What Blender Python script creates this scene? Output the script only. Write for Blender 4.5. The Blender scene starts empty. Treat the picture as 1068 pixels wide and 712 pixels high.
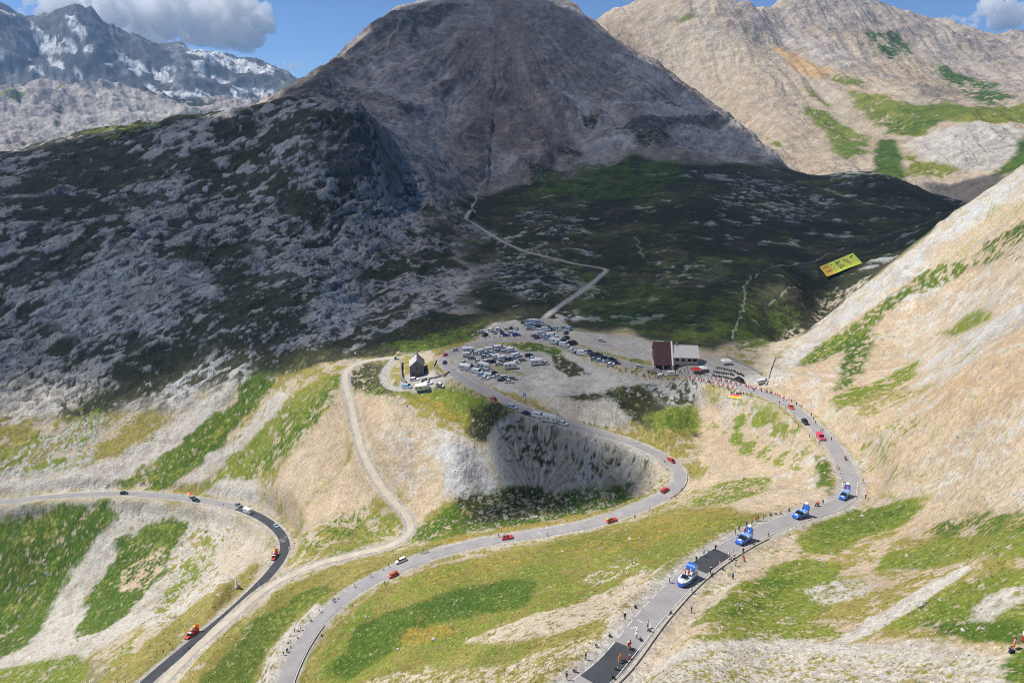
import bpy, bmesh, math, random
import numpy as np
from mathutils import Vector, Matrix, Euler

R = math.radians
random.seed(7)
rng = np.random.default_rng(7)
scn = bpy.context.scene
COL = scn.collection

# ------------------------------------------------------------------ camera, sky, sun, exposure
CAMZ = 220.0
PITCH = 17.5
cam_d = bpy.data.cameras.new('camera')
cam_d.sensor_width = 36.0
cam_d.lens = 24.0
cam_d.clip_start = 0.5
cam_d.clip_end = 60000.0
cam = bpy.data.objects.new('camera', cam_d)
COL.objects.link(cam)
cam.location = (0, 0, CAMZ)
cam.rotation_euler = (R(90 - PITCH), 0, 0)
scn.camera = cam

SUN_EL, SUN_AZ = 57.0, -80.0            # azimuth clockwise from +Y (the view direction): the sun stands to the left
S = Vector((math.cos(R(SUN_EL)) * math.sin(R(SUN_AZ)), math.cos(R(SUN_EL)) * math.cos(R(SUN_AZ)), math.sin(R(SUN_EL))))
world = bpy.data.worlds.new('World')
scn.world = world
world.use_nodes = True
wn = world.node_tree.nodes
wl = world.node_tree.links
wn.clear()
sky = wn.new('ShaderNodeTexSky')
sky.sky_type = 'NISHITA'
sky.sun_disc = False
sky.sun_elevation = R(SUN_EL)
sky.sun_rotation = R(SUN_AZ)
sky.altitude = 2600
sky.air_density = 0.75
sky.dust_density = 0.0
sky.ozone_density = 8.0
bg = wn.new('ShaderNodeBackground')
bg.inputs['Strength'].default_value = 0.105
wo = wn.new('ShaderNodeOutputWorld')
wl.new(sky.outputs[0], bg.inputs['Color'])
wl.new(bg.outputs[0], wo.inputs['Surface'])

sun_d = bpy.data.lights.new('sun', 'SUN')
sun_d.energy = 5.0
sun_d.angle = R(0.53)
sun_d.color = (1.0, 0.95, 0.87)
sun = bpy.data.objects.new('sun', sun_d)
COL.objects.link(sun)
sun.rotation_euler = S.to_track_quat('Z', 'Y').to_euler()

scn.view_settings.view_transform = 'Standard'
scn.view_settings.look = 'None'
scn.view_settings.gamma = 1.0
scn.view_settings.use_curve_mapping = False
scn.view_settings.exposure = 0.24
scn.cycles.use_denoising = True
scn.cycles.denoiser = 'OPENIMAGEDENOISE'
scn.cycles.denoising_input_passes = 'RGB_ALBEDO_NORMAL'
scn.cycles.denoising_prefilter = 'NONE'
scn.cycles.filter_width = 1.0
scn.cycles.max_bounces = 32
scn.cycles.glossy_bounces = 2
scn.cycles.transmission_bounces = 2
scn.cycles.diffuse_bounces = 2
scn.cycles.transparent_max_bounces = 8
scn.cycles.volume_bounces = 32

# ------------------------------------------------------------------ terrain, from surveyed heights
F = 712.0
CX, CY = 534.0, 356.0
cp_, sp_ = math.cos(R(PITCH)), math.sin(R(PITCH))

def ray(px, py):
    """bearing (rad, clockwise from +Y) and rise per metre of level distance of a sight line"""
    a = (px - CX) / F
    b = (CY - py) / F
    dx, dy, dz = a, cp_ + b * sp_, -sp_ + b * cp_
    return math.atan2(dx, dy), dz / math.hypot(dx, dy)

# sight-line survey of the ground: (px, py, 'z' height below/above the viewer) or (px, py, 'r' distance)
SCALE = 1.22                            # one survey unit in metres
ROAD_A = [(560,760,-67),(600,724,-69),(640,690,-71),(680,640,-73.5),(715,604,-76),(745,581,-78),(775,563,-80),(805,549,-82),(835,538,-84),
          (866,529,-86),(882,520,-87.2),(887,508,-88),(884,492,-89),(874,472,-90.5),(858,453,-92),(840,436,-93.5),(822,422,-95),(800,412,-96.3),
          (775,405,-97.5),(745,398,-98.6),(715,391,-99.6),(680,384,-100.4),(650,378,-101),(622,370,-101.7),(596,361,-102.4),(570,356,-103),
          (543,354,-103.5),(515,356,-104.2),(490,361,-104.8),(470,368,-105.5),(462,376,-106.2),(470,386,-107),(486,397,-107.8),(510,409,-108.8),(540,423,-110),
          (580,437,-111.7),(620,449,-113.3),(655,460,-115),(685,473,-116.8),(704,486,-118),(709,499,-118.8),(700,512,-119.5),(680,523,-120.3),(650,535,-121.4),
          (615,546,-122.8),(575,554,-124.4),(535,560,-126),(495,567,-127.6),(455,577,-129.2),(420,590,-130.8),(390,604,-132.2),(362,621,-133.6),(338,642,-135),
          (320,665,-136.4),(306,690,-137.8),(296,716,-139.2),(290,750,-141)]
ROAD_C = [(-90,524,-175),(-40,524,-173.5),(0,523,-172),(50,518,-170.6),(100,515,-169.2),(145,515,-168),(190,519,-166.8),(225,524,-165.6),(253,531,-164.4),(275,541,-163.2),
          (290,553,-162),(297,566,-161),(294,580,-160),(282,597,-159),(262,618,-157.6),(235,643,-156),(200,671,-154.2),(170,696,-152.8),(148,716,-151.8),(115,750,-150.5)]
PATH_D = [(413,373,-111.5),(398,374,-113),(380,377,-114.5),(364,384,-116),(360,396,-117.5),(366,420,-121),(371,445,-125),(378,470,-128.5),(392,498,-132.5),(410,522,-135.5),(424,538,-137.3),
          (428,551,-138.4),(420,562,-139.6),(400,571,-141),(370,578,-142.4),(335,587,-144),(305,599,-145.6),(280,612,-147),(250,636,-148.6),(220,662,-149.6),(195,685,-150.2),(176,705,-150.6),(160,722,-151),(140,750,-151)]
TRACK_E = [(413,374,-111.6),(404,384,-112.4),(401,394,-113),(405,402,-113.3),(415,406,-113),(428,405,-112),(442,402,-110.5),(458,398,-108.8),(474,391,-107.4)]
TRACK_F = [(568,332,-105.4),(572,328,-105.5),(585,318,-105.5),(600,308,-105.3),(614,298,-105),(626,288,-104.4),(632,282,-104),(625,279,-103.6),(600,275,-102.8),(575,269,-102),(548,262,-101),(525,252,-99.5),
           (508,242,-98),(494,233,-94),(486,228,-90),(491,219,-85)]
YARD = [(600,352,-103.2),(625,352,-103),(650,360,-102.6),(675,372,-101.2)]

CTRL = []
for P in (ROAD_A, ROAD_C, PATH_D):
    for i, p in enumerate(P):
        CTRL.append((p[0], p[1], 'z', p[2]))
for p in TRACK_F[::2]:
    CTRL.append((p[0], p[1], 'z', p[2]))
CTRL += [(x, y, 'z', z) for x, y, z in [
    # between the upper road and the one below it
    (560,660,-92),(500,660,-108),(430,660,-122),(370,680,-131),(480,620,-119),(560,600,-112),(640,570,-104),(640,620,-92),(600,690,-77),(530,712,-88),(450,712,-108),(380,712,-127),
    (700,560,-96),(730,530,-103),(760,500,-106),(800,470,-103),(830,480,-97),(850,505,-92),(780,440,-103),(740,430,-108),(740,470,-113),(720,450,-112),(690,440,-110),(800,530,-88),
    (640,560,-114),(700,535,-111),(660,420,-108),(620,412,-108),(570,412,-108.2),(610,430,-110.5),(640,400,-104.8),(690,410,-105),(740,412,-104),(600,390,-106),
    # the bowl and the knoll on its left
    (600,456,-117),(660,475,-120.5),(540,448,-115.5),(560,470,-122),(600,485,-126),(650,492,-125),(680,494,-122),(560,505,-130),(620,515,-128),(520,525,-131.5),(570,532,-130.5),(480,540,-132.5),(470,556,-132),
    (510,482,-126),(480,450,-118.5),(450,455,-119.5),(430,440,-117.5),(490,420,-111),(450,412,-112),(440,480,-125.5),(420,500,-130.5),(400,455,-121.5),(400,425,-115.5),(430,520,-134),(445,545,-135.5),
    (520,440,-113.5),(478,478,-121),(490,498,-125.8),(465,465,-119.5),
    # car parks
    (520,372,-106),(560,380,-106),(500,378,-106.4),(540,395,-107),(580,395,-106.6),(520,345,-104.2),(560,342,-104.4),(590,346,-103.6),(550,333,-105),(510,335,-105),
    (620,352,-103),(640,362,-102.2),(665,374,-101),(700,372,-99.6),(740,380,-98.6),(770,388,-97.2),(760,376,-97.5),(790,398,-96.4),
    (432,388,-110.5),(440,400,-111),(450,372,-108.2),(430,366,-109.5),
    # slopes between path and lower left road
    (340,420,-121),(320,470,-137),(345,500,-140),(300,500,-146),(320,540,-149),(370,540,-143.5),(360,565,-144.5),(310,575,-152),(300,600,-150),(250,500,-159),(280,470,-147),(200,490,-161),(200,470,-155),(150,490,-164),
    (250,450,-147),(150,460,-156),(100,495,-163.5),(40,500,-167),(0,500,-168),(230,620,-151.5),(270,590,-155),(300,410,-127),(250,420,-138),(200,430,-146),(260,652,-148),(240,690,-146),(270,660,-144),(230,712,-146.5),
    (330,610,-141),(380,590,-137),(300,640,-142.5),(430,570,-134.5),(400,585,-136),
    # gully below the lower left road
    (250,560,-170),(200,560,-175),(150,560,-179),(100,550,-177),(50,550,-180),(0,560,-182),(200,600,-177),(150,600,-183),(100,610,-190),(50,610,-196),(0,610,-199),(200,630,-168),(150,650,-172),(100,670,-183),
    (50,680,-191),(0,690,-197),(120,690,-168),(60,720,-180),(0,740,-188),(-100,600,-203),(-100,700,-200),(-200,560,-205),(-200,650,-210),
    (230,545,-167.5),(180,540,-171.3),(90,535,-173),(0,540,-176.5),
    # lower edge of the rocky mountain
    (370,370,-114.5),(340,380,-117),(300,385,-121),(250,395,-128),(200,415,-138),(150,430,-146),(100,450,-153.5),(50,470,-160),(0,480,-162),(420,345,-108.5),(470,340,-106.5),
    # right hand slope under the viewer
    (720,640,-70),(760,680,-66),(700,690,-66.5),(800,620,-74),(850,560,-79),(900,540,-80),(920,505,-81),(905,480,-84.5),(880,450,-87),(860,430,-89),(840,410,-91.5),(820,395,-93),
    (930,560,-71),(950,520,-72),(1000,500,-63),(1000,560,-60.5),(1068,560,-48),(900,600,-69),(950,650,-57),(1068,650,-47),(850,680,-63),(800,712,-63.5),(900,712,-57),(1000,712,-51),(1068,720,-47),
    (930,460,-78),(1000,430,-60),(1068,430,-47),(940,420,-78.5),(880,410,-87),(900,380,-84.5),(860,370,-89),(840,380,-92),(1000,370,-61),(1068,350,-45),(940,350,-77),(1000,310,-60),(1068,280,-41),
    (1150,300,-37),(1150,450,-42),(1150,600,-46),(1150,720,-48),(1250,400,-31),(1250,620,-43),(1250,760,-48),
    # crest of that slope
    (812,374,-94.5),(835,352,-91.5),(860,330,-88),(890,306,-82),
]]
CTRL += [(x, y, 'r', r) for x, y, r in [
    (930,275,348),(965,246,354),(1000,217,360),(1035,194,365),(1068,172,370),(1130,140,375),(1200,110,380),
    # rocky mountain on the left
    (0,440,432),(100,415,415),(200,380,405),(280,360,388),(340,345,385),(0,380,470),(100,360,458),(200,330,450),(290,310,440),(340,310,440),(370,300,480),(0,320,525),(120,300,510),(240,285,500),(320,260,520),
    (0,260,570),(120,240,580),(240,220,590),(330,200,590),(380,190,630),(0,200,700),(120,190,690),(240,165,690),(330,140,650),(385,150,665),(395,172,680),(300,125,720),(230,135,730),(150,155,740),(60,175,740),
    (300,104,800),(340,108,760),(375,112,740),(392,125,720),(230,117,820),(180,126,840),(100,139,860),(50,151,880),(20,158,880),(-60,150,880),(-150,140,880),(-200,300,620),(-200,420,520),(-100,450,440),(-100,300,560),
    (300,125,1000),(230,135,1000),(150,150,1050),(60,170,1100),(0,180,1100),(-100,180,1100),
    # scree gully between it and the peak
    (430,160,800),(410,210,650),(380,260,545),(350,320,430),(440,250,585),(440,210,690),(405,140,810),(420,185,720),(420,110,1080),(480,215,760),
    # valley floor and far side
    (480,310,430),(440,300,470),(480,270,550),(560,310,420),(620,310,430),(620,260,590),(580,240,640),(640,220,760),(560,215,800),(620,190,930),(680,330,378),(700,290,470),(700,250,590),(720,215,740),(740,190,900),
    (770,330,385),(780,290,480),(780,250,620),(800,215,800),(830,300,470),(830,270,570),(840,235,720),(870,280,560),(880,240,720),(920,240,730),(900,205,900),(950,222,830),(870,182,1080),(905,180,1100),(940,188,1080),(975,203,1020),(1000,225,800),(840,186,1050),
    (880,200,1250),(940,205,1250),(985,215,1200),(800,345,400),(810,358,400),(845,318,480),(890,290,520),(940,262,560),(985,228,600),(1030,205,620),(1068,190,640),(900,330,420),(960,290,430),(1020,250,440),(1068,215,450),
    # grey peak
    (500,195,900),(560,175,980),(620,165,1050),(660,140,1150),(700,160,1080),(760,170,1100),(800,172,1120),(480,160,980),(450,120,1150),(520,140,1100),(600,125,1250),(700,120,1300),(760,145,1250),
    (480,90,1330),(560,90,1400),(640,90,1450),(720,105,1480),(430,70,1380),(400,80,1300),(370,90,1250),(520,45,1600),(600,50,1600),(450,35,1600),(660,70,1600),
    (832,179,1160),(800,155,1350),(765,126,1500),(735,103,1580),(702,80,1650),(675,63,1700),(650,45,1740),(620,24,1790),(600,10,1810),(575,-2,1840),(550,-9,1850),(510,-14,1850),(470,-8,1830),(440,2,1800),(418,6,1770),(402,15,1740),
    (385,33,1650),(360,53,1550),(335,72,1430),(312,86,1320),(298,97,1200),
    (830,195,1350),(765,160,1900),(700,120,2050),(620,70,2200),(550,40,2300),(470,40,2300),(400,70,2200),(340,110,1900),(300,122,1600),
    # tan mountain on the right
    (860,172,1450),(830,160,1650),(900,170,1480),(940,178,1400),(985,190,1330),(1030,178,1350),(1068,170,1350),(1130,150,1350),(820,140,1800),(780,110,2050),(740,85,2250),(700,55,2450),(660,35,2600),(622,26,2700),(650,14,2720),(690,-2,2760),(715,-10,2780),(745,-8,2780),(765,3,2760),(785,12,2700),
    (860,110,2050),(900,130,1850),(940,140,1700),(1000,140,1560),(1050,140,1560),(1000,116,1750),(1060,113,1800),(930,105,1950),(890,85,2200),(840,60,2450),(800,40,2600),(960,90,2300),(1030,98,2200),(1068,100,2200),
    (870,45,2700),(920,60,2700),(980,75,2750),(1040,85,2750),(820,18,2900),(800,8,3100),(825,-8,3200),(860,-12,3250),(900,2,3300),(925,8,3350),(960,20,3450),(1000,27,3550),(1040,37,3600),(1068,30,3650),(1130,45,3700),(1250,90,3700),
    (910,30,3000),(980,50,3100),(1050,62,3150),(1150,100,2600),
    (715,25,3300),(650,45,3300),(860,30,4200),(960,60,4300),(1068,70,4400),(785,40,3200),(1200,70,4400),
    # grey ridge beyond on the left
    (0,146,3000),(60,142,3100),(130,136,3200),(200,122,3400),(250,112,3600),(0,120,3500),(80,118,3550),(150,118,3600),(0,96,4000),(30,92,4050),(60,89,4050),(100,90,4050),(130,95,4050),(170,103,4050),(215,110,4050),(260,112,4050),
    (0,110,4800),(100,108,4800),(200,120,4800),(290,125,4800),(-100,100,4000),(-100,130,3200),(-200,110,4000),(0,165,2000),(120,160,2000),(220,150,2000),(320,125,2600),
    # glaciated range
    (0,100,6500),(80,100,6500),(160,105,6500),(240,112,6500),(310,110,6500),(0,70,7600),(60,70,7600),(120,75,7600),(180,85,7600),(240,92,7700),(295,95,7900),
    (-160,60,9200),(-90,40,9200),(-30,0,9200),(0,-4,9200),(14,14,9200),(25,27,9000),(38,32,8900),(52,22,9000),(62,14,9100),(72,17,9100),(82,13,9100),(92,22,9100),(104,21,9200),(112,29,9200),(122,40,9300),(132,47,9300),(142,41,9400),(150,44,9400),(158,53,9400),(166,48,9500),
    (176,53,9500),(190,53,9700),(210,57,9800),(230,62,9900),(255,68,10000),(280,71,10000),(300,78,10000),(325,90,10000),(380,110,10000),(480,120,10000),
    (0,60,12500),(100,70,12500),(200,85,12500),(300,100,12500),(-150,60,12500),(420,125,12500),(600,120,8000),(700,110,8000),(900,100,8000),(1068,100,8000),(1250,100,8000),(600,125,12500),(900,125,12500),(1250,125,12500),(1500,125,12500),(1500,120,6000),(1500,110,3000),(540,80,4000),(600,90,5500),
]]
def polar_pt(azd, r, z):
    return (math.radians(azd), math.log(r), z / r)
pts = []
for x, y, k, v in CTRL:
    a, t = ray(x, y)
    r = v if k == 'r' else v / t
    r = SCALE * (r if r < 4100 else 4100 + (r - 4100) * 0.25)
    pts.append((a, math.log(r), t))
for azd in (-55, -40, -25, -10, 5, 20, 35, 50):
    side = azd / 50.0
    z = -62 + 30 * max(side, 0) - 55 * max(-side, 0)
    pts.append(polar_pt(azd, 40 * SCALE, (z + 2) * SCALE))
    pts.append(polar_pt(azd, 22 * SCALE, (z + 8) * SCALE))
pts = np.array(pts, np.float64)
KA, KC = 2.6, 0.10
def rbf_fit(P):
    X = P[:, :2] * (KA, 1.0)
    D = np.sqrt(((X[:, None] - X[None]) ** 2).sum(-1) + KC * KC)
    n = len(X)
    A = np.zeros((n + 3, n + 3))
    A[:n, :n] = D - np.eye(n) * 0.002
    A[:n, n] = A[n, :n] = 1
    A[:n, n + 1:] = X
    A[n + 1:, :n] = X.T
    b = np.zeros(n + 3)
    b[:n] = P[:, 2]
    return X, np.linalg.solve(A, b)
RX, RW = rbf_fit(pts)

def knots(segs):
    out = []
    for a, b, n in segs:
        out.append(np.linspace(a, b, n, endpoint=False))
    out.append([segs[-1][1]])
    return np.concatenate(out)
QUAL = 1.0
AZ = np.radians(knots([(-84, -54, 30), (-54, -39.5, int(110 * QUAL)), (-39.5, 39.5, int(1240 * QUAL)), (39.5, 54, int(110 * QUAL)), (54, 84, 30)]))
LR = math.log(SCALE) + knots([(math.log(6), math.log(20), 16), (math.log(20), math.log(62), int(50 * QUAL)), (math.log(62), math.log(470), int(760 * QUAL)), (math.log(470), math.log(2000), int(520 * QUAL)),
            (math.log(2000), math.log(6600), int(400 * QUAL))])
NA, NR = len(AZ), len(LR)
RR = np.exp(LR)
T = np.empty((NR, NA), np.float32)
xa = (AZ * KA).astype(np.float32)
for j in range(NR):
    acc = np.full(NA, RW[-3] + RW[-1] * LR[j], np.float64) + RW[-2] * AZ * KA
    d2y = (LR[j] - RX[:, 1]) ** 2 + KC * KC
    D = np.sqrt((xa[:, None] - RX[None, :, 0].astype(np.float32)) ** 2 + d2y[None].astype(np.float32))
    T[j] = acc + D @ RW[:-3].astype(np.float32)
i0_, i1_ = int(np.searchsorted(AZ, R(-54))), int(np.searchsorted(AZ, R(54)))
T[:, :i0_] = T[:, i0_:i0_ + 1]; T[:, i1_:] = T[:, i1_ - 1:i1_]          # beyond the survey the land runs on as at its edge
j20 = int(np.searchsorted(RR, 20 * SCALE))
T[:j20] = T[j20] * (RR[j20] / RR[:j20, None]).astype(np.float32)
Z = T * RR[:, None].astype(np.float32)                      # height relative to the viewer
GX = (RR[:, None] * np.sin(AZ)[None]).astype(np.float32)
GY = (RR[:, None] * np.cos(AZ)[None]).astype(np.float32)
# ------------------------------------------------------------------ survey lines carried into the world
def wpt(px, py, z):
    a, t = ray(px, py)
    r = SCALE * z / t
    return np.array([r * math.sin(a), r * math.cos(a), SCALE * z])

def smooth_line(P, step=1.0):
    W = np.array([wpt(*p) for p in P])
    n = len(W)
    out = []
    for i in range(n - 1):                                  # Catmull-Rom
        p0, p1, p2, p3 = W[max(i - 1, 0)], W[i], W[i + 1], W[min(i + 2, n - 1)]
        m = max(2, int(np.linalg.norm(p2 - p1) / step))
        t = np.linspace(0, 1, m, endpoint=False)[:, None]
        out.append(0.5 * ((2 * p1) + (-p0 + p2) * t + (2 * p0 - 5 * p1 + 4 * p2 - p3) * t ** 2 + (-p0 + 3 * p1 - 3 * p2 + p3) * t ** 3))
    out.append(W[-1:])
    L = np.concatenate(out)
    for _ in range(3):
        L[1:-1] = L[1:-1] * 0.5 + (L[:-2] + L[2:]) * 0.25
    return L

LA, LC, LD, LE, LF, LY = [smooth_line(p) for p in (ROAD_A, ROAD_C, PATH_D, TRACK_E, TRACK_F, YARD)]
WAYS = [(LA, 2.75, 9.0), (LC, 2.6, 8.0), (LD, 1.8, 5.0), (LE, 1.6, 4.0), (LF, 1.5, 5.0), (LY, 4.0, 6.0)]    # centre line, half width, verge blend

# raster of the distance to the nearest way and the height of that way
CELL = 0.8
BX0, BX1, BY0, BY1 = -520.0, 320.0, 24.0, 1230.0
bnx, bny = int((BX1 - BX0) / CELL), int((BY1 - BY0) / CELL)
WD = np.full((bny, bnx), 99.0, np.float32)                  # distance beyond the way's edge
WZ = np.zeros((bny, bnx), np.float32)
WB = np.full((bny, bnx), 5.0, np.float32)
for L, hw, vb in WAYS:
    rad = hw + vb + 2
    k = int(rad / CELL) + 1
    for p in L:
        ix, iy = int((p[0] - BX0) / CELL), int((p[1] - BY0) / CELL)
        x0, x1, y0, y1 = max(ix - k, 0), min(ix + k + 1, bnx), max(iy - k, 0), min(iy + k + 1, bny)
        if x0 >= x1 or y0 >= y1:
            continue
        xs = BX0 + (np.arange(x0, x1) + 0.0) * CELL
        ys = BY0 + (np.arange(y0, y1) + 0.0) * CELL
        d = np.sqrt((xs[None] - p[0]) ** 2 + (ys[:, None] - p[1]) ** 2) - hw
        W_ = WD[y0:y1, x0:x1]
        m = d < W_
        W_[m] = d[m]
        WZ[y0:y1, x0:x1][m] = p[2]
        WB[y0:y1, x0:x1][m] = vb
for _ in range(2):                                          # take the stair steps out of the height raster
    ok = (WD < 90)
    acc = np.zeros_like(WZ); cnt = np.zeros_like(WZ)
    for dy in (-1, 0, 1):
        for dx in (-1, 0, 1):
            acc += np.roll(np.roll(WZ * ok, dy, 0), dx, 1)
            cnt += np.roll(np.roll(ok.astype(np.float32), dy, 0), dx, 1)
    WZ = np.where(ok, acc / np.maximum(cnt, 1), WZ)

def raster(A, X, Y):
    fx = np.clip((X - BX0) / CELL, 0, bnx - 1.001)
    fy = np.clip((Y - BY0) / CELL, 0, bny - 1.001)
    ix, iy = fx.astype(np.int32), fy.astype(np.int32)
    u, v = (fx - ix).astype(np.float32), (fy - iy).astype(np.float32)
    return (A[iy, ix] * (1 - u) + A[iy, ix + 1] * u) * (1 - v) + (A[iy + 1, ix] * (1 - u) + A[iy + 1, ix + 1] * u) * v

def sstep(a, b, x):
    t = np.clip((x - a) / (b - a), 0, 1)
    return t * t * (3 - 2 * t)

jn = int(np.searchsorted(RR, 1220.0))                       # ways exist only nearer than this
RD = np.full(GX.shape, 99.0, np.float32)
RD[:jn] = raster(WD, GX[:jn], GY[:jn])
rz = raster(WZ, GX[:jn], GY[:jn])
rb = raster(WB, GX[:jn], GY[:jn])
okr = RD[:jn] < rb
w = np.where(okr, 1 - sstep(0.3, 1.0, RD[:jn] / rb + 0.3 * (RD[:jn] < 0)), 0)
Z[:jn] = Z[:jn] * (1 - w) + (rz - 0.04) * w

# ------------------------------------------------------------------ seeing where a sight line meets the ground
TG = None
def grid_refresh():
    global TG
    TG = Z / RR[:, None].astype(np.float32)
grid_refresh()
def at(px, py, r0=40.0, r1=7900.0):
    """first ground point along a sight line between two distances (the crest if it passes over)"""
    a, t = ray(px, py)
    fa = float(np.interp(a, AZ, np.arange(NA)))
    ia = min(int(fa), NA - 2); u = fa - ia
    j0, j1 = int(np.searchsorted(RR, r0)), int(np.searchsorted(RR, r1))
    col = TG[j0:j1, ia] * (1 - u) + TG[j0:j1, ia + 1] * u
    hit = np.nonzero(col >= t)[0]
    j = int(hit[0]) if len(hit) else int(np.argmax(col))
    if j > 0 and len(hit):
        f = (t - col[j - 1]) / max(col[j] - col[j - 1], 1e-9)
        r = RR[j0 + j - 1] * (1 - f) + RR[j0 + j] * f
    else:
        r = RR[j0 + j]
    return np.array([r * math.sin(a), r * math.cos(a), (t if len(hit) else col[j]) * r])
def ground_z(x, y):
    """height of the ground under a point"""
    a, r = math.atan2(x, y), math.hypot(x, y)
    fa = float(np.interp(a, AZ, np.arange(NA))); fr = float(np.interp(math.log(r), LR, np.arange(NR)))
    ia, ir = min(int(fa), NA - 2), min(int(fr), NR - 2)
    u, v = fa - ia, fr - ir
    return float((Z[ir, ia] * (1 - u) + Z[ir, ia + 1] * u) * (1 - v) + (Z[ir + 1, ia] * (1 - u) + Z[ir + 1, ia + 1] * u) * v)
# ------------------------------------------------------------------ noise on the ground
def _h(ix, iy, seed):
    h = (ix.astype(np.uint32) * np.uint32(374761393) + iy.astype(np.uint32) * np.uint32(668265263) + np.uint32((seed * 974711) & 0xffffffff))
    h = (h ^ (h >> np.uint32(13))) * np.uint32(1274126177)
    return h ^ (h >> np.uint32(16))
_ang = np.linspace(0, 2 * np.pi, 256, endpoint=False)
_gc, _gs = np.cos(_ang).astype(np.float32), np.sin(_ang).astype(np.float32)
def perlin(u, v, seed):
    u = np.asarray(u, np.float32); v = np.asarray(v, np.float32)
    fu, fv = np.floor(u), np.floor(v)
    iu, iv = fu.astype(np.int32), fv.astype(np.int32)
    a, b = u - fu, v - fv
    def g(du, dv):
        k = (_h(iu + du, iv + dv, seed) & np.uint32(255)).astype(np.int32)
        return _gc[k] * (a - du) + _gs[k] * (b - dv)
    sa = a * a * a * (a * (a * 6 - 15) + 10); sb = b * b * b * (b * (b * 6 - 15) + 10)
    n0 = g(0, 0) * (1 - sa) + g(1, 0) * sa
    n1 = g(0, 1) * (1 - sa) + g(1, 1) * sa
    return (n0 * (1 - sb) + n1 * sb) * 1.5
def fbm(u, v, seed, octv=4, gain=0.5, ridged=False):
    out, amp = 0, 1.0
    for k in range(octv):
        n = perlin(u * 2 ** k, v * 2 ** k, seed + 17 * k)
        out = out + amp * ((1 - 2 * np.abs(n)) if ridged else n)
        amp *= gain
    return out

UU = (AZ * F)[None].astype(np.float32) * np.ones((NR, 1), np.float32)      # bearing and distance in equal steps: one unit is 1/712 of the distance
VV = (LR * F)[:, None].astype(np.float32) * np.ones((1, NA), np.float32)
UU += GX * 0.0
_G3 = np.array([(a, b, c) for a in (-1, 0, 1) for b in (-1, 0, 1) for c in (-1, 0, 1) if abs(a) + abs(b) + abs(c) == 2] * 22, np.float32)[:256]
def perlin3(u, v, w, seed):
    fu, fv, fw = np.floor(u), np.floor(v), np.floor(w)
    iu, iv, iw = fu.astype(np.int32), fv.astype(np.int32), fw.astype(np.int32)
    a, b, c = u - fu, v - fv, w - fw
    sa = a * a * a * (a * (a * 6 - 15) + 10); sb = b * b * b * (b * (b * 6 - 15) + 10); sc = c * c * c * (c * (c * 6 - 15) + 10)
    def g(du, dv, dw):
        k = (_h(iu + du + (iw + dw) * 7919, iv + dv - (iw + dw) * 104729, seed) & np.uint32(255)).astype(np.int32)
        q = _G3[k]
        return q[..., 0] * (a - du) + q[..., 1] * (b - dv) + q[..., 2] * (c - dw)
    def lay2(dw):
        n0 = g(0, 0, dw); n0 += (g(1, 0, dw) - n0) * sa
        n1 = g(0, 1, dw); n1 += (g(1, 1, dw) - n1) * sa
        return n0 + (n1 - n0) * sb
    l0 = lay2(0)
    return (l0 + (lay2(1) - l0) * sc) * 1.1
TT = (Z / RR[:, None].astype(np.float32) * F).astype(np.float32)           # height in the same steps, so that steep ground is not stretched
def upsample(A, st):
    jj = np.arange(NR) / st; ii = np.arange(NA) / st
    j0 = np.minimum(jj.astype(int), A.shape[0] - 2); i0 = np.minimum(ii.astype(int), A.shape[1] - 2)
    fj = (jj - j0).astype(np.float32)[:, None]; fi = (ii - i0).astype(np.float32)[None]
    B = A[j0] * (1 - fj) + A[j0 + 1] * fj
    return B[:, i0] * (1 - fi) + B[:, i0 + 1] * fi
def solid(lam, seed):
    st = 4 if lam > 30 else 2 if lam > 15 else 1
    q = perlin3(UU[::st, ::st] / lam, VV[::st, ::st] / lam, TT[::st, ::st] / lam, seed)
    return q if st == 1 else upsample(q, st)
NZ = {}
for lam, sd in ((90, 1), (45, 2), (22, 3), (11, 4), (5.5, 5), (2.8, 6)):
    NZ[lam] = solid(lam, sd)
NB = {}
for lam, sd in ((45, 12), (22, 13), (11, 14), (5.5, 15), (2.8, 16)):
    NB[lam] = solid(lam, sd)
WARP = 0.5 * NZ[45] + 0.35 * NZ[22] + 0.25 * NZ[11] + 0.18 * NZ[5.5] + 0.1 * NZ[2.8]
SPK = 0.30 * NB[22] + 0.40 * NB[11] + 0.45 * NB[5.5] + 0.40 * NB[2.8]      # breaks cover up into clumps
SPKB = 0.5 * NB[45] + 0.45 * NZ[22] + 0.40 * NB[11] + 0.30 * NZ[5.5] + 0.22 * NB[2.8]
HUE = 0.6 * NZ[90] + 0.4 * NB[45] + 0.35 * NB[11] + 0.25 * NZ[5.5]

PXA = np.array([ray(x, 200)[0] for x in range(-400, 1500, 20)])
PXV = np.arange(-400, 1500, 20).astype(float)
COLPX = np.interp(AZ, PXA, PXV)                              # bearing of every grid line, counted like the survey's first number
def bound(pairs):
    x, r = zip(*pairs)
    return np.interp(COLPX, x, np.log(np.array(r) * SCALE))
B_E = bound([(-400, 2600), (290, 2600), (330, 2500), (560, 2450), (620, 2200), (700, 1950), (765, 1750), (830, 1330), (870, 1230), (985, 1180), (1030, 780), (1068, 690), (1200, 690)])
B_RIDGE = bound([(-400, 1250), (230, 1250), (290, 1300), (330, 2300), (1200, 2600)])
B_FAR = bound([(-400, 4400), (1200, 4400)])
B_MASS = bound([(-400, 520), (0, 428), (100, 402), (200, 372), (300, 358), (340, 350), (375, 352), (410, 372), (450, 392), (800, 400)])
B_PEAK = bound([(-400, 1240), (250, 1240), (298, 980), (340, 790), (392, 728), (410, 640), (425, 740), (460, 800), (500, 880), (560, 930), (620, 1000), (660, 1060), (700, 1020), (760, 1100), (830, 1170), (870, 1200), (1200, 1200)])
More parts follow.
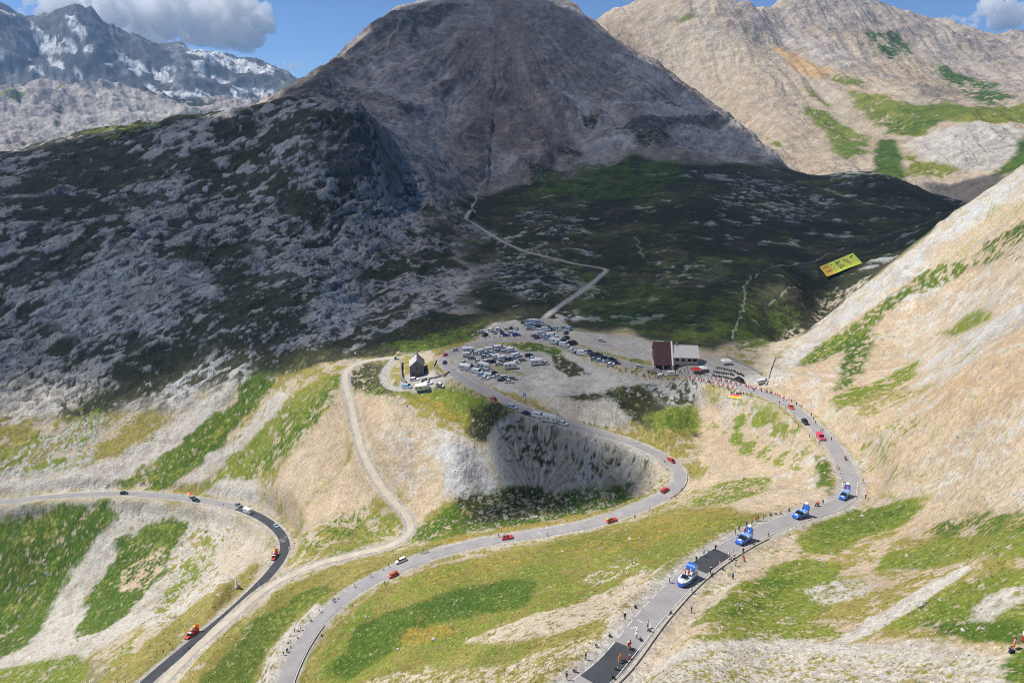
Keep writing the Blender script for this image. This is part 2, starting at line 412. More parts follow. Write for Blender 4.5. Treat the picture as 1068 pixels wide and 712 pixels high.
B_VAL = bound([(400, 372), (470, 362), (520, 372), (570, 366), (600, 350), (660, 352), (700, 320), (760, 315), (800, 345), (815, 372), (835, 352), (860, 330), (890, 325), (930, 345), (1000, 350), (1068, 360), (1200, 380)])
L2 = LR[:, None]
def above(b, soft=0.02):
    return sstep(-soft, soft, L2 - b[None] + 0.03 * NZ[45] * (soft > 0)).astype(np.float32)
leftpart = sstep(395, 425, COLPX + 0 * L2)                   # 0 on the rocky mountain's side
m_far = above(B_FAR)
m_ridge = above(B_RIDGE) * (1 - m_far) * (1 - sstep(330, 360, COLPX))[None]
m_tan = above(B_E) * (1 - m_far) * sstep(330, 400, COLPX)[None]
m_peak = above(B_PEAK) * (1 - above(B_E)) * (1 - m_ridge) * (1 - m_far) * sstep(255, 300, COLPX)[None]
mright = sstep(430, 512, COLPX[None] + 60 * NZ[90] + 55 * NZ[45] + 30 * NB[22] + 18 * NB[11])
m_mass = above(B_MASS) * (1 - above(B_PEAK)) * (1 - m_ridge) * (1 - m_far) * (1 - mright)
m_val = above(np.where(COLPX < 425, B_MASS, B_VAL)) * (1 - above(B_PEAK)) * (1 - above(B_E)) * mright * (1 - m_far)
m_near = np.clip(1 - m_far - m_ridge - m_tan - m_peak - m_mass - m_val, 0, 1)

# ------------------------------------------------------------------ what covers the ground
C = dict(
    G=((0.042, 0.088, 0.012), (0.088, 0.138, 0.020)),        # deep green grass
    L=((0.105, 0.158, 0.020), (0.195, 0.208, 0.040)),        # light green grass
    Y=((0.175, 0.165, 0.038), (0.285, 0.235, 0.075)),        # dry grass
    O=((0.250, 0.190, 0.030), (0.330, 0.210, 0.040)),        # yellow flowers
    T=((0.385, 0.315, 0.228), (0.490, 0.425, 0.330)),        # tan scree
    W=((0.395, 0.303, 0.203), (0.500, 0.402, 0.290)),        # warm tan soil
    P=((0.370, 0.340, 0.295), (0.520, 0.490, 0.440)),        # pale scree
    R=((0.310, 0.318, 0.330), (0.500, 0.505, 0.512)),        # grey rock
    K=((0.060, 0.060, 0.062), (0.140, 0.136, 0.132)),        # dark rock
    B=((0.165, 0.125, 0.104), (0.240, 0.192, 0.165)),        # red brown scree
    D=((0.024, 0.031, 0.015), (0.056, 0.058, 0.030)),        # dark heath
    N=((0.700, 0.710, 0.730), (0.800, 0.810, 0.820)),        # snow
    A=((0.480, 0.300, 0.140), (0.540, 0.380, 0.210)),        # ochre
    V=((0.330, 0.285, 0.275), (0.430, 0.370, 0.340)),        # mauve grey scree
    M=((0.245, 0.220, 0.205), (0.350, 0.318, 0.298)),        # brown grey scree
    X=((0.350, 0.330, 0.300), (0.430, 0.410, 0.380)),        # car park gravel
)
ALB = np.zeros((NR, NA, 3), np.float32)
VEG = np.zeros((NR, NA), np.float32)
ROCK = np.zeros((NR, NA), np.float32)
hmix = np.clip(0.5 + 0.9 * HUE, 0, 1)
VEGK = dict(G=1.0, L=1.0, Y=0.85, O=1.0, D=0.8)
ROCKK = dict(R=1.0, K=1.0, P=0.55, T=0.15)
def lay(k, w, sl=None):
    """lay a cover over the ground where w is above 0"""
    c1, c2 = np.array(C[k][0], np.float32), np.array(C[k][1], np.float32)
    a = ALB if sl is None else ALB[sl]
    hm = hmix if sl is None else hmix[sl]
    col = c1 + (c2 - c1) * hm[..., None]
    a += (col - a) * w[..., None]
    v = VEG if sl is None else VEG[sl]
    v += (VEGK.get(k, 0.0) - v) * w
    q = ROCK if sl is None else ROCK[sl]
    q += (ROCKK.get(k, 0.0) - q) * w

def cover(spk, cov, soft=0.10):
    if cov >= 0.995:
        return np.ones_like(spk)
    th = np.interp(cov, [0, .05, .15, .3, .5, .7, .85, .95, 1], [1.2, .62, .40, .20, 0, -.20, -.40, -.62, -1.2])
    return sstep(th - soft, th + soft, spk)

def patch(k, cov, pts, fe=5.0, r0=40, r1=6500, big=False, wob=9.0, op=1.0):
    poly = []
    n = len(pts)
    for i in range(n):
        x0, y0 = pts[i]; x1, y1 = pts[(i + 1) % n]
        m = max(1, int(math.hypot(x1 - x0, y1 - y0) / 14))
        for q in range(m):
            p = at(x0 + (x1 - x0) * q / m, y0 + (y1 - y0) * q / m, r0 * SCALE, r1 * SCALE)
            poly.append((math.atan2(p[0], p[1]) * F, math.log(math.hypot(p[0], p[1])) * F))
    poly = np.array(poly, np.float32)
    mg = fe + wob * 1.2
    i0, i1 = np.searchsorted(AZ * F, [poly[:, 0].min() - mg, poly[:, 0].max() + mg])
    j0, j1 = np.searchsorted(LR * F, [poly[:, 1].min() - mg, poly[:, 1].max() + mg])
    if i1 - i0 < 2 or j1 - j0 < 2:
        return
    sl = (slice(j0, j1), slice(i0, i1))
    x, y = UU[sl], VV[sl]
    d2 = np.full(x.shape, 1e9, np.float32)
    ins = np.zeros(x.shape, bool)
    for i in range(len(poly)):
        ax, ay = poly[i]; bx, by = poly[(i + 1) % len(poly)]
        ex, ey = bx - ax, by - ay
        l2 = ex * ex + ey * ey + 1e-9
        t = np.clip(((x - ax) * ex + (y - ay) * ey) / l2, 0, 1)
        d2 = np.minimum(d2, (x - ax - t * ex) ** 2 + (y - ay - t * ey) ** 2)
        if ay != by:
            c = (ay > y) != (by > y)
            ins ^= c & (x < (y - ay) * (ex / (by - ay)) + ax)
    sd = np.where(ins, 1, -1) * np.sqrt(d2)
    w = sstep(-fe, fe, sd + wob * (1.5 * WARP[sl] + 0.55 * SPK[sl])) * cover((SPKB if big else SPK)[sl], cov) * op
    w = w.astype(np.float32)
    lay(k, w, sl)
    return sl, w

def trail(k, pts, wpx=1.2, cov=0.9, r0=40, r1=6500, op=1.0):
    """a narrow trodden line"""
    P = [at(x, y, r0 * SCALE, r1 * SCALE) for x, y in pts]
    Q = np.array([(math.atan2(p[0], p[1]) * F, math.log(math.hypot(p[0], p[1])) * F) for p in P], np.float32)
    i0, i1 = np.searchsorted(AZ * F, [Q[:, 0].min() - 8, Q[:, 0].max() + 8])
    j0, j1 = np.searchsorted(LR * F, [Q[:, 1].min() - 12, Q[:, 1].max() + 12])
    sl = (slice(j0, j1), slice(i0, i1))
    x, y = UU[sl] + 3 * NZ[22][sl] + 1.5 * NZ[11][sl], VV[sl] + 6 * NB[22][sl]
    d2 = np.full(x.shape, 1e9, np.float32)
    for i in range(len(Q) - 1):
        ax, ay = Q[i]; ex, ey = Q[i + 1] - Q[i]
        t = np.clip(((x - ax) * ex + (y - ay) * ey) / (ex * ex + ey * ey + 1e-9), 0, 1)
        d2 = np.minimum(d2, (x - ax - t * ex) ** 2 + (y - ay - t * ey) ** 2)
    w = (1 - sstep(wpx * 0.6, wpx * 1.6, np.sqrt(d2))) * cover(SPK[sl], cov) * op
    lay(k, w.astype(np.float32), sl)

# bedding of the rocky mountain: beds rise to the right
bs = (Z - 0.42 * GX) / 1.22
bl = (GX + 0.42 * Z) / 1.22
jm0, jm1 = np.searchsorted(RR, [330 * SCALE, 1300 * SCALE])
BED = np.zeros_like(Z)
BEDF = np.zeros_like(Z)
_s, _l, _y = bs[jm0:jm1], bl[jm0:jm1], GY[jm0:jm1] / 1.22
wq = 9 * NZ[45][jm0:jm1] + 4 * NB[22][jm0:jm1]
BED[jm0:jm1] = fbm((_s + wq) / 9, (_l + 0.5 * _y) / 48, 41, 4, 0.6)
BEDF[jm0:jm1] = fbm((_s + wq) / 22, (_l - 0.3 * _y) / 60, 47, 3, 0.6, ridged=True)
SLA = perlin3((TT - 0.42 * UU + 5 * NZ[22]) / 7, (UU + 0.42 * TT) / 27, VV / 27, 301).astype(np.float32)      # slabs and joints of the bedded rock
SLB = perlin3((TT - 0.42 * UU + 3 * NB[11]) / 3.4, (UU + 0.42 * TT) / 12, VV / 13, 302).astype(np.float32)
def around(c, k, rad, seed, octv=3):
    """ribs that run out from a point, as gullies do"""
    dx, dy = GX - c[0], GY - c[1]
    th = np.arctan2(dx, dy)
    rr = np.sqrt(dx * dx + dy * dy)
    return fbm(th * k + 0.6 * NZ[90], rr / rad + 0.4 * NZ[45], seed, octv, 0.6)
PKC = at(520, -12, 1500 * SCALE, 2300 * SCALE)
BOC = at(560, 520)
RIB = around(PKC, 11.0, 500.0, 61, 4)
RIB = RIB * sstep(80, 620, np.sqrt((GX - PKC[0]) ** 2 + (GY - PKC[1]) ** 2)) + 0.5 * NB[45]
RILL = 0.6 * fbm((GY + 0.25 * GX + 0.5 * Z) / 9 + 1.2 * NZ[45] + 0.4 * NB[22], (GX - 0.25 * GY) / 45, 77, 3, 0.6) + 0.5 * NB[11] + 0.4 * NZ[22]         # rills of the right hand slope, which falls to the left
RIGHT = (sstep(770, 860, COLPX + 0 * L2) * (1 - sstep(math.log(375 * SCALE), math.log(420 * SCALE), L2))).astype(np.float32)
GUL = around(BOC, 9.0, 120.0, 67, 4)
DIA = fbm((UU + 0.36 * VV) / 15 + 0.5 * NZ[45], VV / 170, 73, 4, 0.6)      # scree that falls away to the right
STR = fbm(UU / 13 + 0.5 * NZ[45], VV / 110 + 0.5 * UU / 110, 71, 4, 0.6)   # runnels down the slopes that face the viewer
HI = (0.5 * NB[2.8] + 0.5 * solid(2.0, 19) + 0.35 * NZ[5.5]).astype(np.float32)    # the smallest clumps the grid can hold
# first the general cover of every part of the land ...
one = np.ones_like(Z)
lay('T', one)
lay('Y', m_near * cover(SPKB, 0.55))
lay('L', m_near * cover(SPK, 0.18))
lay('R', m_mass)
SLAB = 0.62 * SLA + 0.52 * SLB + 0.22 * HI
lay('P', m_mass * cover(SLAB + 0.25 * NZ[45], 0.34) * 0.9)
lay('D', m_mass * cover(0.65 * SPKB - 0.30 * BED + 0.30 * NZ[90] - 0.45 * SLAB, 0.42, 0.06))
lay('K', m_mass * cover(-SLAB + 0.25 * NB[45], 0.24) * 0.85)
lay('D', m_mass * cover(0.7 * SPK - 0.55 * SLAB, 0.25) * 0.95)
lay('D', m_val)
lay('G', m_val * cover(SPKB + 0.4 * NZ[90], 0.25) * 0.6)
lay('B', m_val * cover(NZ[45] + 0.5 * SPKB, 0.25) * 0.18)
lay('R', m_val * cover(SPKB - 0.3 * NZ[90] + 0.3 * SLA, 0.10) * 0.8)
lay('P', m_val * cover(SPK + 0.2 * NZ[45], 0.035) * 0.8)
lay('M', m_peak)
lay('B', m_peak * cover(RIB + 0.3 * SPK, 0.45) * 0.6)
lay('R', m_peak * cover(-RIB * 0.9 + 0.45 * SPKB, 0.32) * 0.55)
lay('K', m_peak * cover(RIB * 0.6 - 0.5 * SPKB, 0.22) * 0.62)
lay('V', m_peak * cover(-RIB + 0.3 * SPK, 0.10) * 0.6)
lay('T', m_tan)
lay('W', m_tan * cover(DIA + 0.3 * SPKB, 0.5) * 0.75)
lay('V', m_tan * cover(DIA * 0.8 - 0.3 * SPKB, 0.18) * 0.35)
lay('P', m_tan * cover(SPK - 0.3 * DIA, 0.10) * 0.5)
lay('V', m_ridge)
lay('K', m_ridge * cover(STR * 0.6 + 0.5 * SPKB + .3 * SPK, 0.30) * 0.8)
lay('P', m_ridge * cover(-STR * 0.7 + 0.5 * SPK, 0.3) * 0.6)
lay('K', m_far)
lay('R', m_far * cover(STR * 0.5 + 0.5 * SPKB, 0.3) * 0.35)

# ... then the patches one can point at. The grey peak
PK = dict(r0=640, r1=2300)
patch('B', .75, [(470,60),(500,20),(545,30),(570,90),(590,145),(530,160),(495,120)], 14, op=.6, big=True, **PK)
patch('R', .6, [(385,60),(415,55),(455,95),(440,115),(410,110)], 10, op=.75, **PK)
patch('R', .5, [(600,15),(650,50),(710,90),(790,150),(760,160),(700,125),(640,80)], 12, op=.5, **PK)
patch('K', .7, [(383,36),(402,16),(430,4),(450,2),(440,18),(412,38),(392,44)], 4, **PK)
patch('K', .8, [(420,22),(450,4),(485,0),(475,10),(440,24),(424,32)], 3, **PK)
patch('K', .9, [(427,28),(435,27),(436,40),(431,50),(427,44)], 2, wob=3, **PK)
patch('K', .6, [(300,98),(330,78),(380,95),(392,108),(350,108)], 4, **PK)
patch('R', .6, [(385,116),(430,130),(480,190),(470,210),(440,205),(415,170)], 10, op=.6, **PK)
patch('P', .55, [(430,165),(450,178),(453,190),(440,186)], 2, wob=3, **PK)
patch('P', .5, [(535,145),(565,142),(572,160),(545,165)], 4, op=.5, **PK)
patch('R', .6, [(632,135),(660,127),(720,125),(745,140),(715,158),(650,160)], 4, op=.7, **PK)
patch('D', .6, [(660,128),(700,128),(700,160),(670,158)], 5, **PK)
patch('D', .7, [(570,150),(610,152),(615,162),(580,162)], 4, **PK)
patch('D', .8, [(607,122),(625,122),(622,131),(608,130)], 2, wob=3, **PK)
patch('D', .7, [(550,170),(575,170),(590,195),(560,195)], 5, **PK)
patch('R', .5, [(700,125),(760,120),(800,155),(825,176),(780,172),(730,150)], 8, op=.6, **PK)
trail('P', [(508,0),(520,40),(545,75),(565,105),(580,125),(597,140)], .9, .8, op=.6, **PK)
trail('P', [(388,58),(402,48),(418,30)], .9, .8, op=.7, **PK)
trail('P', [(390,60),(388,80),(396,100)], .9, .7, op=.6, **PK)
trail('K', [(395,118),(420,128),(480,158),(520,178)], 1.0, .7, op=.7, **PK)
trail('P', [(524,170),(510,178),(503,192),(497,207),(490,220)], .9, .95, r0=500, r1=2000)

patch('V', .8, [(385,58),(420,52),(452,80),(462,110),(430,112),(400,100)], 8, op=.7, **PK)
patch('B', .9, [(465,50),(520,30),(555,60),(585,120),(600,150),(540,165),(500,130)], 12, op=.6, **PK)
patch('K', .55, [(520,10),(580,5),(620,40),(650,90),(620,110),(580,70)], 10, op=.5, **PK)
patch('V', .65, [(422,118),(450,132),(492,182),(500,200),(470,206),(440,172)], 6, op=.75, **PK)
patch('K', .85, [(636,129),(665,124),(720,122),(768,127),(760,134),(700,130),(650,135)], 2, wob=4, **PK)
for ln in ([(560,20),(600,70),(640,115)], [(600,30),(650,80),(690,118)], [(470,40),(455,90),(470,140)], [(540,60),(572,120),(612,155)], [(440,30),(415,70),(430,115)], [(640,60),(700,110),(760,150)]):
    trail('V', ln, 1.6, .6, op=.6, **PK)
# the rocky mountain
MS = dict(r0=345, r1=960)
patch('D', .75, [(25,190),(60,160),(110,150),(145,165),(150,195),(120,225),(60,240),(30,225)], 8, big=True, **MS)
patch('D', .6, [(240,130),(330,115),(385,120),(390,150),(340,190),(280,190),(240,165)], 10, big=True, **MS)
patch('D', .6, [(130,260),(200,245),(260,250),(270,300),(220,320),(150,300)], 10, big=True, **MS)
patch('D', .65, [(300,190),(350,175),(370,200),(340,240),(300,240)], 8, big=True, **MS)
patch('D', .85, [(60,420),(140,370),(200,350),(215,380),(160,410),(110,430),(70,440)], 6, **MS)
patch('D', .7, [(160,330),(250,300),(320,300),(330,340),(270,370),(200,360)], 8, **MS)
patch('D', .9, [(255,385),(300,365),(370,355),(350,385),(280,392)], 5, **MS)
patch('D', .9, [(92,138),(180,124),(225,116),(235,120),(180,133),(140,145),(100,146)], 3, **MS)
patch('L', .5, [(92,138),(160,128),(170,134),(120,146)], 3, **MS)
patch('D', .85, [(228,116),(260,108),(300,102),(330,106),(300,112),(245,118)], 2, **MS)
patch('K', .75, [(330,150),(372,130),(396,140),(400,160),(380,180),(345,185),(330,170)], 6, **MS)
patch('R', .8, [(60,300),(130,270),(220,280),(230,310),(160,340),(90,350),(50,330)], 8, big=True, **MS)
patch('P', .6, [(120,300),(165,285),(175,310),(130,320)], 4, **MS)
patch('P', .55, [(0,400),(40,390),(110,385),(125,400),(60,430),(0,440)], 5, **MS)
patch('R', .9, [(325,335),(345,290),(375,245),(398,205),(418,195),(440,255),(410,300),(380,335),(350,345)], 8, r0=345, r1=1000)
patch('P', .35, [(355,270),(380,250),(430,240),(470,250),(460,300),(420,330),(380,330)], 8, r0=345, r1=900)
patch('D', .55, [(370,290),(420,240),(470,240),(480,280),(440,330),(390,340)], 8, big=True, r0=345, r1=900)
patch('P', .7, [(465,285),(495,283),(490,305),(470,312),(445,325),(420,335),(440,310)], 4, r0=345, r1=700)
patch('D', .9, [(400,350),(450,325),(520,330),(500,350),(455,365),(400,372),(350,375)], 5, r0=330, r1=520)
patch('G', .6, [(400,360),(460,345),(510,335),(500,350),(455,365),(420,368)], 5, r0=330, r1=520)

# the valley behind the pass
VA = dict(r0=330, r1=1180)
patch('G', .6, [(560,300),(620,285),(700,300),(790,320),(830,335),(780,352),(730,352),(660,345),(610,330)], 9, op=.5, big=True, **VA)
patch('G', .6, [(560,180),(640,165),(720,170),(700,200),(620,210),(570,200)], 8, op=.8, **VA)
patch('R', 0.30, [(500,275),(545,262),(600,268),(600,300),(560,310),(520,305)], 8, op=.7, **VA)
patch('R', 0.33, [(545,220),(600,222),(610,240),(580,248),(550,240)], 6, op=.7, **VA)
patch('P', 0.27, [(520,245),(560,255),(560,268),(520,262)], 4, op=.7, **VA)
patch('P', 0.27, [(590,295),(640,300),(640,312),(590,310)], 4, op=.7, **VA)
patch('P', 0.24, [(685,285),(720,270),(745,275),(720,290),(690,300)], 5, op=.7, **VA)
patch('P', 0.27, [(740,205),(790,195),(800,205),(750,222)], 4, op=.7, **VA)
patch('R', 0.30, [(860,183),(905,178),(935,186),(910,195),(870,194)], 3, op=.7, **VA)
patch('R', 0.30, [(760,185),(830,190),(870,205),(830,235),(770,215)], 7, op=.7, **VA)
patch('T', .55, [(742,372),(765,362),(800,350),(838,340),(828,358),(808,376),(792,392),(765,378)], 4, r0=300, r1=470)
patch('G', .6, [(760,352),(800,345),(820,340),(800,358),(770,366)], 4, r0=300, r1=470)
patch('T', .45, [(850,318),(880,300),(905,288),(895,305),(870,322)], 3, r0=320, r1=600)
patch('T', .9, [(780,385),(795,370),(815,350),(822,352),(812,372),(800,388)], 2, wob=4, r0=280, r1=470)
trail('P', [(762,352),(770,335),(776,318),(776,302),(782,288)], .8, .8, op=.6, r0=330, r1=900)
trail('P', [(800,318),(815,310),(836,302)], .8, .7, op=.5, r0=330, r1=900)
trail('P', [(785,290),(830,275),(880,258),(930,245)], .7, .7, op=.7, r0=330, r1=1100)
trail('P', [(664,248),(668,262),(676,273)], .7, .7, op=.5, r0=330, r1=1100)
trail('P', [(850,195),(880,205),(920,215),(960,225)], .7, .6, op=.7, r0=330, r1=1200)
trail('R', [(600,300),(560,312),(530,322)], .8, .6, r0=330, r1=700)

# the tan mountain and its hanging valley
TA = dict(r0=900, r1=4300)
patch('V', .85, [(800,5),(860,-20),(1000,-20),(1100,30),(1100,115),(1040,105),(985,75),(900,30),(850,30)], 14, big=True, op=.45, **TA)
patch('V', .6, [(740,-10),(770,0),(830,25),(900,60),(860,70),(800,45)], 8, big=True, op=.7, **TA)
patch('K', .35, [(700,0),(745,5),(790,40),(830,50),(800,55),(740,30)], 6, op=.6, **TA)
patch('K', .30, [(820,0),(870,10),(880,40),(840,40)], 5, op=.6, **TA)
patch('K', .45, [(890,-2),(930,8),(925,30),(905,25)], 5, op=.6, **TA)
patch('K', .35, [(985,30),(1030,38),(1070,32),(1070,70),(1020,70)], 5, op=.6, **TA)
patch('A', .9, [(808,52),(830,55),(862,72),(868,80),(850,82),(825,72)], 5, **TA)
patch('A', .5, [(868,80),(910,90),(935,105),(915,108),(880,95)], 4, op=.7, **TA)
patch('L', .85, [(878,88),(910,98),(935,108),(985,122),(965,140),(930,142),(900,125),(890,108)], 4, **TA)
patch('G', .5, [(910,115),(950,118),(985,124),(960,138),(925,138)], 4, **TA)
patch('L', .8, [(838,112),(860,118),(885,132),(905,145),(903,160),(880,166),(866,148),(850,130)], 4, **TA)
patch('L', .7, [(838,88),(852,96),(870,108),(862,110),(845,100)], 3, wob=4, **TA)
patch('L', .92, [(935,106),(1000,112),(1068,112),(1100,110),(1100,130),(1060,128),(1010,128),(960,122)], 3, wob=4, **TA)
patch('G', .9, [(915,145),(935,146),(942,160),(945,182),(918,182),(912,165)], 3, wob=4, **TA)
patch('L', .8, [(945,160),(965,165),(1000,178),(985,185),(948,182)], 3, **TA)
patch('G', .95, [(1050,150),(1075,140),(1100,150),(1090,185),(1040,180)], 4, **TA)
patch('P', 1.0, [(942,150),(975,136),(1015,129),(1060,131),(1066,140),(1056,165),(1035,180),(1000,177),(962,166)], 3, wob=4, **TA)
patch('G', .65, [(968,62),(985,70),(1020,85),(1058,104),(1030,110),(995,92)], 4, **TA)
patch('G', .6, [(905,36),(935,34),(950,45),(955,55),(930,60),(912,50)], 4, **TA)
patch('L', .8, [(700,22),(715,16),(730,18),(712,25)], 2, wob=3, **TA)
patch('K', .6, [(950,92),(985,88),(1005,105),(975,110)], 4, op=.6, **TA)
patch('L', .8, [(860,76),(880,80),(905,86),(900,92),(870,84)], 2, wob=3, **TA)
patch('L', .7, [(798,143),(808,148),(818,154),(808,154)], 2, wob=3, **TA)
patch('P', .6, [(830,40),(860,55),(900,75),(935,82),(900,80),(850,65)], 5, op=.7, **TA)

# beyond on the left: the grey ridge and the snow
RG = dict(r0=2300, r1=4340)
patch('P', .8, [(0,128),(60,120),(120,122),(140,132),(60,145),(0,146)], 6, **RG)
patch('P', .7, [(90,100),(140,103),(200,118),(180,125),(120,118)], 6, **RG)
patch('D', .85, [(140,95),(190,104),(225,111),(190,110),(150,102)], 2, wob=3, **RG)
patch('L', .6, [(0,96),(50,94),(70,92),(40,99),(0,102)], 2, wob=3, **RG)
patch('D', .7, [(55,118),(66,115),(68,135),(58,138)], 2, wob=3, **RG)
GL = dict(r0=4400, r1=6000)
for q in ([(18,30),(40,48),(62,55),(80,58),(78,50),(50,38),(28,24)], [(0,10),(14,20),(26,34),(10,26),(0,20)], [(18,40),(30,44),(34,50),(22,46)], [(50,58),(62,60),(66,72),(54,68)], [(78,70),(86,74),(84,78),(78,76)], [(25,60),(33,61),(33,66),(26,66)],
          [(70,22),(82,30),(92,44),(86,46),(74,34)], [(107,68),(120,70),(116,76),(108,74)], [(125,62),(140,70),(160,82),(150,84),(130,74)], [(160,76),(185,82),(180,90),(162,86)], [(190,52),(240,64),(290,78),(285,84),(235,72),(196,62)], [(200,66),(215,74),(212,84),(200,78)],
          [(240,92),(285,92),(290,102),(245,106)], [(30,76),(44,76),(44,82),(32,80)], [(150,96),(230,104),(235,112),(160,106)], [(90,54),(98,54),(96,60),(90,60)], [(222,80),(240,84),(238,90),(224,88)], [(0,66),(6,66),(6,70),(0,72)]):
    patch('N', .62, q, 1.0, wob=3, **GL)
patch('K', .8, [(82,14),(105,22),(130,46),(150,60),(165,75),(140,62),(110,40)], 4, **GL)
patch('K', .7, [(230,70),(270,82),(285,92),(250,86)], 3, **GL)

# the near left: meadows and ribs between the rocks and the lower road
NL = dict(r0=120, r1=420)
patch('P', .85, [(-60,500),(0,498),(60,495),(120,478),(180,440),(235,402),(245,405),(215,440),(165,480),(115,512),(0,518)], 5, **NL)
patch('R', .6, [(20,470),(80,440),(110,440),(95,480),(40,500),(0,500)], 6, **NL)
patch('L', 0.42, [(0,450),(45,455),(85,435),(112,438),(92,470),(62,492),(20,492),(0,484)], 6, wob=14, **NL)
patch('G', 0.84, [(118,506),(150,488),(190,466),(235,425),(262,392),(288,394),(268,425),(236,465),(205,492),(170,506)], 4, wob=14, **NL)
patch('L', 0.30, [(130,505),(190,475),(240,440),(225,470),(180,505)], 5, wob=14, **NL)
patch('P', .75, [(186,504),(215,480),(250,450),(288,408),(302,412),(270,450),(238,480),(208,508)], 4, **NL)
patch('L', 0.72, [(205,508),(240,480),(275,450),(305,414),(345,392),(358,398),(345,425),(315,450),(285,485),(255,508),(225,514)], 5, wob=14, **NL)
patch('G', 0.47, [(300,440),(335,405),(355,400),(345,425),(320,448),(285,480),(270,490)], 5, wob=14, **NL)
patch('W', 1.0, [(356,402),(362,430),(368,462),(352,490),(326,512),(308,548),(300,548),(292,532),(276,520),(292,492),(322,455),(346,425)], 5, **NL)
patch('P', .85, [(212,514),(238,498),(262,498),(280,522),(292,540),(270,528),(246,520)], 4, **NL)
patch('W', .9, [(374,452),(386,480),(402,506),(414,528),(390,524),(352,536),(322,556),(318,530),(345,505),(362,488)], 5, **NL)
patch('L', 0.47, [(306,592),(312,562),(350,540),(388,526),(416,540),(418,556),(380,572),(330,582)], 5, wob=14, **NL)
patch('G', 0.37, [(308,570),(345,545),(375,540),(365,560),(330,576)], 4, wob=14, **NL)
patch('D', .75, [(372,380),(400,378),(402,398),(420,408),(412,415),(385,415),(368,400)], 4, **NL)
patch('L', 0.42, [(380,402),(410,405),(420,425),(400,430),(378,420)], 5, wob=14, **NL)
# the gully below the lower road
patch('P', .8, [(-60,530),(0,528),(90,521),(150,521),(230,530),(275,548),(285,580),(262,606),(225,640),(180,660),(150,650),(60,700),(-60,720)], 8, **NL)
patch('Y', .35, [(170,540),(260,545),(270,580),(230,630),(170,655)], 8, **NL)
patch('G', 0.80, [(-80,560),(0,550),(40,538),(75,530),(110,528),(116,538),(100,562),(72,600),(52,640),(30,672),(0,690),(-80,690)], 5, wob=14, **NL)
patch('L', 0.30, [(0,560),(60,545),(70,580),(30,640),(0,650)], 6, wob=14, **NL)
patch('P', .75, [(120,548),(112,575),(100,600),(92,622),(74,650),(48,676),(30,682),(62,650),(80,612),(92,585),(104,560)], 3, **NL)
patch('G', 0.82, [(182,534),(192,552),(182,575),(166,606),(135,636),(88,668),(68,678),(82,642),(98,602),(128,568),(158,548)], 4, wob=14, **NL)
patch('L', 0.37, [(150,550),(188,540),(180,575),(150,600),(130,590)], 6, wob=14, **NL)
patch('W', .5, [(126,596),(150,582),(168,574),(172,590),(152,612),(124,618)], 3, **NL)
patch('L', 0.62, [(214,562),(228,570),(208,605),(176,632),(160,646),(172,616),(194,588)], 3, wob=14, **NL)
patch('T', .6, [(240,545),(275,552),(284,575),(262,600),(232,605),(225,575)], 4, **NL)
patch('P', .8, [(0,690),(40,676),(62,668),(110,660),(150,640),(150,648),(112,668),(64,684),(0,698)], 2, wob=4, **NL)
patch('L', 0.72, [(-60,705),(0,698),(60,686),(98,688),(104,712),(60,740),(-60,740)], 4, wob=14, **NL)
patch('Y', .85, [(100,714),(150,672),(205,628),(262,588),(276,588),(254,616),(214,650),(170,688),(136,716)], 4, **NL)
patch('L', 0.47, [(104,690),(124,672),(140,668),(140,682),(112,704)], 4, wob=14, **NL)
patch('B', .6, [(92,690),(108,682),(112,695),(100,712),(90,712)], 3, op=.7, **NL)
trail('B', [(147,525),(146,533),(144,538)], 1.4, .95, op=.9, **NL)
# between the lower road and the track
patch('Y', .9, [(140,716),(170,700),(240,645),(285,600),(300,600),(290,606),(250,638),(205,672),(165,716)], 3, wob=4, **NL)
patch('T', .8, [(158,720),(186,688),(240,640),(262,622),(280,608),(292,612),(258,638),(212,680),(178,722)], 3, wob=4, **NL)
# the slope above the middle road
patch('Y', .95, [(190,716),(232,670),(290,615),(345,592),(410,578),(445,565),(520,552),(520,560),(440,578),(398,596),(352,620),(316,655),(300,690),(290,720)], 4, **NL)
patch('G', .85, [(205,716),(225,690),(262,650),(318,614),(345,606),(350,614),(318,636),(296,656),(268,690),(262,716)], 5, op=.85, **NL)
patch('L', 0.37, [(280,640),(320,620),(345,615),(310,660),(285,680)], 5, wob=14, **NL)
patch('P', .75, [(268,716),(282,680),(306,650),(330,630),(336,636),(312,664),(296,690),(284,718)], 3, wob=5, **NL)
patch('L', 0.47, [(420,560),(438,545),(455,535),(480,548),(475,562),(440,575)], 5, wob=14, **NL)
patch('O', .45, [(440,570),(480,558),(520,552),(518,560),(470,568)], 4, op=.8, **NL)

# knoll, bowl and banks round the middle road
MD = dict(r0=120, r1=330)
patch('W', .95, [(372,410),(400,415),(430,428),(452,452),(464,480),(470,515),(440,545),(428,540),(412,512),(392,482),(376,446)], 5, **MD)
patch('P', .45, [(395,440),(450,455),(460,490),(430,520),(405,490)], 6, **MD)
patch('P', .9, [(452,448),(480,452),(505,470),(520,500),(515,522),(480,528),(462,500),(455,475)], 6, **MD)
patch('R', .8, [(466,468),(490,468),(512,492),(518,516),(490,522),(470,505)], 6, **MD)
patch('R', .85, [(456,468),(480,462),(508,478),(520,510),(498,526),(466,516)], 6, op=.8, **MD)
patch('L', .92, [(408,408),(440,404),(470,402),(492,408),(520,425),(538,438),(520,448),(490,455),(470,440),(440,425)], 5, **MD)
patch('O', .40, [(412,408),(440,410),(470,425),(500,435),(500,450),(470,440),(430,420)], 5, op=.8, **MD)
patch('D', .85, [(490,425),(520,422),(542,440),(520,452),(500,460),(485,450)], 5, **MD)
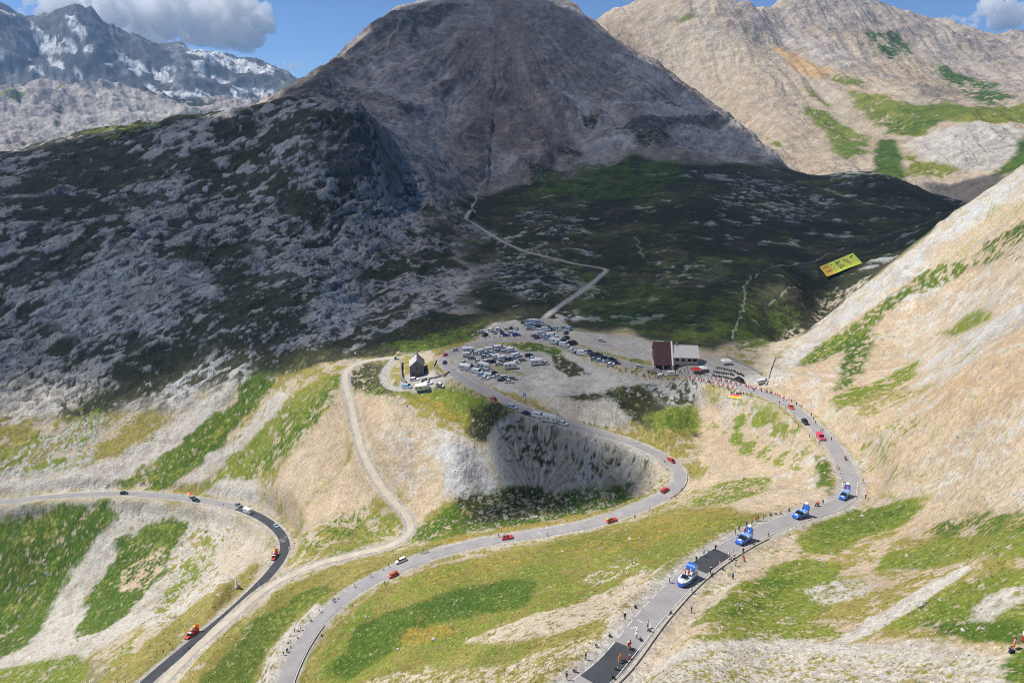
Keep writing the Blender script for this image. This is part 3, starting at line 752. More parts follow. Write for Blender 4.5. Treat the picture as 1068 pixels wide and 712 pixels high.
BOWL = patch('P', .95, [(520,440),(560,432),(640,456),(690,478),(696,492),(680,508),(640,520),(560,520),(520,510),(505,480)], 6, **MD)
patch('R', .45, [(530,440),(600,450),(660,470),(650,500),(560,505)], 7, **MD)
patch('D', .42, [(520,440),(570,438),(600,470),(570,495),(525,480)], 6, wob=4, **MD)
patch('D', .34, [(590,450),(680,480),(670,500),(590,500)], 6, wob=4, **MD)
patch('G', .72, [(428,552),(450,540),(478,520),(520,508),(580,512),(640,508),(685,490),(690,502),(668,520),(620,535),(560,546),(490,556),(440,566)], 6, **MD)
patch('D', .55, [(470,520),(530,510),(600,515),(580,535),(500,545)], 6, **MD)
patch('P', .22, [(500,520),(620,512),(660,515),(600,538),(500,545)], 5, wob=4, **MD)
patch('Y', .8, [(480,558),(560,546),(640,530),(685,512),(690,514),(655,532),(600,546),(520,560)], 3, **MD)
patch('O', .5, [(500,552),(560,545),(620,533),(600,542),(540,554)], 2, op=.8, **MD)
patch('T', .6, [(660,500),(692,486),(700,496),(690,512),(660,518)], 4, **MD)
# the terrace of the pass
TR = dict(r0=230, r1=400)
FLATS = []
FLATS.append(patch('X', 1.0, [(468,384),(474,372),(490,366),(540,360),(590,366),(640,384),(720,398),(690,408),(640,410),(590,418),(560,420),(520,404),(490,394)], 4, **TR))
patch('P', .6, [(560,385),(640,390),(690,402),(660,412),(600,412),(560,405)], 5, **TR)
FLATS.append(patch('X', 1.0, [(498,356),(505,345),(530,342),(550,334),(585,332),(600,345),(640,350),(670,352),(700,372),(690,380),(650,372),(600,358),(540,350)], 3, wob=4, **TR))
FLATS.append(patch('X', 1.0, [(690,380),(740,372),(770,376),(800,392),(806,404),(780,402),(720,390)], 3, wob=4, **TR))
FLATS.append(patch('X', .9, [(418,402),(426,390),(440,388),(462,390),(470,395),(450,406),(430,410)], 3, wob=4, **TR))
patch('L', .8, [(476,392),(500,402),(530,414),(545,424),(530,420),(500,408)], 2, wob=3, **TR)
patch('G', .8, [(530,358),(560,358),(585,366),(588,376),(565,366),(545,366)], 2, wob=4, **TR)
patch('D', .8, [(578,372),(600,378),(615,390),(595,392),(580,384)], 2, wob=4, **TR)
patch('Y', .6, [(505,380),(530,380),(545,390),(525,392)], 3, op=.7, **TR)
patch('P', .9, [(503,345),(515,337),(540,334),(545,340),(525,342),(510,350)], 2, wob=4, **TR)
patch('T', .7, [(640,358),(672,372),(690,378),(668,374),(642,366)], 2, wob=3, **TR)
patch('G', .5, [(648,376),(670,374),(672,378),(655,380)], 2, wob=3, **TR)
# banks between the terrace and the hairpin
patch('P', .9, [(560,418),(600,412),(650,408),(720,404),(760,410),(740,425),(700,420),(660,430),(640,440),(600,438)], 5, **MD)
patch('D', .85, [(576,414),(610,410),(645,404),(672,400),(700,420),(720,440),(730,455),(700,456),(668,442),(640,424),(600,416)], 5, **MD)
patch('P', .8, [(600,425),(630,412),(642,420),(655,440),(640,448),(610,440)], 4, **MD)
patch('R', .7, [(672,400),(735,398),(740,415),(715,430),(690,420)], 5, **MD)
patch('D', .5, [(672,400),(735,398),(740,415),(715,430),(690,420)], 6, **MD)
patch('L', .92, [(672,434),(700,426),(726,424),(735,440),(715,455),(690,452)], 5, **MD)
patch('G', .6, [(680,434),(720,428),(728,440),(700,450)], 5, **MD)
patch('Y', .6, [(690,456),(720,450),(735,470),(730,490),(712,480)], 5, **MD)
patch('W', .9, [(728,408),(770,412),(810,424),(842,450),(866,490),(850,512),(800,500),(760,490),(728,480),(735,445)], 6, **MD)
patch('P', .5, [(740,405),(800,418),(830,445),(840,470),(800,460),(760,440)], 5, **MD)
patch('L', .35, [(740,410),(810,425),(850,470),(830,495),(770,470),(740,440)], 6, big=True, **MD)
patch('G', .75, [(845,466),(862,482),(872,506),(868,520),(852,508),(848,490)], 4, **MD)

# the slope between the middle and the upper road
SL = dict(r0=50, r1=260)
patch('W', .85, [(716,498),(740,492),(800,496),(850,512),(868,522),(830,532),(790,540),(740,540),(705,522)], 6, **SL)
patch('L', .6, [(716,515),(760,500),(800,498),(800,512),(760,525),(720,530)], 6, **SL)
patch('Y', 1.0, [(400,612),(460,588),(540,570),(640,552),(700,528),(760,528),(810,538),(770,558),(735,585),(690,610),(650,645),(600,700),(560,740),(290,740),(305,700),(330,670),(360,640)], 6, **SL)
patch('L', .62, [(400,612),(470,588),(560,570),(660,552),(740,535),(790,540),(740,575),(680,600),(600,630),(520,650),(440,700),(330,720),(340,670)], 8, big=True, op=.85, **SL)
patch('O', .42, [(560,575),(640,556),(710,532),(770,530),(770,545),(700,560),(620,580)], 6, op=.75, **SL)
patch('O', .45, [(440,595),(520,578),(560,585),(500,600),(450,610)], 6, op=.5, **SL)
patch('G', .88, [(340,700),(362,676),(372,655),(400,640),(440,628),(480,612),(520,605),(552,604),(560,615),(548,632),(505,640),(455,650),(425,668),(392,690),(360,712)], 5, **SL)
patch('G', .9, [(470,622),(500,612),(545,606),(555,618),(540,632),(500,636),(480,632)], 4, **SL)
patch('O', .7, [(420,660),(445,652),(468,652),(474,660),(450,668),(425,674)], 4, op=.8, **SL)
patch('T', .75, [(490,668),(530,650),(590,632),(640,612),(672,592),(694,592),(676,616),(640,640),(590,658),(530,672)], 5, **SL)
patch('P', .4, [(610,600),(650,582),(670,585),(650,600),(620,612)], 5, **SL)
patch('T', .5, [(340,730),(400,702),(470,690),(560,680),(620,660),(600,700),(560,740)], 7, **SL)
patch('L', .5, [(430,680),(500,672),(560,672),(540,690),(460,700)], 5, **SL)
patch('T', .7, [(550,740),(600,690),(650,630),(700,588),(720,575),(716,590),(672,628),(630,680),(590,740)], 4, **SL)
patch('P', .55, [(556,730),(620,665),(690,592),(700,594),(640,660),(580,735)], 4, op=.7, **SL)
patch('T', .5, [(700,590),(740,560),(790,542),(830,528),(835,532),(790,548),(745,572)], 3, **SL)
patch('L', .7, [(580,712),(610,694),(618,698),(590,716)], 3, wob=3, op=.8, **SL)
patch('L', .6, [(680,600),(715,575),(722,580),(690,606)], 3, wob=3, op=.7, **SL)

# the right hand slope
RS = dict(r0=45, r1=385)
patch('W', 1.0, [(800,400),(840,350),(930,275),(1068,172),(1300,60),(1400,400),(1400,540),(1068,540),(960,510),(900,520),(900,490),(870,450)], 5, **RS)
patch('P', .92, [(798,398),(806,378),(835,353),(860,331),(930,276),(1000,218),(1068,173),(1140,130),(1140,165),(1068,200),(1000,246),(935,298),(880,342),(840,372),(820,400)], 5, **RS)
patch('R', .7, [(812,385),(870,330),(930,284),(1000,226),(1068,182),(1068,195),(1000,240),(935,296),(880,338),(830,385)], 5, op=.7, **RS)  # grey rock, laid stronger to carry the half shade along the crest
patch('R', .45, [(880,318),(930,278),(975,245),(990,250),(940,290),(895,325)], 4, **RS)
patch('W', .7, [(860,375),(930,320),(1000,280),(1068,240),(1068,300),(1000,340),(930,390),(880,400)], 8, op=.6, **RS)
patch('P', .5, [(930,340),(1000,300),(1068,250),(1068,310),(1000,340),(950,380)], 8, op=.8, **RS)
patch('G', .72, [(826,384),(850,362),(880,345),(905,325),(940,302),(965,290),(950,310),(915,338),(885,360),(855,378)], 4, **RS)
patch('L', .4, [(826,384),(850,362),(905,325),(950,310),(885,360)], 4, **RS)
patch('G', .62, [(940,300),(975,280),(1020,262),(1068,228),(1120,200),(1120,215),(1068,250),(1020,280),(980,298),(950,310)], 4, **RS)
patch('D', .3, [(1020,250),(1068,230),(1068,270),(1040,280)], 4, wob=4, **RS)
patch('G', .7, [(884,356),(902,350),(906,366),(898,388),(888,404),(872,408),(878,384)], 4, **RS)
patch('L', .7, [(866,418),(884,404),(920,396),(962,374),(956,392),(930,408),(890,425),(872,430)], 4, **RS)
patch('Y', .5, [(880,425),(950,395),(980,400),(920,430),(890,440)], 5, **RS)
patch('L', .8, [(978,348),(1005,332),(1036,322),(1032,333),(1002,350),(982,356)], 3, wob=5, **RS)
patch('R', .85, [(955,384),(1000,352),(1068,318),(1110,300),(1110,322),(1068,338),(1005,370),(970,386)], 4, op=.75, **RS)
patch('P', .9, [(950,402),(980,384),(1022,366),(1012,380),(975,398)], 3, wob=4, **RS)
patch('A', .6, [(880,470),(960,410),(1068,345),(1120,330),(1120,420),(1000,450),(920,500)], 10, op=.38, **RS)
patch('L', .18, [(880,450),(960,430),(1068,420),(1068,470),(960,490),(900,490)], 8, **RS)
patch('L', .35, [(885,470),(930,440),(960,440),(930,465),(900,485)], 5, **RS)
patch('Y', .45, [(930,495),(980,488),(1000,496),(960,505)], 4, **RS)
patch('P', .35, [(960,450),(1068,430),(1068,500),(980,500)], 8, op=.6, **RS)
rw = RIGHT * np.clip(1 - VEG, 0, 1)
lay('P', (rw * 0.75 * cover(RILL + 0.35 * SPK, 0.22)).astype(np.float32))
lay('W', (rw * 0.6 * cover(-RILL + 0.3 * SPK, 0.30)).astype(np.float32))
lay('M', (rw * 0.5 * cover(-RILL * 0.8 + 0.5 * SPKB, 0.10)).astype(np.float32))
lay('R', (rw * 0.55 * cover(0.6 * RILL - 0.6 * SPKB + 0.3 * NZ[90], 0.10)).astype(np.float32))
lay('Y', (rw * 0.5 * cover(SPKB + 0.4 * NZ[90], 0.12)).astype(np.float32))
FG = dict(r0=35, r1=200)
patch('W', .8, [(700,650),(760,608),(835,560),(900,530),(960,515),(1068,530),(1300,500),(1300,740),(620,740)], 8, **FG)
patch('Y', .6, [(720,640),(800,590),(900,560),(1000,540),(1300,530),(1300,650),(900,680),(760,680)], 8, big=True, **FG)
patch('L', .92, [(828,564),(850,546),(880,532),(925,524),(962,518),(966,526),(940,548),(905,560),(870,578),(836,576)], 4, **FG)
patch('G', .5, [(840,560),(900,530),(950,525),(920,550),(860,570)], 5, **FG)
patch('L', .85, [(800,592),(840,582),(880,588),(870,608),(830,616),(790,612)], 6, **FG)
patch('L', .80, [(905,596),(930,575),(985,562),(1068,545),(1200,535),(1200,585),(1068,582),(1010,584),(960,592)], 6, **FG)
patch('G', .55, [(960,545),(1068,532),(1200,525),(1200,555),(1068,556),(980,558)], 5, **FG)
patch('L', .75, [(735,632),(770,606),(800,600),(870,600),(900,610),(860,640),(800,655),(750,655)], 7, **FG)
patch('G', .5, [(742,630),(790,604),(830,602),(800,635),(760,645)], 6, **FG)
patch('L', .7, [(720,665),(760,650),(850,645),(880,660),(800,672),(740,676)], 6, **FG)
patch('L', .75, [(905,650),(950,625),(1010,605),(1068,590),(1120,580),(1120,640),(1068,650),(980,650),(930,660)], 7, **FG)
patch('P', .92, [(862,676),(890,655),(930,632),(968,608),(1012,588),(1016,592),(985,612),(948,638),(905,664)], 3, wob=5, **FG)
patch('P', .8, [(1010,634),(1040,618),(1068,610),(1068,628),(1030,648),(1012,648)], 4, **FG)
patch('P', .55, [(840,615),(880,605),(920,602),(900,622),(860,632)], 5, **FG)
patch('P', .8, [(600,740),(660,700),(730,668),(800,665),(880,672),(960,668),(1068,690),(1200,700),(1200,760)], 7, **FG)
patch('Y', .35, [(640,720),(740,676),(1000,690),(1068,700),(1068,730)], 8, **FG)
patch('G', .85, [(950,648),(1000,652),(1050,645),(1068,650),(1068,668),(1030,668),(980,658)], 4, **FG)
patch('G', .8, [(1040,690),(1068,680),(1100,690),(1080,720),(1045,712)], 4, **FG)
patch('L', .8, [(718,655),(740,630),(765,615),(770,622),(748,648)], 3, **FG)
patch('G', .8, [(735,618),(765,594),(775,594),(752,618)], 2, wob=3, **FG)
patch('T', .7, [(700,640),(760,590),(800,566),(830,556),(826,566),(780,598),(720,650),(690,690),(660,710)], 4, **FG)

# verges of the roads: gravel; never grass on the road bed
verge = np.zeros_like(Z)
verge[:jn] = (1 - sstep(0.5, 2.2, RD[:jn] + 0.9 * SPK[:jn])) * (RD[:jn] < 50)
lay('X', (verge * 0.9).astype(np.float32))

# small scale mottling everywhere: tussocks, stones, cracks
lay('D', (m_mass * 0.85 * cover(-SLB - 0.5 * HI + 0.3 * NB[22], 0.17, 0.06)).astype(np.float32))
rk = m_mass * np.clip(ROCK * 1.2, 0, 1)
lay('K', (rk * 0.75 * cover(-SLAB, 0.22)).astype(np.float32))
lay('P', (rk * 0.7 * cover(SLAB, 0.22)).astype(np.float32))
lay('R', (m_mass * (1 - ROCK) * 0.8 * cover(SLAB + 0.3 * SPK, 0.12)).astype(np.float32))
lay('K', (m_mass * (0.25 + 0.75 * ROCK) * (1 - sstep(0.02, 0.08, np.abs(SLA + 0.15 * HI))) * 0.85).astype(np.float32))
lay('K', (m_mass * (0.25 + 0.75 * ROCK) * (1 - sstep(0.02, 0.07, np.abs(NB[11] + 0.5 * NZ[22]))) * 0.7).astype(np.float32))
lay('D', (RIGHT * 0.6 * cover(HI - 0.25 * SPK, 0.055)).astype(np.float32))
lay('Y', (RIGHT * 0.6 * cover(-HI + 0.5 * SPKB, 0.09)).astype(np.float32))
lay('K', (m_far * 0.5 * cover(HI + 0.4 * SPK, 0.3)).astype(np.float32))
lay('K', (m_peak * 0.30 * cover(HI - 0.4 * SPK, 0.25)).astype(np.float32))
lay('V', (m_peak * 0.30 * cover(HI + 0.3 * NB[11], 0.25)).astype(np.float32))
lay('P', (m_val * 0.6 * cover(-HI + 0.2 * SPK, 0.025)).astype(np.float32))
lay('D', (m_val * 0.6 * cover(HI, 0.2)).astype(np.float32))
nb = m_near * (RD > 1.0) * (1 - VEG)
lay('Y', (nb * 0.6 * cover(HI + 0.5 * SPK, 0.10)).astype(np.float32))
lay('D', (nb * 0.5 * cover(HI - 0.3 * SPK, 0.07)).astype(np.float32))
lay('P', (nb * 0.6 * cover(-HI + 0.4 * NB[22], 0.10)).astype(np.float32))
nb = m_near * (RD > 1.0) * VEG
lay('Y', (nb * 0.45 * cover(HI + 0.4 * SPK, 0.16)).astype(np.float32))
lay('G', (nb * 0.50 * cover(-HI + 0.4 * SPK, 0.16)).astype(np.float32))
lay('P', (nb * 0.7 * cover(HI - 0.5 * SPK, 0.05)).astype(np.float32))
lay('T', (nb * 0.45 * cover(0.7 * SPK + 0.5 * HI - 0.3 * NZ[90], 0.08)).astype(np.float32))
lay('G', (nb * 0.6 * cover(0.7 * SPKB - 0.4 * HI + 0.2 * NZ[45], 0.14)).astype(np.float32))
lay('Y', (nb * 0.55 * cover(-0.7 * SPKB + 0.4 * HI, 0.18)).astype(np.float32))
fl_ = m_near * (RD > 1.5) * (ALB[..., 0] > 0.30) * (ALB[..., 2] > 0.27)
lay('M', (fl_ * 0.25 * cover(SPKB + 0.3 * HI, 0.2)).astype(np.float32))
ALB *= (1 + 0.26 * np.clip(HI, -1, 1) + 0.10 * np.clip(NB[11] + NZ[22], -1, 1))[..., None] * (1 - 0.0)
# ------------------------------------------------------------------ relief: crags, ribs, gullies and tussocks
FLAT = np.zeros_like(Z)
for sl, w in FLATS:
    FLAT[sl] = np.maximum(FLAT[sl], w)
PXM = RR[:, None].astype(np.float32) / F                    # one survey step in metres at that distance
free = np.ones_like(Z)
free[:jn] = sstep(0.3, 6.0, RD[:jn])
free *= 1 - FLAT
dz = (m_near + m_val) * (1.1 * NZ[22] + 0.7 * NB[11] + 0.42 * NZ[5.5] + 0.22 * NB[2.8])
dz += m_near * (1 - VEG) * 0.45 * STR
sl, w = BOWL
dz[sl] += w * (3.6 * GUL[sl])
def crags(sizes, seed, gain=0.58):
    q, amp = 0, 1.0
    for k, lam in enumerate(sizes):
        q = q + amp * (1 - 2.2 * np.abs(solid(lam, seed + k))); amp *= gain
    return q - 0.6
crag = crags((36, 18, 9, 4.5), 93)
dz += (m_near + m_val) * ROCK * 1.35 * crag
dz += m_mass * (2.2 * BED + 1.5 * BEDF + 1.0 * crag * (0.4 + 0.6 * ROCK) + 0.9 * SLA + 0.55 * SLB)
pkd = np.sqrt((GX - PKC[0]) ** 2 + (GY - PKC[1]) ** 2)
def ledges(lam, sd):
    q = (TT - 0.42 * UU) / lam + 0.9 * NZ[45] + 0.35 * NB[22] + 0.12 * NB[11]
    return (lam / 6.283 * np.sin(6.283 * q) * np.clip(0.55 + 1.1 * perlin3(UU / 40, VV / 40, TT / 40, sd), 0, 1)).astype(np.float32)
dz += m_mass * (0.6 * ledges(15.0, 401) + 0.55 * ledges(5.6, 402)) * (0.45 + 0.55 * ROCK)
dz += m_peak * 2.0 * crag * ROCK
dz += m_peak * 1.1 * crag * (0.3 + 0.7 * sstep(0.0, 0.6, NZ[90] + 0.3 * NB[45]))
dz += RIGHT * (1 - 0.7 * VEG) * (0.5 * RILL + 0.6 * crag * (0.3 + ROCK))
dz += m_peak * (6.0 * NZ[90] + 3.0 * NB[45])
dz += m_peak * (4.2 * RIB * sstep(60, 520, pkd) + 1.6 * NB[22] + 0.9 * NB[11] + 0.5 * NZ[5.5])
cr2 = crags((44, 22, 11, 5.5), 197)
dz += m_tan * (1.9 * DIA + 2.1 * cr2 * (0.2 + 0.75 * np.clip(ROCK * 2 + (L2 > math.log(2500 * SCALE)), 0, 1)) + 2.0 * NZ[45] + 0.8 * NB[11])
dz += m_ridge * (5.0 * cr2 + 2.0 * STR + 1.0 * NB[11])
cr3 = crags((60, 30, 15, 7, 3.5), 297, 0.55)
dz += m_far * (6.5 * cr3 + 1.0 * STR)
Z += (dz * free * PXM).astype(np.float32)
grid_refresh()

# ------------------------------------------------------------------ materials
MATS = {}
def nodes_of(name):
    m = bpy.data.materials.new(name)
    m.use_nodes = True
    nt = m.node_tree
    return m, nt.nodes, nt.links, nt.nodes['Principled BSDF']
def mnode(n, op, a, b=None, c=None, l=None):
    q = n.new('ShaderNodeMath'); q.operation = op
    for i, v in enumerate((a, b, c)):
        if v is None: continue
        if hasattr(v, 'links') or hasattr(v, 'is_linked'): l.new(v, q.inputs[i])
        else: q.inputs[i].default_value = v
    return q.outputs[0]

def ground_material():
    m, n, l, b = nodes_of('ground_cover')
    col = n.new('ShaderNodeAttribute'); col.attribute_name = 'Col'
    cov = n.new('ShaderNodeAttribute'); cov.attribute_name = 'Cov'
    sep = n.new('ShaderNodeSeparateColor'); l.new(cov.outputs['Color'], sep.inputs[0])
    veg, rock, siz = sep.outputs[0], sep.outputs[1], sep.outputs[2]
    tc = n.new('ShaderNodeTexCoord')
    def noise(scale, detail=4, rough=0.6):
        q = n.new('ShaderNodeTexNoise'); q.inputs['Scale'].default_value = scale
        q.inputs['Detail'].default_value = detail; q.inputs['Roughness'].default_value = rough
        l.new(tc.outputs['Object'], q.inputs['Vector']); return q.outputs['Fac']
    n1, n2, n3, n4 = noise(0.9, 5), noise(3.1, 3), noise(0.16, 6, 0.65), noise(0.03, 7, 0.7)
    # clumps: fine near by, coarser on the far mountains
    fine = mnode(n, 'MULTIPLY_ADD', n2, 0.5, mnode(n, 'MULTIPLY', n1, 0.5, l=l), l=l)
    mix = n.new('ShaderNodeMix'); mix.data_type = 'FLOAT'
    l.new(siz, mix.inputs[0]); l.new(fine, mix.inputs[2])
    l.new(mnode(n, 'MULTIPLY_ADD', n3, 0.5, mnode(n, 'MULTIPLY', n4, 0.5, l=l), l=l), mix.inputs[3])
    f = mix.outputs[0]
    k = n.new('ShaderNodeMapRange'); k.inputs[1].default_value = 0.34; k.inputs[2].default_value = 0.66
    k.inputs[3].default_value = 0.62; k.inputs[4].default_value = 1.38
    l.new(f, k.inputs[0])
    mul = n.new('ShaderNodeVectorMath'); mul.operation = 'SCALE'
    l.new(col.outputs['Color'], mul.inputs[0]); l.new(k.outputs[0], mul.inputs['Scale'])
    # stones lying in the bare ground
    vo = n.new('ShaderNodeTexVoronoi'); vo.inputs['Scale'].default_value = 1.1; l.new(tc.outputs['Object'], vo.inputs['Vector'])
    st = n.new('ShaderNodeMapRange'); st.inputs[1].default_value = 0.16; st.inputs[2].default_value = 0.22; st.inputs[3].default_value = 1; st.inputs[4].default_value = 0
    l.new(vo.outputs['Distance'], st.inputs[0])
    sel = mnode(n, 'GREATER_THAN', n1, 0.56, l=l)
    amt = mnode(n, 'MULTIPLY', mnode(n, 'MULTIPLY', st.outputs[0], sel, l=l), 0.55, l=l)
    mx = n.new('ShaderNodeMix'); mx.data_type = 'RGBA'
    l.new(amt, mx.inputs[0]); l.new(mul.outputs[0], mx.inputs[6]); mx.inputs[7].default_value = (0.46, 0.43, 0.39, 1)
    l.new(mx.outputs[2], b.inputs['Base Color'])
    b.inputs['Roughness'].default_value = 0.95
    b.inputs['Specular IOR Level'].default_value = 0.15
    bp = n.new('ShaderNodeBump'); bp.inputs['Strength'].default_value = 0.75
    hgt = mnode(n, 'MULTIPLY_ADD', n1, 0.5, mnode(n, 'MULTIPLY_ADD', n3, mnode(n, 'MULTIPLY_ADD', siz, 5.0, 1.2, l=l), mnode(n, 'MULTIPLY', n4, mnode(n, 'MULTIPLY', siz, 26.0, l=l), l=l), l=l), l=l)
    l.new(hgt, bp.inputs['Height']); bp.inputs['Distance'].default_value = 1.0
    l.new(bp.outputs[0], b.inputs['Normal'])
    return m
M_GROUND = ground_material()

def set_struct(o, kind='structure'):
    o['kind'] = kind
    return o

def grid_mesh(name, mask):
    """the quads of the land where mask holds, as one mesh"""
    jj, ii = np.nonzero(mask)
    v0 = jj * NA + ii
    q = np.stack([v0, v0 + 1, v0 + NA + 1, v0 + NA], -1)
    used, inv = np.unique(q, return_inverse=True)
    inv = inv.reshape(-1).astype(np.int32)
    me = bpy.data.meshes.new(name)
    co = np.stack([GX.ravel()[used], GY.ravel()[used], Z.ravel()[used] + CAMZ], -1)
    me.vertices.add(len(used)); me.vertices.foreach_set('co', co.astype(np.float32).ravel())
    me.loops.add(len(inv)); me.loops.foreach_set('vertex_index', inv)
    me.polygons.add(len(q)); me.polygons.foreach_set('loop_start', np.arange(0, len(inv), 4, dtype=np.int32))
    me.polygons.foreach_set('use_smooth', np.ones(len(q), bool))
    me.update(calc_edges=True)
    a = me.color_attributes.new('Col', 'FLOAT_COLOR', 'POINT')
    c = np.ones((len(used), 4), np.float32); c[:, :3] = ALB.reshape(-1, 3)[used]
    a.data.foreach_set('color', c.ravel())
    a = me.color_attributes.new('Cov', 'FLOAT_COLOR', 'POINT')
    c[:, 0] = VEG.ravel()[used]; c[:, 1] = ROCK.ravel()[used]; c[:, 2] = FARM.ravel()[used]
    a.data.foreach_set('color', c.ravel())
    me.materials.append(M_GROUND)
    o = bpy.data.objects.new(name, me)
    COL.objects.link(o)
    return set_struct(o)

FARM = (sstep(math.log(330), math.log(1100), L2) + 0 * Z).astype(np.float32)
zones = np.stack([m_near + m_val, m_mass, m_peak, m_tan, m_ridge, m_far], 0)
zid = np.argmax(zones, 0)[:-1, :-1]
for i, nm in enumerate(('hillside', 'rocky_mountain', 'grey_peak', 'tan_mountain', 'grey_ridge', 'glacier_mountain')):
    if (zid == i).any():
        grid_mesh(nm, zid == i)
del zones, zid
# ------------------------------------------------------------------ roads
def simple_mat(name, col, rough=0.6, metal=0.0, vary=0.12, scale=3.0, coat=0.0, bump=0.0, spec=0.5):
    if name in MATS:
        return MATS[name]
    m, n, l, b = nodes_of(name)
    tc = n.new('ShaderNodeTexCoord')
    q = n.new('ShaderNodeTexNoise'); q.inputs['Scale'].default_value = scale; q.inputs['Detail'].default_value = 5
    l.new(tc.outputs['Object'], q.inputs['Vector'])
    k = n.new('ShaderNodeMapRange'); k.inputs[1].default_value = 0.3; k.inputs[2].default_value = 0.7
    k.inputs[3].default_value = 1 - vary; k.inputs[4].default_value = 1 + vary
    l.new(q.outputs['Fac'], k.inputs[0])
    mul = n.new('ShaderNodeVectorMath'); mul.operation = 'SCALE'
    mul.inputs[0].default_value = col
    l.new(k.outputs[0], mul.inputs['Scale'])
    l.new(mul.outputs[0], b.inputs['Base Color'])
    b.inputs['Roughness'].default_value = rough
    b.inputs['Metallic'].default_value = metal
    b.inputs['Coat Weight'].default_value = coat
    b.inputs['Specular IOR Level'].default_value = spec
    if bump:
        bp = n.new('ShaderNodeBump'); bp.inputs['Strength'].default_value = bump; bp.inputs['Distance'].default_value = 0.05
        l.new(q.outputs['Fac'], bp.inputs['Height']); l.new(bp.outputs[0], b.inputs['Normal'])
    MATS[name] = m
    return m
def asphalt_mat(name, c1, c2):
    m, n, l, b = nodes_of(name)
    tc = n.new('ShaderNodeTexCoord')
    def noise(s, d):
        q = n.new('ShaderNodeTexNoise'); q.inputs['Scale'].default_value = s; q.inputs['Detail'].default_value = d
        q.inputs['Roughness'].default_value = 0.65
        l.new(tc.outputs['Object'], q.inputs['Vector']); return q.outputs['Fac']
    f = mnode(n, 'ADD', mnode(n, 'MULTIPLY', noise(0.22, 5), 0.7, l=l), mnode(n, 'MULTIPLY', noise(2.5, 4), 0.3, l=l), l=l)
    r = n.new('ShaderNodeValToRGB')
    r.color_ramp.elements[0].position = 0.36; r.color_ramp.elements[0].color = (*c1, 1)
    r.color_ramp.elements[1].position = 0.64; r.color_ramp.elements[1].color = (*c2, 1)
    l.new(f, r.inputs[0]); l.new(r.outputs[0], b.inputs['Base Color'])
    b.inputs['Roughness'].default_value = 0.85
    b.inputs['Specular IOR Level'].default_value = 0.3
    return m
M_ROAD = asphalt_mat('worn_asphalt', (0.255, 0.242, 0.246), (0.345, 0.330, 0.332))
M_ROADN = asphalt_mat('new_asphalt', (0.040, 0.043, 0.052), (0.070, 0.074, 0.085))
M_ROADM = asphalt_mat('older_asphalt', (0.225, 0.220, 0.222), (0.310, 0.300, 0.300))
M_TRACK = asphalt_mat('trodden_gravel', (0.42, 0.36, 0.28), (0.55, 0.49, 0.40))
M_TRACKG = asphalt_mat('grey_gravel', (0.36, 0.33, 0.29), (0.50, 0.47, 0.42))
M_PAINT = simple_mat('road_paint', (0.62, 0.62, 0.60), 0.7, vary=0.25, scale=1.5)

def frame(L):
    d = np.gradient(L[:, :2], axis=0)
    d /= np.linalg.norm(d, axis=1)[:, None] + 1e-9
    nrm = np.stack([d[:, 1], -d[:, 0]], -1)                  # to the right of travel
    return d, nrm
def run(L):
    return np.concatenate([[0], np.cumsum(np.linalg.norm(np.diff(L, axis=0), axis=1))])

def ribbon(name, L, o0, o1, dz, mat, i0=0, i1=None, jit=0.0, nsub=1, parent=None, seed=5):
    """a strip along a line between two sideways offsets"""
    i1 = len(L) if i1 is None else i1
    _, nrm = frame(L)
    s = run(L)
    P = L[i0:i1]; Nn = nrm[i0:i1]; ss = s[i0:i1]
    j0 = jit * fbm(ss / 7, 0 * ss, seed, 3) if jit else 0
    j1 = jit * fbm(ss / 7, 0 * ss + 9.5, seed + 1, 3) if jit else 0
    vs = []
    for q in range(nsub + 1):
        t = q / nsub
        o = (o0 + j0) * (1 - t) + (o1 + j1) * t
        pos = P.copy()
        pos[:, :2] += Nn * np.reshape(o, (-1, 1) if np.ndim(o) else ())
        pos[:, 2] += dz + CAMZ
        vs.append(pos)
    V = np.concatenate(vs); m = len(P)
    Fc = []
    for q in range(nsub):
        a = np.arange(m - 1) + q * m
        Fc += np.stack([a, a + m, a + m + 1, a + 1], -1)[:, ::-1].tolist()
    me = bpy.data.meshes.new(name)
    me.from_pydata(V.tolist(), [], Fc)
    me.materials.append(mat)
    o = bpy.data.objects.new(name, me); COL.objects.link(o)
    if parent: o.parent = parent
    else: set_struct(o)
    return o

def idx(L, px, py):
    """station of a line nearest to where a sight line meets the ground"""
    p = at(px, py)
    return int(np.argmin(((L[:, :2] - p[:2]) ** 2).sum(1)))
HA, HC = 2.45, 2.25
iA = idx(LA, 470, 372)                                       # the two hairpin arms are one road
ribbon('road', LA, -HA, HA, 0.03, M_ROAD, nsub=2, jit=0.06)
ribbon('road', LC, -HC, HC, 0.03, M_ROADM, 0, idx(LC, 250, 530), nsub=2, jit=0.06)
ribbon('road', LC, -HC, HC, 0.03, M_ROADN, idx(LC, 250, 530) - 1, nsub=2, jit=0.05)
a0, a1 = idx(LA, 607, 707), idx(LA, 645, 668)
ribbon('road_patch', LA, -HA + 0.35, HA - 0.1, 0.036, M_ROADN, min(a0, a1), max(a0, a1), nsub=1)
a0, a1 = idx(LA, 733, 596), idx(LA, 757, 574)
ribbon('road_patch', LA, -HA + 0.2, HA - 0.15, 0.036, M_ROADN, min(a0, a1), max(a0, a1), nsub=1)
ribbon('track', LD, -1.55, 1.55, 0.05, M_TRACK, jit=0.35, nsub=2, seed=11)
ribbon('track', LE, -1.15, -0.35, 0.05, M_TRACKG, jit=0.15, seed=21)
ribbon('track', LE, 0.35, 1.15, 0.05, M_TRACKG, jit=0.15, seed=31)
ribbon('path', LF, -1.0, 1.0, 0.05, M_TRACKG, jit=0.35, seed=41)
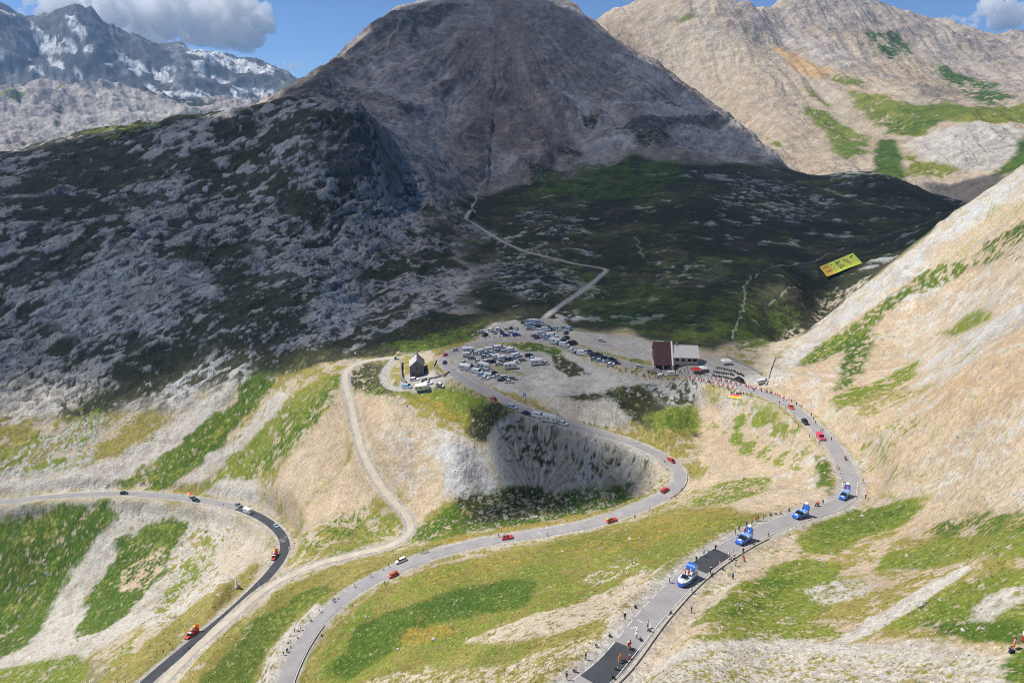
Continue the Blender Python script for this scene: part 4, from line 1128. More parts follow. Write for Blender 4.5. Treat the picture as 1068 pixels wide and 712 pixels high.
def dashes(name, L, off, w, on, gap, i0, i1, dz=0.044):
    s = run(L); _, nrm = frame(L)
    bm = bmesh.new()
    t = s[i0]
    while t < s[i1]:
        te = min(t + on, s[i1])
        cut = np.arange(t, te + 0.01, max(0.5, (te - t) / 3))
        prev = None
        for q in cut:
            p = np.array([np.interp(q, s, L[:, k]) for k in range(3)])
            nn = np.array([np.interp(q, s, nrm[:, k]) for k in range(2)])
            a = bm.verts.new((p[0] + nn[0] * (off - w / 2), p[1] + nn[1] * (off - w / 2), p[2] + dz + CAMZ))
            b = bm.verts.new((p[0] + nn[0] * (off + w / 2), p[1] + nn[1] * (off + w / 2), p[2] + dz + CAMZ))
            if prev: bm.faces.new((prev[0], prev[1], b, a))
            prev = (a, b)
        t += on + gap
    me = bpy.data.meshes.new(name); bm.to_mesh(me); bm.free()
    me.materials.append(M_PAINT)
    o = bpy.data.objects.new(name, me); COL.objects.link(o)
    return set_struct(o)
e0, e1 = 0, idx(LA, 880, 500)
sgn = 1.0 if LA[1, 1] > LA[0, 1] else -1.0
dashes('road_marking', LA, -HA + 0.22, 0.16, 3.0, 1.3, e0, idx(LA, 770, 566))
dashes('road_marking', LA, HA - 0.20, 0.13, 60.0, 0.3, e0, e1)
dashes('road_marking', LA, -HA + 0.22, 0.12, 14.0, 0.6, idx(LA, 770, 566), e1)

def strokes(L, px, py, n, seed):
    """brush strokes of paint left on the road by spectators"""
    rg_ = random.Random(seed); i = idx(L, px, py); d_, n_ = frame(L)
    m = bmesh.new()
    for k in range(n):
        u, v = rg_.uniform(-2.5, 2.5), rg_.uniform(-1.5, 1.5); a = rg_.uniform(0, 3.1); l, w_ = rg_.uniform(.5, 1.3), .09
        e = np.array([math.cos(a), math.sin(a)]); f = np.array([-e[1], e[0]])
        vs = []
        for q in (e * l + f * w_, e * l - f * w_, -e * l - f * w_, -e * l + f * w_):
            c_ = L[i, :2] + d_[i] * (u + q[0]) + n_[i] * (v + q[1])
            j_ = int(np.argmin(((L[:, :2] - c_) ** 2).sum(1)))
            vs.append(m.verts.new((c_[0], c_[1], L[j_, 2] + .046 + .002 * k + CAMZ)))
        m.faces.new(vs)
    me = bpy.data.meshes.new('road_paint'); m.to_mesh(me); m.free(); me.materials.append(M_PAINT)
    o = bpy.data.objects.new('road_paint', me); COL.objects.link(o); set_struct(o)
strokes(LC, 295, 562, 9, 2); strokes(LA, 560, 557, 4, 3); strokes(LA, 672, 655, 5, 4)
# ------------------------------------------------------------------ air and clouds
def add_haze():
    bm = bmesh.new()
    bmesh.ops.create_cube(bm, size=1.0)
    x0, x1, y0, y1, z0, z1 = -8600, 8600, -60, 8300, float(Z.min()) + CAMZ - 1.5, max(float(Z.max()) + CAMZ, CAMZ) + 40
    for v in bm.verts:
        v.co = (x0 if v.co.x < 0 else x1, y0 if v.co.y < 0 else y1, z0 if v.co.z < 0 else z1)
    me = bpy.data.meshes.new('haze'); bm.to_mesh(me); bm.free()
    m = bpy.data.materials.new('air'); m.use_nodes = True
    n, l = m.node_tree.nodes, m.node_tree.links
    n.clear()
    v = n.new('ShaderNodeVolumePrincipled')
    v.inputs['Color'].default_value = (0.36, 0.62, 1.0, 1)
    v.inputs['Density'].default_value = HAZE
    v.inputs['Anisotropy'].default_value = 0.2
    o = n.new('ShaderNodeOutputMaterial')
    l.new(v.outputs[0], o.inputs['Volume'])
    me.materials.append(m)
    ob = bpy.data.objects.new('haze', me); COL.objects.link(ob)
    ob['kind'] = 'stuff'
    return z1
HAZE = 4.6e-5
HTOP = add_haze()

def wp_r(px, r):
    a = float(np.interp(px, PXV, PXA)); r *= SCALE
    x, y = r * math.sin(a), r * math.cos(a)
    return np.array([x, y, ground_z(x, y)])
def up_to(p, h):
    k = (h - CAMZ - p[2]) / S.z
    return (p[0] + S.x * k, p[1] + S.y * k)
CLOUDH = HTOP + 130
def shade_cloud(sheets):
    """an unseen flat based cloud, shaped to shade given ground, frayed along its edge"""
    allp = [p for pl, _, _ in sheets for p in pl]
    xs, ys = [p[0] for p in allp], [p[1] for p in allp]
    mg, st = 120.0, 8.0
    nx, ny = int((max(xs) - min(xs) + 2 * mg) / st), int((max(ys) - min(ys) + 2 * mg) / st)
    gx = (min(xs) - mg + st * np.arange(nx)).astype(np.float32); gy = (min(ys) - mg + st * np.arange(ny)).astype(np.float32)
    X, Y = np.meshgrid(gx, gy)
    keep = np.ones_like(X)
    wob = fbm(X / 90, Y / 90, 201, 4, 0.6)
    for pl, op, soft in sheets:
        d2 = np.full(X.shape, 1e12, np.float32); ins = np.zeros(X.shape, bool)
        for i in range(len(pl)):
            (ax, ay), (bx, by) = pl[i], pl[(i + 1) % len(pl)]
            ex, ey = bx - ax, by - ay
            t = np.clip(((X - ax) * ex + (Y - ay) * ey) / (ex * ex + ey * ey + 1e-6), 0, 1)
            d2 = np.minimum(d2, (X - ax - t * ex) ** 2 + (Y - ay - t * ey) ** 2)
            c = (ay > Y) != (by > Y)
            ins ^= c & (X < (Y - ay) * ex / (by - ay if by != ay else 1e-6) + ax)
        sd = np.where(ins, 1, -1) * np.sqrt(d2) + wob * soft * 0.8
        keep *= 1 - op * sstep(-soft * 0.5, soft, sd)
    den = 1 - keep
    puff = 60 + 500 * sstep(0.3, 1, den) * (0.55 + 0.45 * fbm(X / 300, Y / 300, 207, 4)) * sstep(0, 260, np.minimum.reduce([X - gx[0], gx[-1] - X, Y - gy[0], gy[-1] - Y]))
    use = den > 0.03
    q = use[:-1, :-1] & use[1:, :-1] & use[:-1, 1:] & use[1:, 1:]
    N = nx * ny
    co = np.concatenate([np.stack([X, Y, np.full_like(X, CLOUDH) + 12 * fbm(X / 120, Y / 120, 211, 3)], -1).reshape(-1, 3),
                         np.stack([X + S.x / S.z * (20 + puff), Y + S.y / S.z * (20 + puff), CLOUDH + 20 + puff], -1).reshape(-1, 3)])
    jj, ii = np.nonzero(q); v0 = jj * nx + ii
    bot = np.stack([v0, v0 + nx, v0 + nx + 1, v0 + 1], -1)
    top = np.stack([v0, v0 + 1, v0 + nx + 1, v0 + nx], -1) + N
    fs = np.concatenate([bot, top])
    used, inv = np.unique(fs, return_inverse=True); inv = inv.reshape(-1).astype(np.int32)
    me = bpy.data.meshes.new('cloud')
    me.vertices.add(len(used)); me.vertices.foreach_set('co', co[used].astype(np.float32).ravel())
    me.loops.add(len(inv)); me.loops.foreach_set('vertex_index', inv)
    me.polygons.add(len(fs)); me.polygons.foreach_set('loop_start', np.arange(0, len(inv), 4, dtype=np.int32))
    me.update(calc_edges=True)
    a = me.attributes.new('Thick', 'FLOAT', 'POINT')
    dd = np.concatenate([den.ravel(), den.ravel()])[used]
    a.data.foreach_set('value', (1 - np.sqrt(np.clip(1 - dd, 0, 1))).astype(np.float32))
    m = bpy.data.materials.new('cloud_droplets'); m.use_nodes = True
    n, l = m.node_tree.nodes, m.node_tree.links
    n.clear()
    at_ = n.new('ShaderNodeAttribute'); at_.attribute_name = 'Thick'
    df = n.new('ShaderNodeBsdfDiffuse'); df.inputs[0].default_value = (0.85, 0.87, 0.9, 1)
    tp = n.new('ShaderNodeBsdfTransparent'); mx = n.new('ShaderNodeMixShader'); o = n.new('ShaderNodeOutputMaterial')
    l.new(at_.outputs['Fac'], mx.inputs[0]); l.new(tp.outputs[0], mx.inputs[1]); l.new(df.outputs[0], mx.inputs[2]); l.new(mx.outputs[0], o.inputs['Surface'])
    me.materials.append(m)
    ob = bpy.data.objects.new('cloud', me); COL.objects.link(ob)
    ob['kind'] = 'structure'
    return ob

big_ = [at(x, y, 150, 1300) for x, y in [(-150,425),(-60,418),(0,412),(60,402),(120,404),(180,392),(250,380),(300,372),(350,366),(385,366),(420,362),(455,352),(500,338),(560,326),(620,338),(690,344),(740,344),(770,338),(800,332),(850,314),(885,286)]]
big_ += [wp_r(x, r) for x, r in [(930,560),(1000,540),(1068,520),(1150,520),(1150,900)]]
big_ += [at(x, y, 700, 3200) for x, y in [(1046,180),(1030,184),(1000,190),(960,188),(935,186),(905,183)]]
big_ += [at(x, y, 800, 2500) for x, y in [(870,183),(834,180),(800,157),(765,128),(735,105),(702,82),(675,65),(650,47),(620,26),(600,12),(575,0),(550,-9),(510,-14),(470,-8),(440,3),(418,7),(402,16),(385,34),(360,54),(335,73),(312,87)]]
big_ += [at(x, y, 500, 1500) for x, y in [(290,101),(265,108),(230,117),(180,126),(100,139),(50,151),(0,159)]]
big_ += [wp_r(x, r) for x, r in [(-200,1000),(-350,950),(-350,560)]]
bowl_ = [at(x, y) for x, y in [(500,474),(500,446),(504,424),(540,428),(600,443),(655,459),(688,480),(682,508),(640,526),(560,542),(490,556),(462,560),(476,540),(508,512)]]
half_ = [at(x, y) for x, y in [(440,356),(500,334),(560,320),(690,338),(790,340),(806,380),(812,402),(740,408),(690,424),(700,448),(660,452),(600,440),(540,430),(490,424),(470,400)]]
shade_cloud([([up_to(p, CLOUDH) for p in big_], 0.77, 16.0), ([up_to(p, CLOUDH) for p in bowl_], 0.92, 8.0), ([up_to(p, CLOUDH) for p in half_], 0.55, 14.0)])  # outlines of the shaded ground, carried up toward the sun, shape the unseen cloud

def cumulus(parts, dist, seed, label):
    """heaps of rounded swells over a flat base, beyond the mountains: (px, py, half width, half height, swells)"""
    rg = random.Random(seed)
    bm = bmesh.new()
    u1 = dist / F
    for px, py, w, h, n in parts:
        a, t = ray(px, py)
        c = Vector((dist * math.sin(a), dist * math.cos(a), CAMZ + dist * t))
        for k in range(n):
            u = rg.uniform(-1, 1)
            R_ = h * u1 * rg.uniform(0.16, 0.42) * (1 - 0.5 * abs(u))
            p = c + Vector((u * w * u1, rg.uniform(-0.3, 0.3) * w * u1, (rg.uniform(-0.5, 0.7) * (1 - 0.6 * u * u)) * h * u1))
            r = bmesh.ops.create_icosphere(bm, subdivisions=3, radius=R_)
            for v in r['verts']:
                v.co.z *= 0.9
                v.co += p
    me = bpy.data.meshes.new('cloud'); bm.to_mesh(me); bm.free()
    ob = bpy.data.objects.new('cloud', me); COL.objects.link(ob)
    rm = ob.modifiers.new('Remesh', 'REMESH'); rm.mode = 'VOXEL'; rm.voxel_size = 0.9 * u1
    for sc_, st_ in ((14, 8), (5, 4), (2.2, 1.6)):
        tx = bpy.data.textures.new('billow', 'CLOUDS'); tx.noise_scale = sc_ * u1; tx.noise_depth = 3
        dm = ob.modifiers.new('Billow', 'DISPLACE'); dm.texture = tx; dm.strength = st_ * u1; dm.mid_level = 0.5; dm.texture_coords = 'GLOBAL'
    m = bpy.data.materials.get('cloud_vapour')
    if m is None:
        m = bpy.data.materials.new('cloud_vapour'); m.use_nodes = True
        nn, l = m.node_tree.nodes, m.node_tree.links
        nn.clear()
        v = nn.new('ShaderNodeVolumePrincipled')
        v.inputs['Color'].default_value = (1, 1, 1, 1)
        v.inputs['Density'].default_value = 0.009
        v.inputs['Anisotropy'].default_value = -0.25
        o = nn.new('ShaderNodeOutputMaterial')
        l.new(v.outputs[0], o.inputs['Volume'])
    me.materials.append(m)
    ob['kind'] = 'structure'
    ob['label'] = label
    return ob
CD = 9300
cumulus([(165, 14, 90, 36, 150), (232, 24, 42, 34, 80), (75, 6, 45, 24, 50)], CD, 3, 'large white cumulus cloud above the snowy range')
cumulus([(1072, 6, 32, 28, 50)], CD, 9, 'white cloud behind the ridge at the right edge of the photo')
cumulus([(995, 21, 16, 7, 22), (1012, 26, 10, 5, 14)], CD, 11, 'small flat white cloud over the tan mountain')
cumulus([(302, 70, 11, 6, 16)], CD, 13, 'small white puff low over the snowy range')
# ------------------------------------------------------------------ building things
def tag(o, label=None, cat=None, group=None, kind=None):
    if label: o['label'] = label
    if cat: o['category'] = cat
    if group: o['group'] = group
    if kind: o['kind'] = kind
    return o
def empty(name, loc, rz=0.0, rx=0.0, ry=0.0):
    o = bpy.data.objects.new(name, None)
    o.empty_display_size = 0.5
    COL.objects.link(o)
    o.location = loc
    o.rotation_euler = (rx, ry, rz)
    return o
def copy_tree(o, parent=None):
    c = o.copy(); COL.objects.link(c)
    if parent is not None: c.parent = parent
    for ch in list(o.children):
        copy_tree(ch, c)
    return c

class MB:
    """collects shapes for one mesh"""
    def __init__(self):
        self.bm = bmesh.new()
    def box(self, c, s, mi=0, rz=0.0, bevel=0.0, rx=0.0, ry=0.0):
        r = bmesh.ops.create_cube(self.bm, size=1.0)
        M = Matrix.Translation(c) @ Euler((rx, ry, rz)).to_matrix().to_4x4() @ Matrix.Diagonal((*s, 1))
        bmesh.ops.transform(self.bm, matrix=M, verts=r['verts'])
        fs = {f for v in r['verts'] for f in v.link_faces}
        if bevel:
            es = list({e for v in r['verts'] for e in v.link_edges})
            q = bmesh.ops.bevel(self.bm, geom=es, offset=bevel, segments=2, affect='EDGES', profile=0.6)
            fs = {f for f in q['faces']} | {f for f in fs if f.is_valid}
            fs |= {f for v in q['verts'] for f in v.link_faces}
        for f in fs: f.material_index = mi
        return self
    def cyl(self, a, b, r0, r1=None, n=10, mi=0):
        a, b = Vector(a), Vector(b)
        r1 = r0 if r1 is None else r1
        q = bmesh.ops.create_cone(self.bm, cap_ends=True, segments=n, radius1=r0, radius2=max(r1, 1e-4), depth=(b - a).length)
        M = Matrix.Translation((a + b) / 2) @ (b - a).to_track_quat('Z', 'Y').to_matrix().to_4x4()
        bmesh.ops.transform(self.bm, matrix=M, verts=q['verts'])
        for f in {f for v in q['verts'] for f in v.link_faces}: f.material_index = mi
        return self
    def ball(self, c, s, mi=0, sub=2, rz=0.0, ry=0.0):
        q = bmesh.ops.create_icosphere(self.bm, subdivisions=sub, radius=1.0)
        M = Matrix.Translation(c) @ Euler((0, ry, rz)).to_matrix().to_4x4() @ Matrix.Diagonal((*s, 1))
        bmesh.ops.transform(self.bm, matrix=M, verts=q['verts'])
        for f in {f for v in q['verts'] for f in v.link_faces}: f.material_index = mi; f.smooth = True
        return self
    def loft(self, rings, mi=0, caps=True, smooth=False):
        rs = [[self.bm.verts.new(p) for p in r] for r in rings]
        fs = []
        for a, b in zip(rs[:-1], rs[1:]):
            n = len(a)
            for i in range(n):
                fs.append(self.bm.faces.new((a[i], a[(i + 1) % n], b[(i + 1) % n], b[i])))
        if caps:
            fs.append(self.bm.faces.new(rs[0][::-1])); fs.append(self.bm.faces.new(rs[-1]))
        for f in fs: f.material_index = mi; f.smooth = smooth
        return self
    def quad(self, pts, mi=0):
        f = self.bm.faces.new([self.bm.verts.new(p) for p in pts]); f.material_index = mi
        return self
    def prism(self, pts, dy0, dy1, mi=0):
        """polygon in x,z pushed through from y = dy0 to dy1"""
        return self.loft([[(x, dy0, z) for x, z in pts], [(x, dy1, z) for x, z in pts]], mi)
    def build(self, name, mats, parent=None, smooth=False):
        bmesh.ops.recalc_face_normals(self.bm, faces=self.bm.faces[:])
        me = bpy.data.meshes.new(name)
        self.bm.to_mesh(me); self.bm.free()
        for m in (mats if isinstance(mats, (list, tuple)) else [mats]): me.materials.append(m)
        if smooth: me.polygons.foreach_set('use_smooth', np.ones(len(me.polygons), bool))
        o = bpy.data.objects.new(name, me); COL.objects.link(o)
        if parent is not None: o.parent = parent
        return o

def paint(name, col, rough=0.35):
    return simple_mat(name, col, rough, vary=0.05, scale=1.5, coat=0.4)
PAINT = dict(white=paint('white_paint', (0.78, 0.78, 0.77)), grey=paint('grey_paint', (0.28, 0.29, 0.31)), black=paint('black_paint', (0.015, 0.016, 0.018)), silver=paint('silver_paint', (0.50, 0.52, 0.54)),
             blue=paint('blue_paint', (0.03, 0.10, 0.42)), navy=paint('dark_blue_paint', (0.02, 0.035, 0.10)), red=paint('red_paint', (0.55, 0.035, 0.025)), orange=paint('orange_red_paint', (0.72, 0.10, 0.03)),
             pink=paint('pink_red_paint', (0.75, 0.06, 0.13)), green=paint('dark_green_paint', (0.02, 0.06, 0.04)), lightblue=paint('pale_blue_paint', (0.38, 0.52, 0.68)), cream=paint('cream_paint', (0.70, 0.64, 0.50)),
             yellow=paint('yellow_paint', (0.85, 0.55, 0.03)), royal=paint('royal_blue_paint', (0.02, 0.14, 0.60)))
M_GLASS = simple_mat('dark_window_glass', (0.015, 0.018, 0.022), 0.08, vary=0.0)
M_TYRE = simple_mat('tyre_rubber', (0.018, 0.018, 0.018), 0.9)
M_RIM = simple_mat('wheel_rim', (0.45, 0.45, 0.46), 0.4, metal=0.8)
M_LAMP = simple_mat('headlamp_glass', (0.75, 0.75, 0.72), 0.15)
M_TAIL = simple_mat('tail_lamp_glass', (0.45, 0.02, 0.02), 0.2)
M_METAL = simple_mat('dull_metal', (0.35, 0.36, 0.37), 0.5, metal=0.6)
M_DARK = simple_mat('dark_plastic', (0.025, 0.025, 0.027), 0.6)
M_WHITE = simple_mat('white_sheet', (0.78, 0.78, 0.76), 0.6, vary=0.06)
M_STONE = simple_mat('rubble_stone', (0.27, 0.25, 0.22), 0.95, vary=0.45, scale=2.2, bump=0.6)
M_STONEL = simple_mat('pale_stone', (0.42, 0.38, 0.33), 0.95, vary=0.25, scale=1.8, bump=0.4)
M_STONED = simple_mat('grey_masonry', (0.17, 0.165, 0.155), 0.95, vary=0.35, scale=2.0, bump=0.5)
M_SLATE = simple_mat('slate_roof', (0.13, 0.13, 0.14), 0.75, vary=0.35, scale=2.5, bump=0.4)
M_SLATEL = simple_mat('pale_slate', (0.44, 0.44, 0.42), 0.85, vary=0.3, scale=2.5, bump=0.4)
M_REDROOF = simple_mat('red_brown_sheet_roof', (0.085, 0.030, 0.032), 0.6, vary=0.35, scale=0.8)
M_GREYROOF = simple_mat('pale_grey_sheet_roof', (0.60, 0.58, 0.55), 0.6, vary=0.12, scale=0.7)
M_PLASTER = simple_mat('cream_plaster', (0.55, 0.47, 0.39), 0.9, vary=0.15, scale=1.0)
M_WOOD = simple_mat('weathered_wood', (0.16, 0.10, 0.06), 0.85, vary=0.3, scale=3)

def flat_line(img, pr):
    return img
def head_of(px0, py0, px1, py1):
    """ground heading (rotation about Z of +X) from one seen point to another"""
    a, b = at(px0, py0), at(px1, py1)
    return math.atan2(b[1] - a[1], b[0] - a[0])
def line_dir(L, p):
    i = int(np.argmin(((L[:, :2] - p[:2]) ** 2).sum(1)))
    a, b = L[max(i - 2, 0)], L[min(i + 2, len(L) - 1)]
    return math.atan2(b[1] - a[1], b[0] - a[0]), math.atan2(b[2] - a[2], math.hypot(b[0] - a[0], b[1] - a[1]))
def surf(x, y):
    d = float(raster(WD, np.array([x]), np.array([y]))[0]) if (BX0 < x < BX1 and BY0 < y < BY1) else 99
    if d < 0.35:
        return float(raster(WZ, np.array([x]), np.array([y]))[0]) + 0.045
    return ground_z(x, y)
def spot(px, py, r0=40, r1=1300):
    p = at(px, py, r0 * SCALE, r1 * SCALE)
    return Vector((p[0], p[1], surf(p[0], p[1]) + CAMZ))
def seat(o, x, y, rz, L=4.0, W=1.7):
    """stand a wheeled thing on the ground, tilted with it"""
    cx, sx = math.cos(rz), math.sin(rz)
    h = lambda u, v: surf(x + u * cx - v * sx, y + u * sx + v * cx)
    f, b, l, r = h(L * .35, 0), h(-L * .35, 0), h(0, W * .5), h(0, -W * .5)
    o.location = (x, y, (f + b + l + r) / 4 + CAMZ)
    pitch = max(-0.3, min(0.3, math.atan2(f - b, L * .7)))
    roll = max(-0.3, min(0.3, math.atan2(l - r, W)))
    o.rotation_euler = (Matrix.Rotation(rz, 3, 'Z') @ Matrix.Rotation(-pitch, 3, 'Y') @ Matrix.Rotation(roll, 3, 'X')).to_euler()

# ---- vehicles (each faces +X)
def wheel_at(root, x, y, r=0.32, w=0.2):
    s = 1 if y > 0 else -1
    t = MB().cyl((0, -w / 2, 0), (0, w / 2, 0), r, n=16).build('wheel', M_TYRE, root)
    t.location = (x, y, r)
    MB().cyl((0, s * w * 0.35, 0), (0, s * (w / 2 + 0.012), 0), r * 0.62, n=12).build('rim', M_RIM, t)
def shell(mb, st, W, zb, mi=0, tuck=0.90):
    """a rounded car body: stations (x, top height, width share)"""
    rings = []
    for x, zt, ws in st:
        w = W / 2 * ws
        zm = zb + (zt - zb) * 0.55
        rings.append([(x, -w * 0.94, zb), (x, -w, zb + 0.12), (x, -w, zm), (x, -w * tuck, zt - 0.02), (x, -w * tuck * 0.8, zt), (x, w * tuck * 0.8, zt), (x, w * tuck, zt - 0.02), (x, w, zm), (x, w, zb + 0.12), (x, w * 0.94, zb)])
    mb.loft(rings, mi, smooth=False)
def car(kind, col):
    root = empty('parked_car', (0, 0, 0))
    P = PAINT[col]
    b, g = MB(), MB()
    if kind in ('car', 'estate', 'suv', 'beetle'):
        L, W, H = dict(car=(4.0, 1.72, 1.46), estate=(4.5, 1.78, 1.48), suv=(4.5, 1.86, 1.70), beetle=(4.05, 1.70, 1.50))[kind]
        belt = H * 0.60; zb = 0.22 if kind != 'suv' else 0.30
        h = L / 2
        if kind == 'beetle':
            shell(b, [(-h, .52, .62), (-h + .2, .72, .84), (-h + .8, .88, .96), (0, .93, 1), (h - .9, .90, .97), (h - .35, .76, .86), (h, .50, .60)], W, zb)
            cab = [(-h + .45, belt), (-h + 1.05, H * .90), (-.35, H), (.25, H * .97), (.75, H * .86), (1.15, belt)]
        else:
            shell(b, [(-h, belt - .12, .88), (-h + .12, belt, .95), (-h + .7, belt + .02, 1), (0, belt, 1), (h - 1.05, belt - .02, 1), (h - .25, belt - .14, .95), (h, belt - .30, .84)], W, zb)
            back = .12 if kind in ('estate', 'suv') else .25
            rear = .45 if kind in ('estate', 'suv') else .95
            cab = [(-h + back, belt), (-h + rear, H * .965), (-h + rear + .4, H), (.1, H), (.45, H * .965), (1.02, belt)]
        # glass house and the roof over it
        wb, wt = W / 2 * .90, W / 2 * .72
        ring = lambda q, x, z: [(x, -(wb + (wt - wb) * (z - belt) / (H - belt)) * q, z), (x, (wb + (wt - wb) * (z - belt) / (H - belt)) * q, z)]
        n = len(cab)
        vs = [[g.bm.verts.new(p) for p in ring(1.0, x, z)] for x, z in cab]
        g.bm.faces.new([v[0] for v in vs]); g.bm.faces.new([v[1] for v in vs][::-1])
        for i in range(n):
            g.bm.faces.new((vs[i][0], vs[(i + 1) % n][0], vs[(i + 1) % n][1], vs[i][1]))
        xr0, xr1 = cab[1][0] - .05, cab[-2][0] + .05
        b.loft([[(xr0, -wt * 1.05, H * .955), (xr0, wt * 1.05, H * .955), (xr0 + .05, wt * .98, H * .985), (xr0 + .05, -wt * .98, H * .985)],
                [(cab[2][0], -wt * 1.05, H - .02), (cab[2][0], wt * 1.05, H - .02), (cab[2][0], wt * .95, H + .03), (cab[2][0], -wt * .95, H + .03)],
                [(cab[3][0], -wt * 1.05, H - .02), (cab[3][0], wt * 1.05, H - .02), (cab[3][0], wt * .95, H + .03), (cab[3][0], -wt * .95, H + .03)],
                [(xr1, -wt * 1.05, cab[-2][1] - .05), (xr1, wt * 1.05, cab[-2][1] - .05), (xr1, wt * .98, cab[-2][1] + .012), (xr1, -wt * .98, cab[-2][1] + .012)]])
        for px_ in (-.15, -h + 1.15):                        # door posts
            for s in (-1, 1):
                b.box((px_, s * (wb + wt) / 2 * 1.005, (belt + H) / 2), (.09, .05, H - belt), rx=s * math.atan2(wb - wt, H - belt))
        b.build('body', P, root); g.build('windows', M_GLASS, root)
        for x in (-h + .75, h - .78):
            for s in (-1, 1): wheel_at(root, x, s * (W / 2 - .11))
        for s in (-1, 1):
            MB().box((h - .10, s * W * .33, belt - .24), (.16, .32, .13), bevel=.03).build('headlight', M_LAMP, root)
            MB().box((-h + .05, s * W * .38, belt - .14), (.10, .22, .16), bevel=.02).build('tail_light', M_TAIL, root)
    elif kind == 'van':
        L, W, H = 5.2, 1.98, 2.15
        h = L / 2
        prof = [(-h, .32), (-h, H - .10), (-h + .12, H), (h - 1.55, H), (h - .72, 1.22), (h - .08, .98), (h, .70), (h, .32)]
        r0 = [(x, -W / 2, z) for x, z in prof]; r1 = [(x, -W / 2 * .94 if z > 1.3 else -W / 2, z) for x, z in prof]
        b.loft([[(x, -W / 2 * (.93 if z > 1.3 else 1), z) for x, z in prof], [(x, W / 2 * (.93 if z > 1.3 else 1), z) for x, z in prof]])
        g.quad([(h - 1.46, -W * .43, H - .08), (h - 1.46, W * .43, H - .08), (h - .76, W * .45, 1.28), (h - .76, -W * .45, 1.28)])
        for sd_ in (-1, 1):
            MB().box((h - 1.75, sd_ * W * .476, 1.55), (.9, .05, .48)).build('side_window', M_GLASS, root)
            MB().box((h - 3.0, sd_ * W * .473, 1.58), (1.2, .05, .46)).build('side_window', M_GLASS, root)
        MB().box((-h + .0, 0, 1.55), (.05, W * .7, .5)).build('rear_window', M_GLASS, root)
        b.build('body', P, root); g.build('windscreen', M_GLASS, root)
        for x in (-h + .95, h - .95):
            for s in (-1, 1): wheel_at(root, x, s * (W / 2 - .10), .34, .22)
        for s in (-1, 1):
            MB().box((h - .06, s * W * .36, .86), (.14, .30, .18), bevel=.03).build('headlight', M_LAMP, root)
    elif kind == 'motorhome':
        L, W, H = 6.3, 2.25, 2.95
        h = L / 2
        b.loft([[(x, y, z) for x, z in [(-h, .45), (-h, H - .15), (-h + .2, H), (h - .85, H), (h - .35, H - .35), (h - .55, 2.0), (h - 1.7, 1.95), (h - 1.7, .45)]] for y in (-W / 2, W / 2)])
        cb = MB()
        cb.loft([[(x, y, z) for x, z in [(h - 1.75, .36), (h - 1.75, 1.96), (h - 1.02, 1.96), (h - .45, 1.22), (h - .05, 1.02), (h, .75), (h, .36)]] for y in (-W * .44, W * .44)])
        cb.build('cab', P, root)
        g.quad([(h - .99, -W * .38, 1.90), (h - .99, W * .38, 1.90), (h - .50, W * .41, 1.27), (h - .50, -W * .41, 1.27)])
        for sd_ in (-1, 1):
            for x_, z_, l_, h_, w_ in ((h - 1.25, 1.55, .7, .46, .445), (-.4, 1.85, 1.1, .55, .501), (-2.2, 1.85, .8, .5, .501)):
                MB().box((x_, sd_ * W * w_, z_), (l_, .05, h_)).build('side_window', M_GLASS, root)
        MB().box((-h, 0, 1.9), (.05, 1.1, .55)).build('rear_window', M_GLASS, root)
        for sd_ in (-1, 1): MB().box((-.9, sd_ * W * .503, 1.15), (4.4, .012, .16)).build('stripe', PAINT['grey'], root)
        b.build('living_box', P, root); g.build('windscreen', M_GLASS, root)
        MB().box((-1.2, 0, H + .08), (.7, .7, .16), bevel=.04).build('roof_vent', M_WHITE, root)
        for x in (-h + 1.6, h - 1.0):
            for s in (-1, 1): wheel_at(root, x, s * (W / 2 - .14), .34, .22)
    return root

CARS = {}
CARN = dict(car='car', estate='estate car', suv='off-road car', van='van', motorhome='motorhome', beetle='rounded small car')
COLN = dict(white='white', grey='grey', black='black', silver='silver', blue='blue', navy='dark blue', red='red', orange='orange red', pink='pink red', green='dark green', lightblue='pale blue', cream='cream', yellow='yellow', royal='royal blue')
OBN = dict(car='parked_car', estate='parked_estate_car', suv='parked_off_road_car', van='parked_van', motorhome='motorhome', beetle='rounded_car')
def vehicle(kind, col, p, rz, label, group=None, name=None, sc=1.0):
    key = (kind, col)
    if key not in CARS:
        CARS[key] = o = car(kind, col)
    else:
        o = copy_tree(CARS[key])
    o.name = name or OBN[kind]
    o.scale = (sc, sc, sc)
    seat(o, p[0], p[1], rz, 4.2 * sc)
    return tag(o, label, {'van': 'van', 'motorhome': 'motorhome'}.get(kind, 'car'), group)
ORD = ['first', 'second', 'third', 'fourth', 'fifth', 'sixth', 'seventh', 'eighth', 'ninth', 'tenth', 'eleventh', 'twelfth', 'thirteenth', 'fourteenth', 'fifteenth', 'sixteenth', 'seventeenth', 'eighteenth', 'nineteenth', 'twentieth', 'twenty-first', 'twenty-second', 'twenty-third', 'twenty-fourth', 'twenty-fifth', 'twenty-sixth']

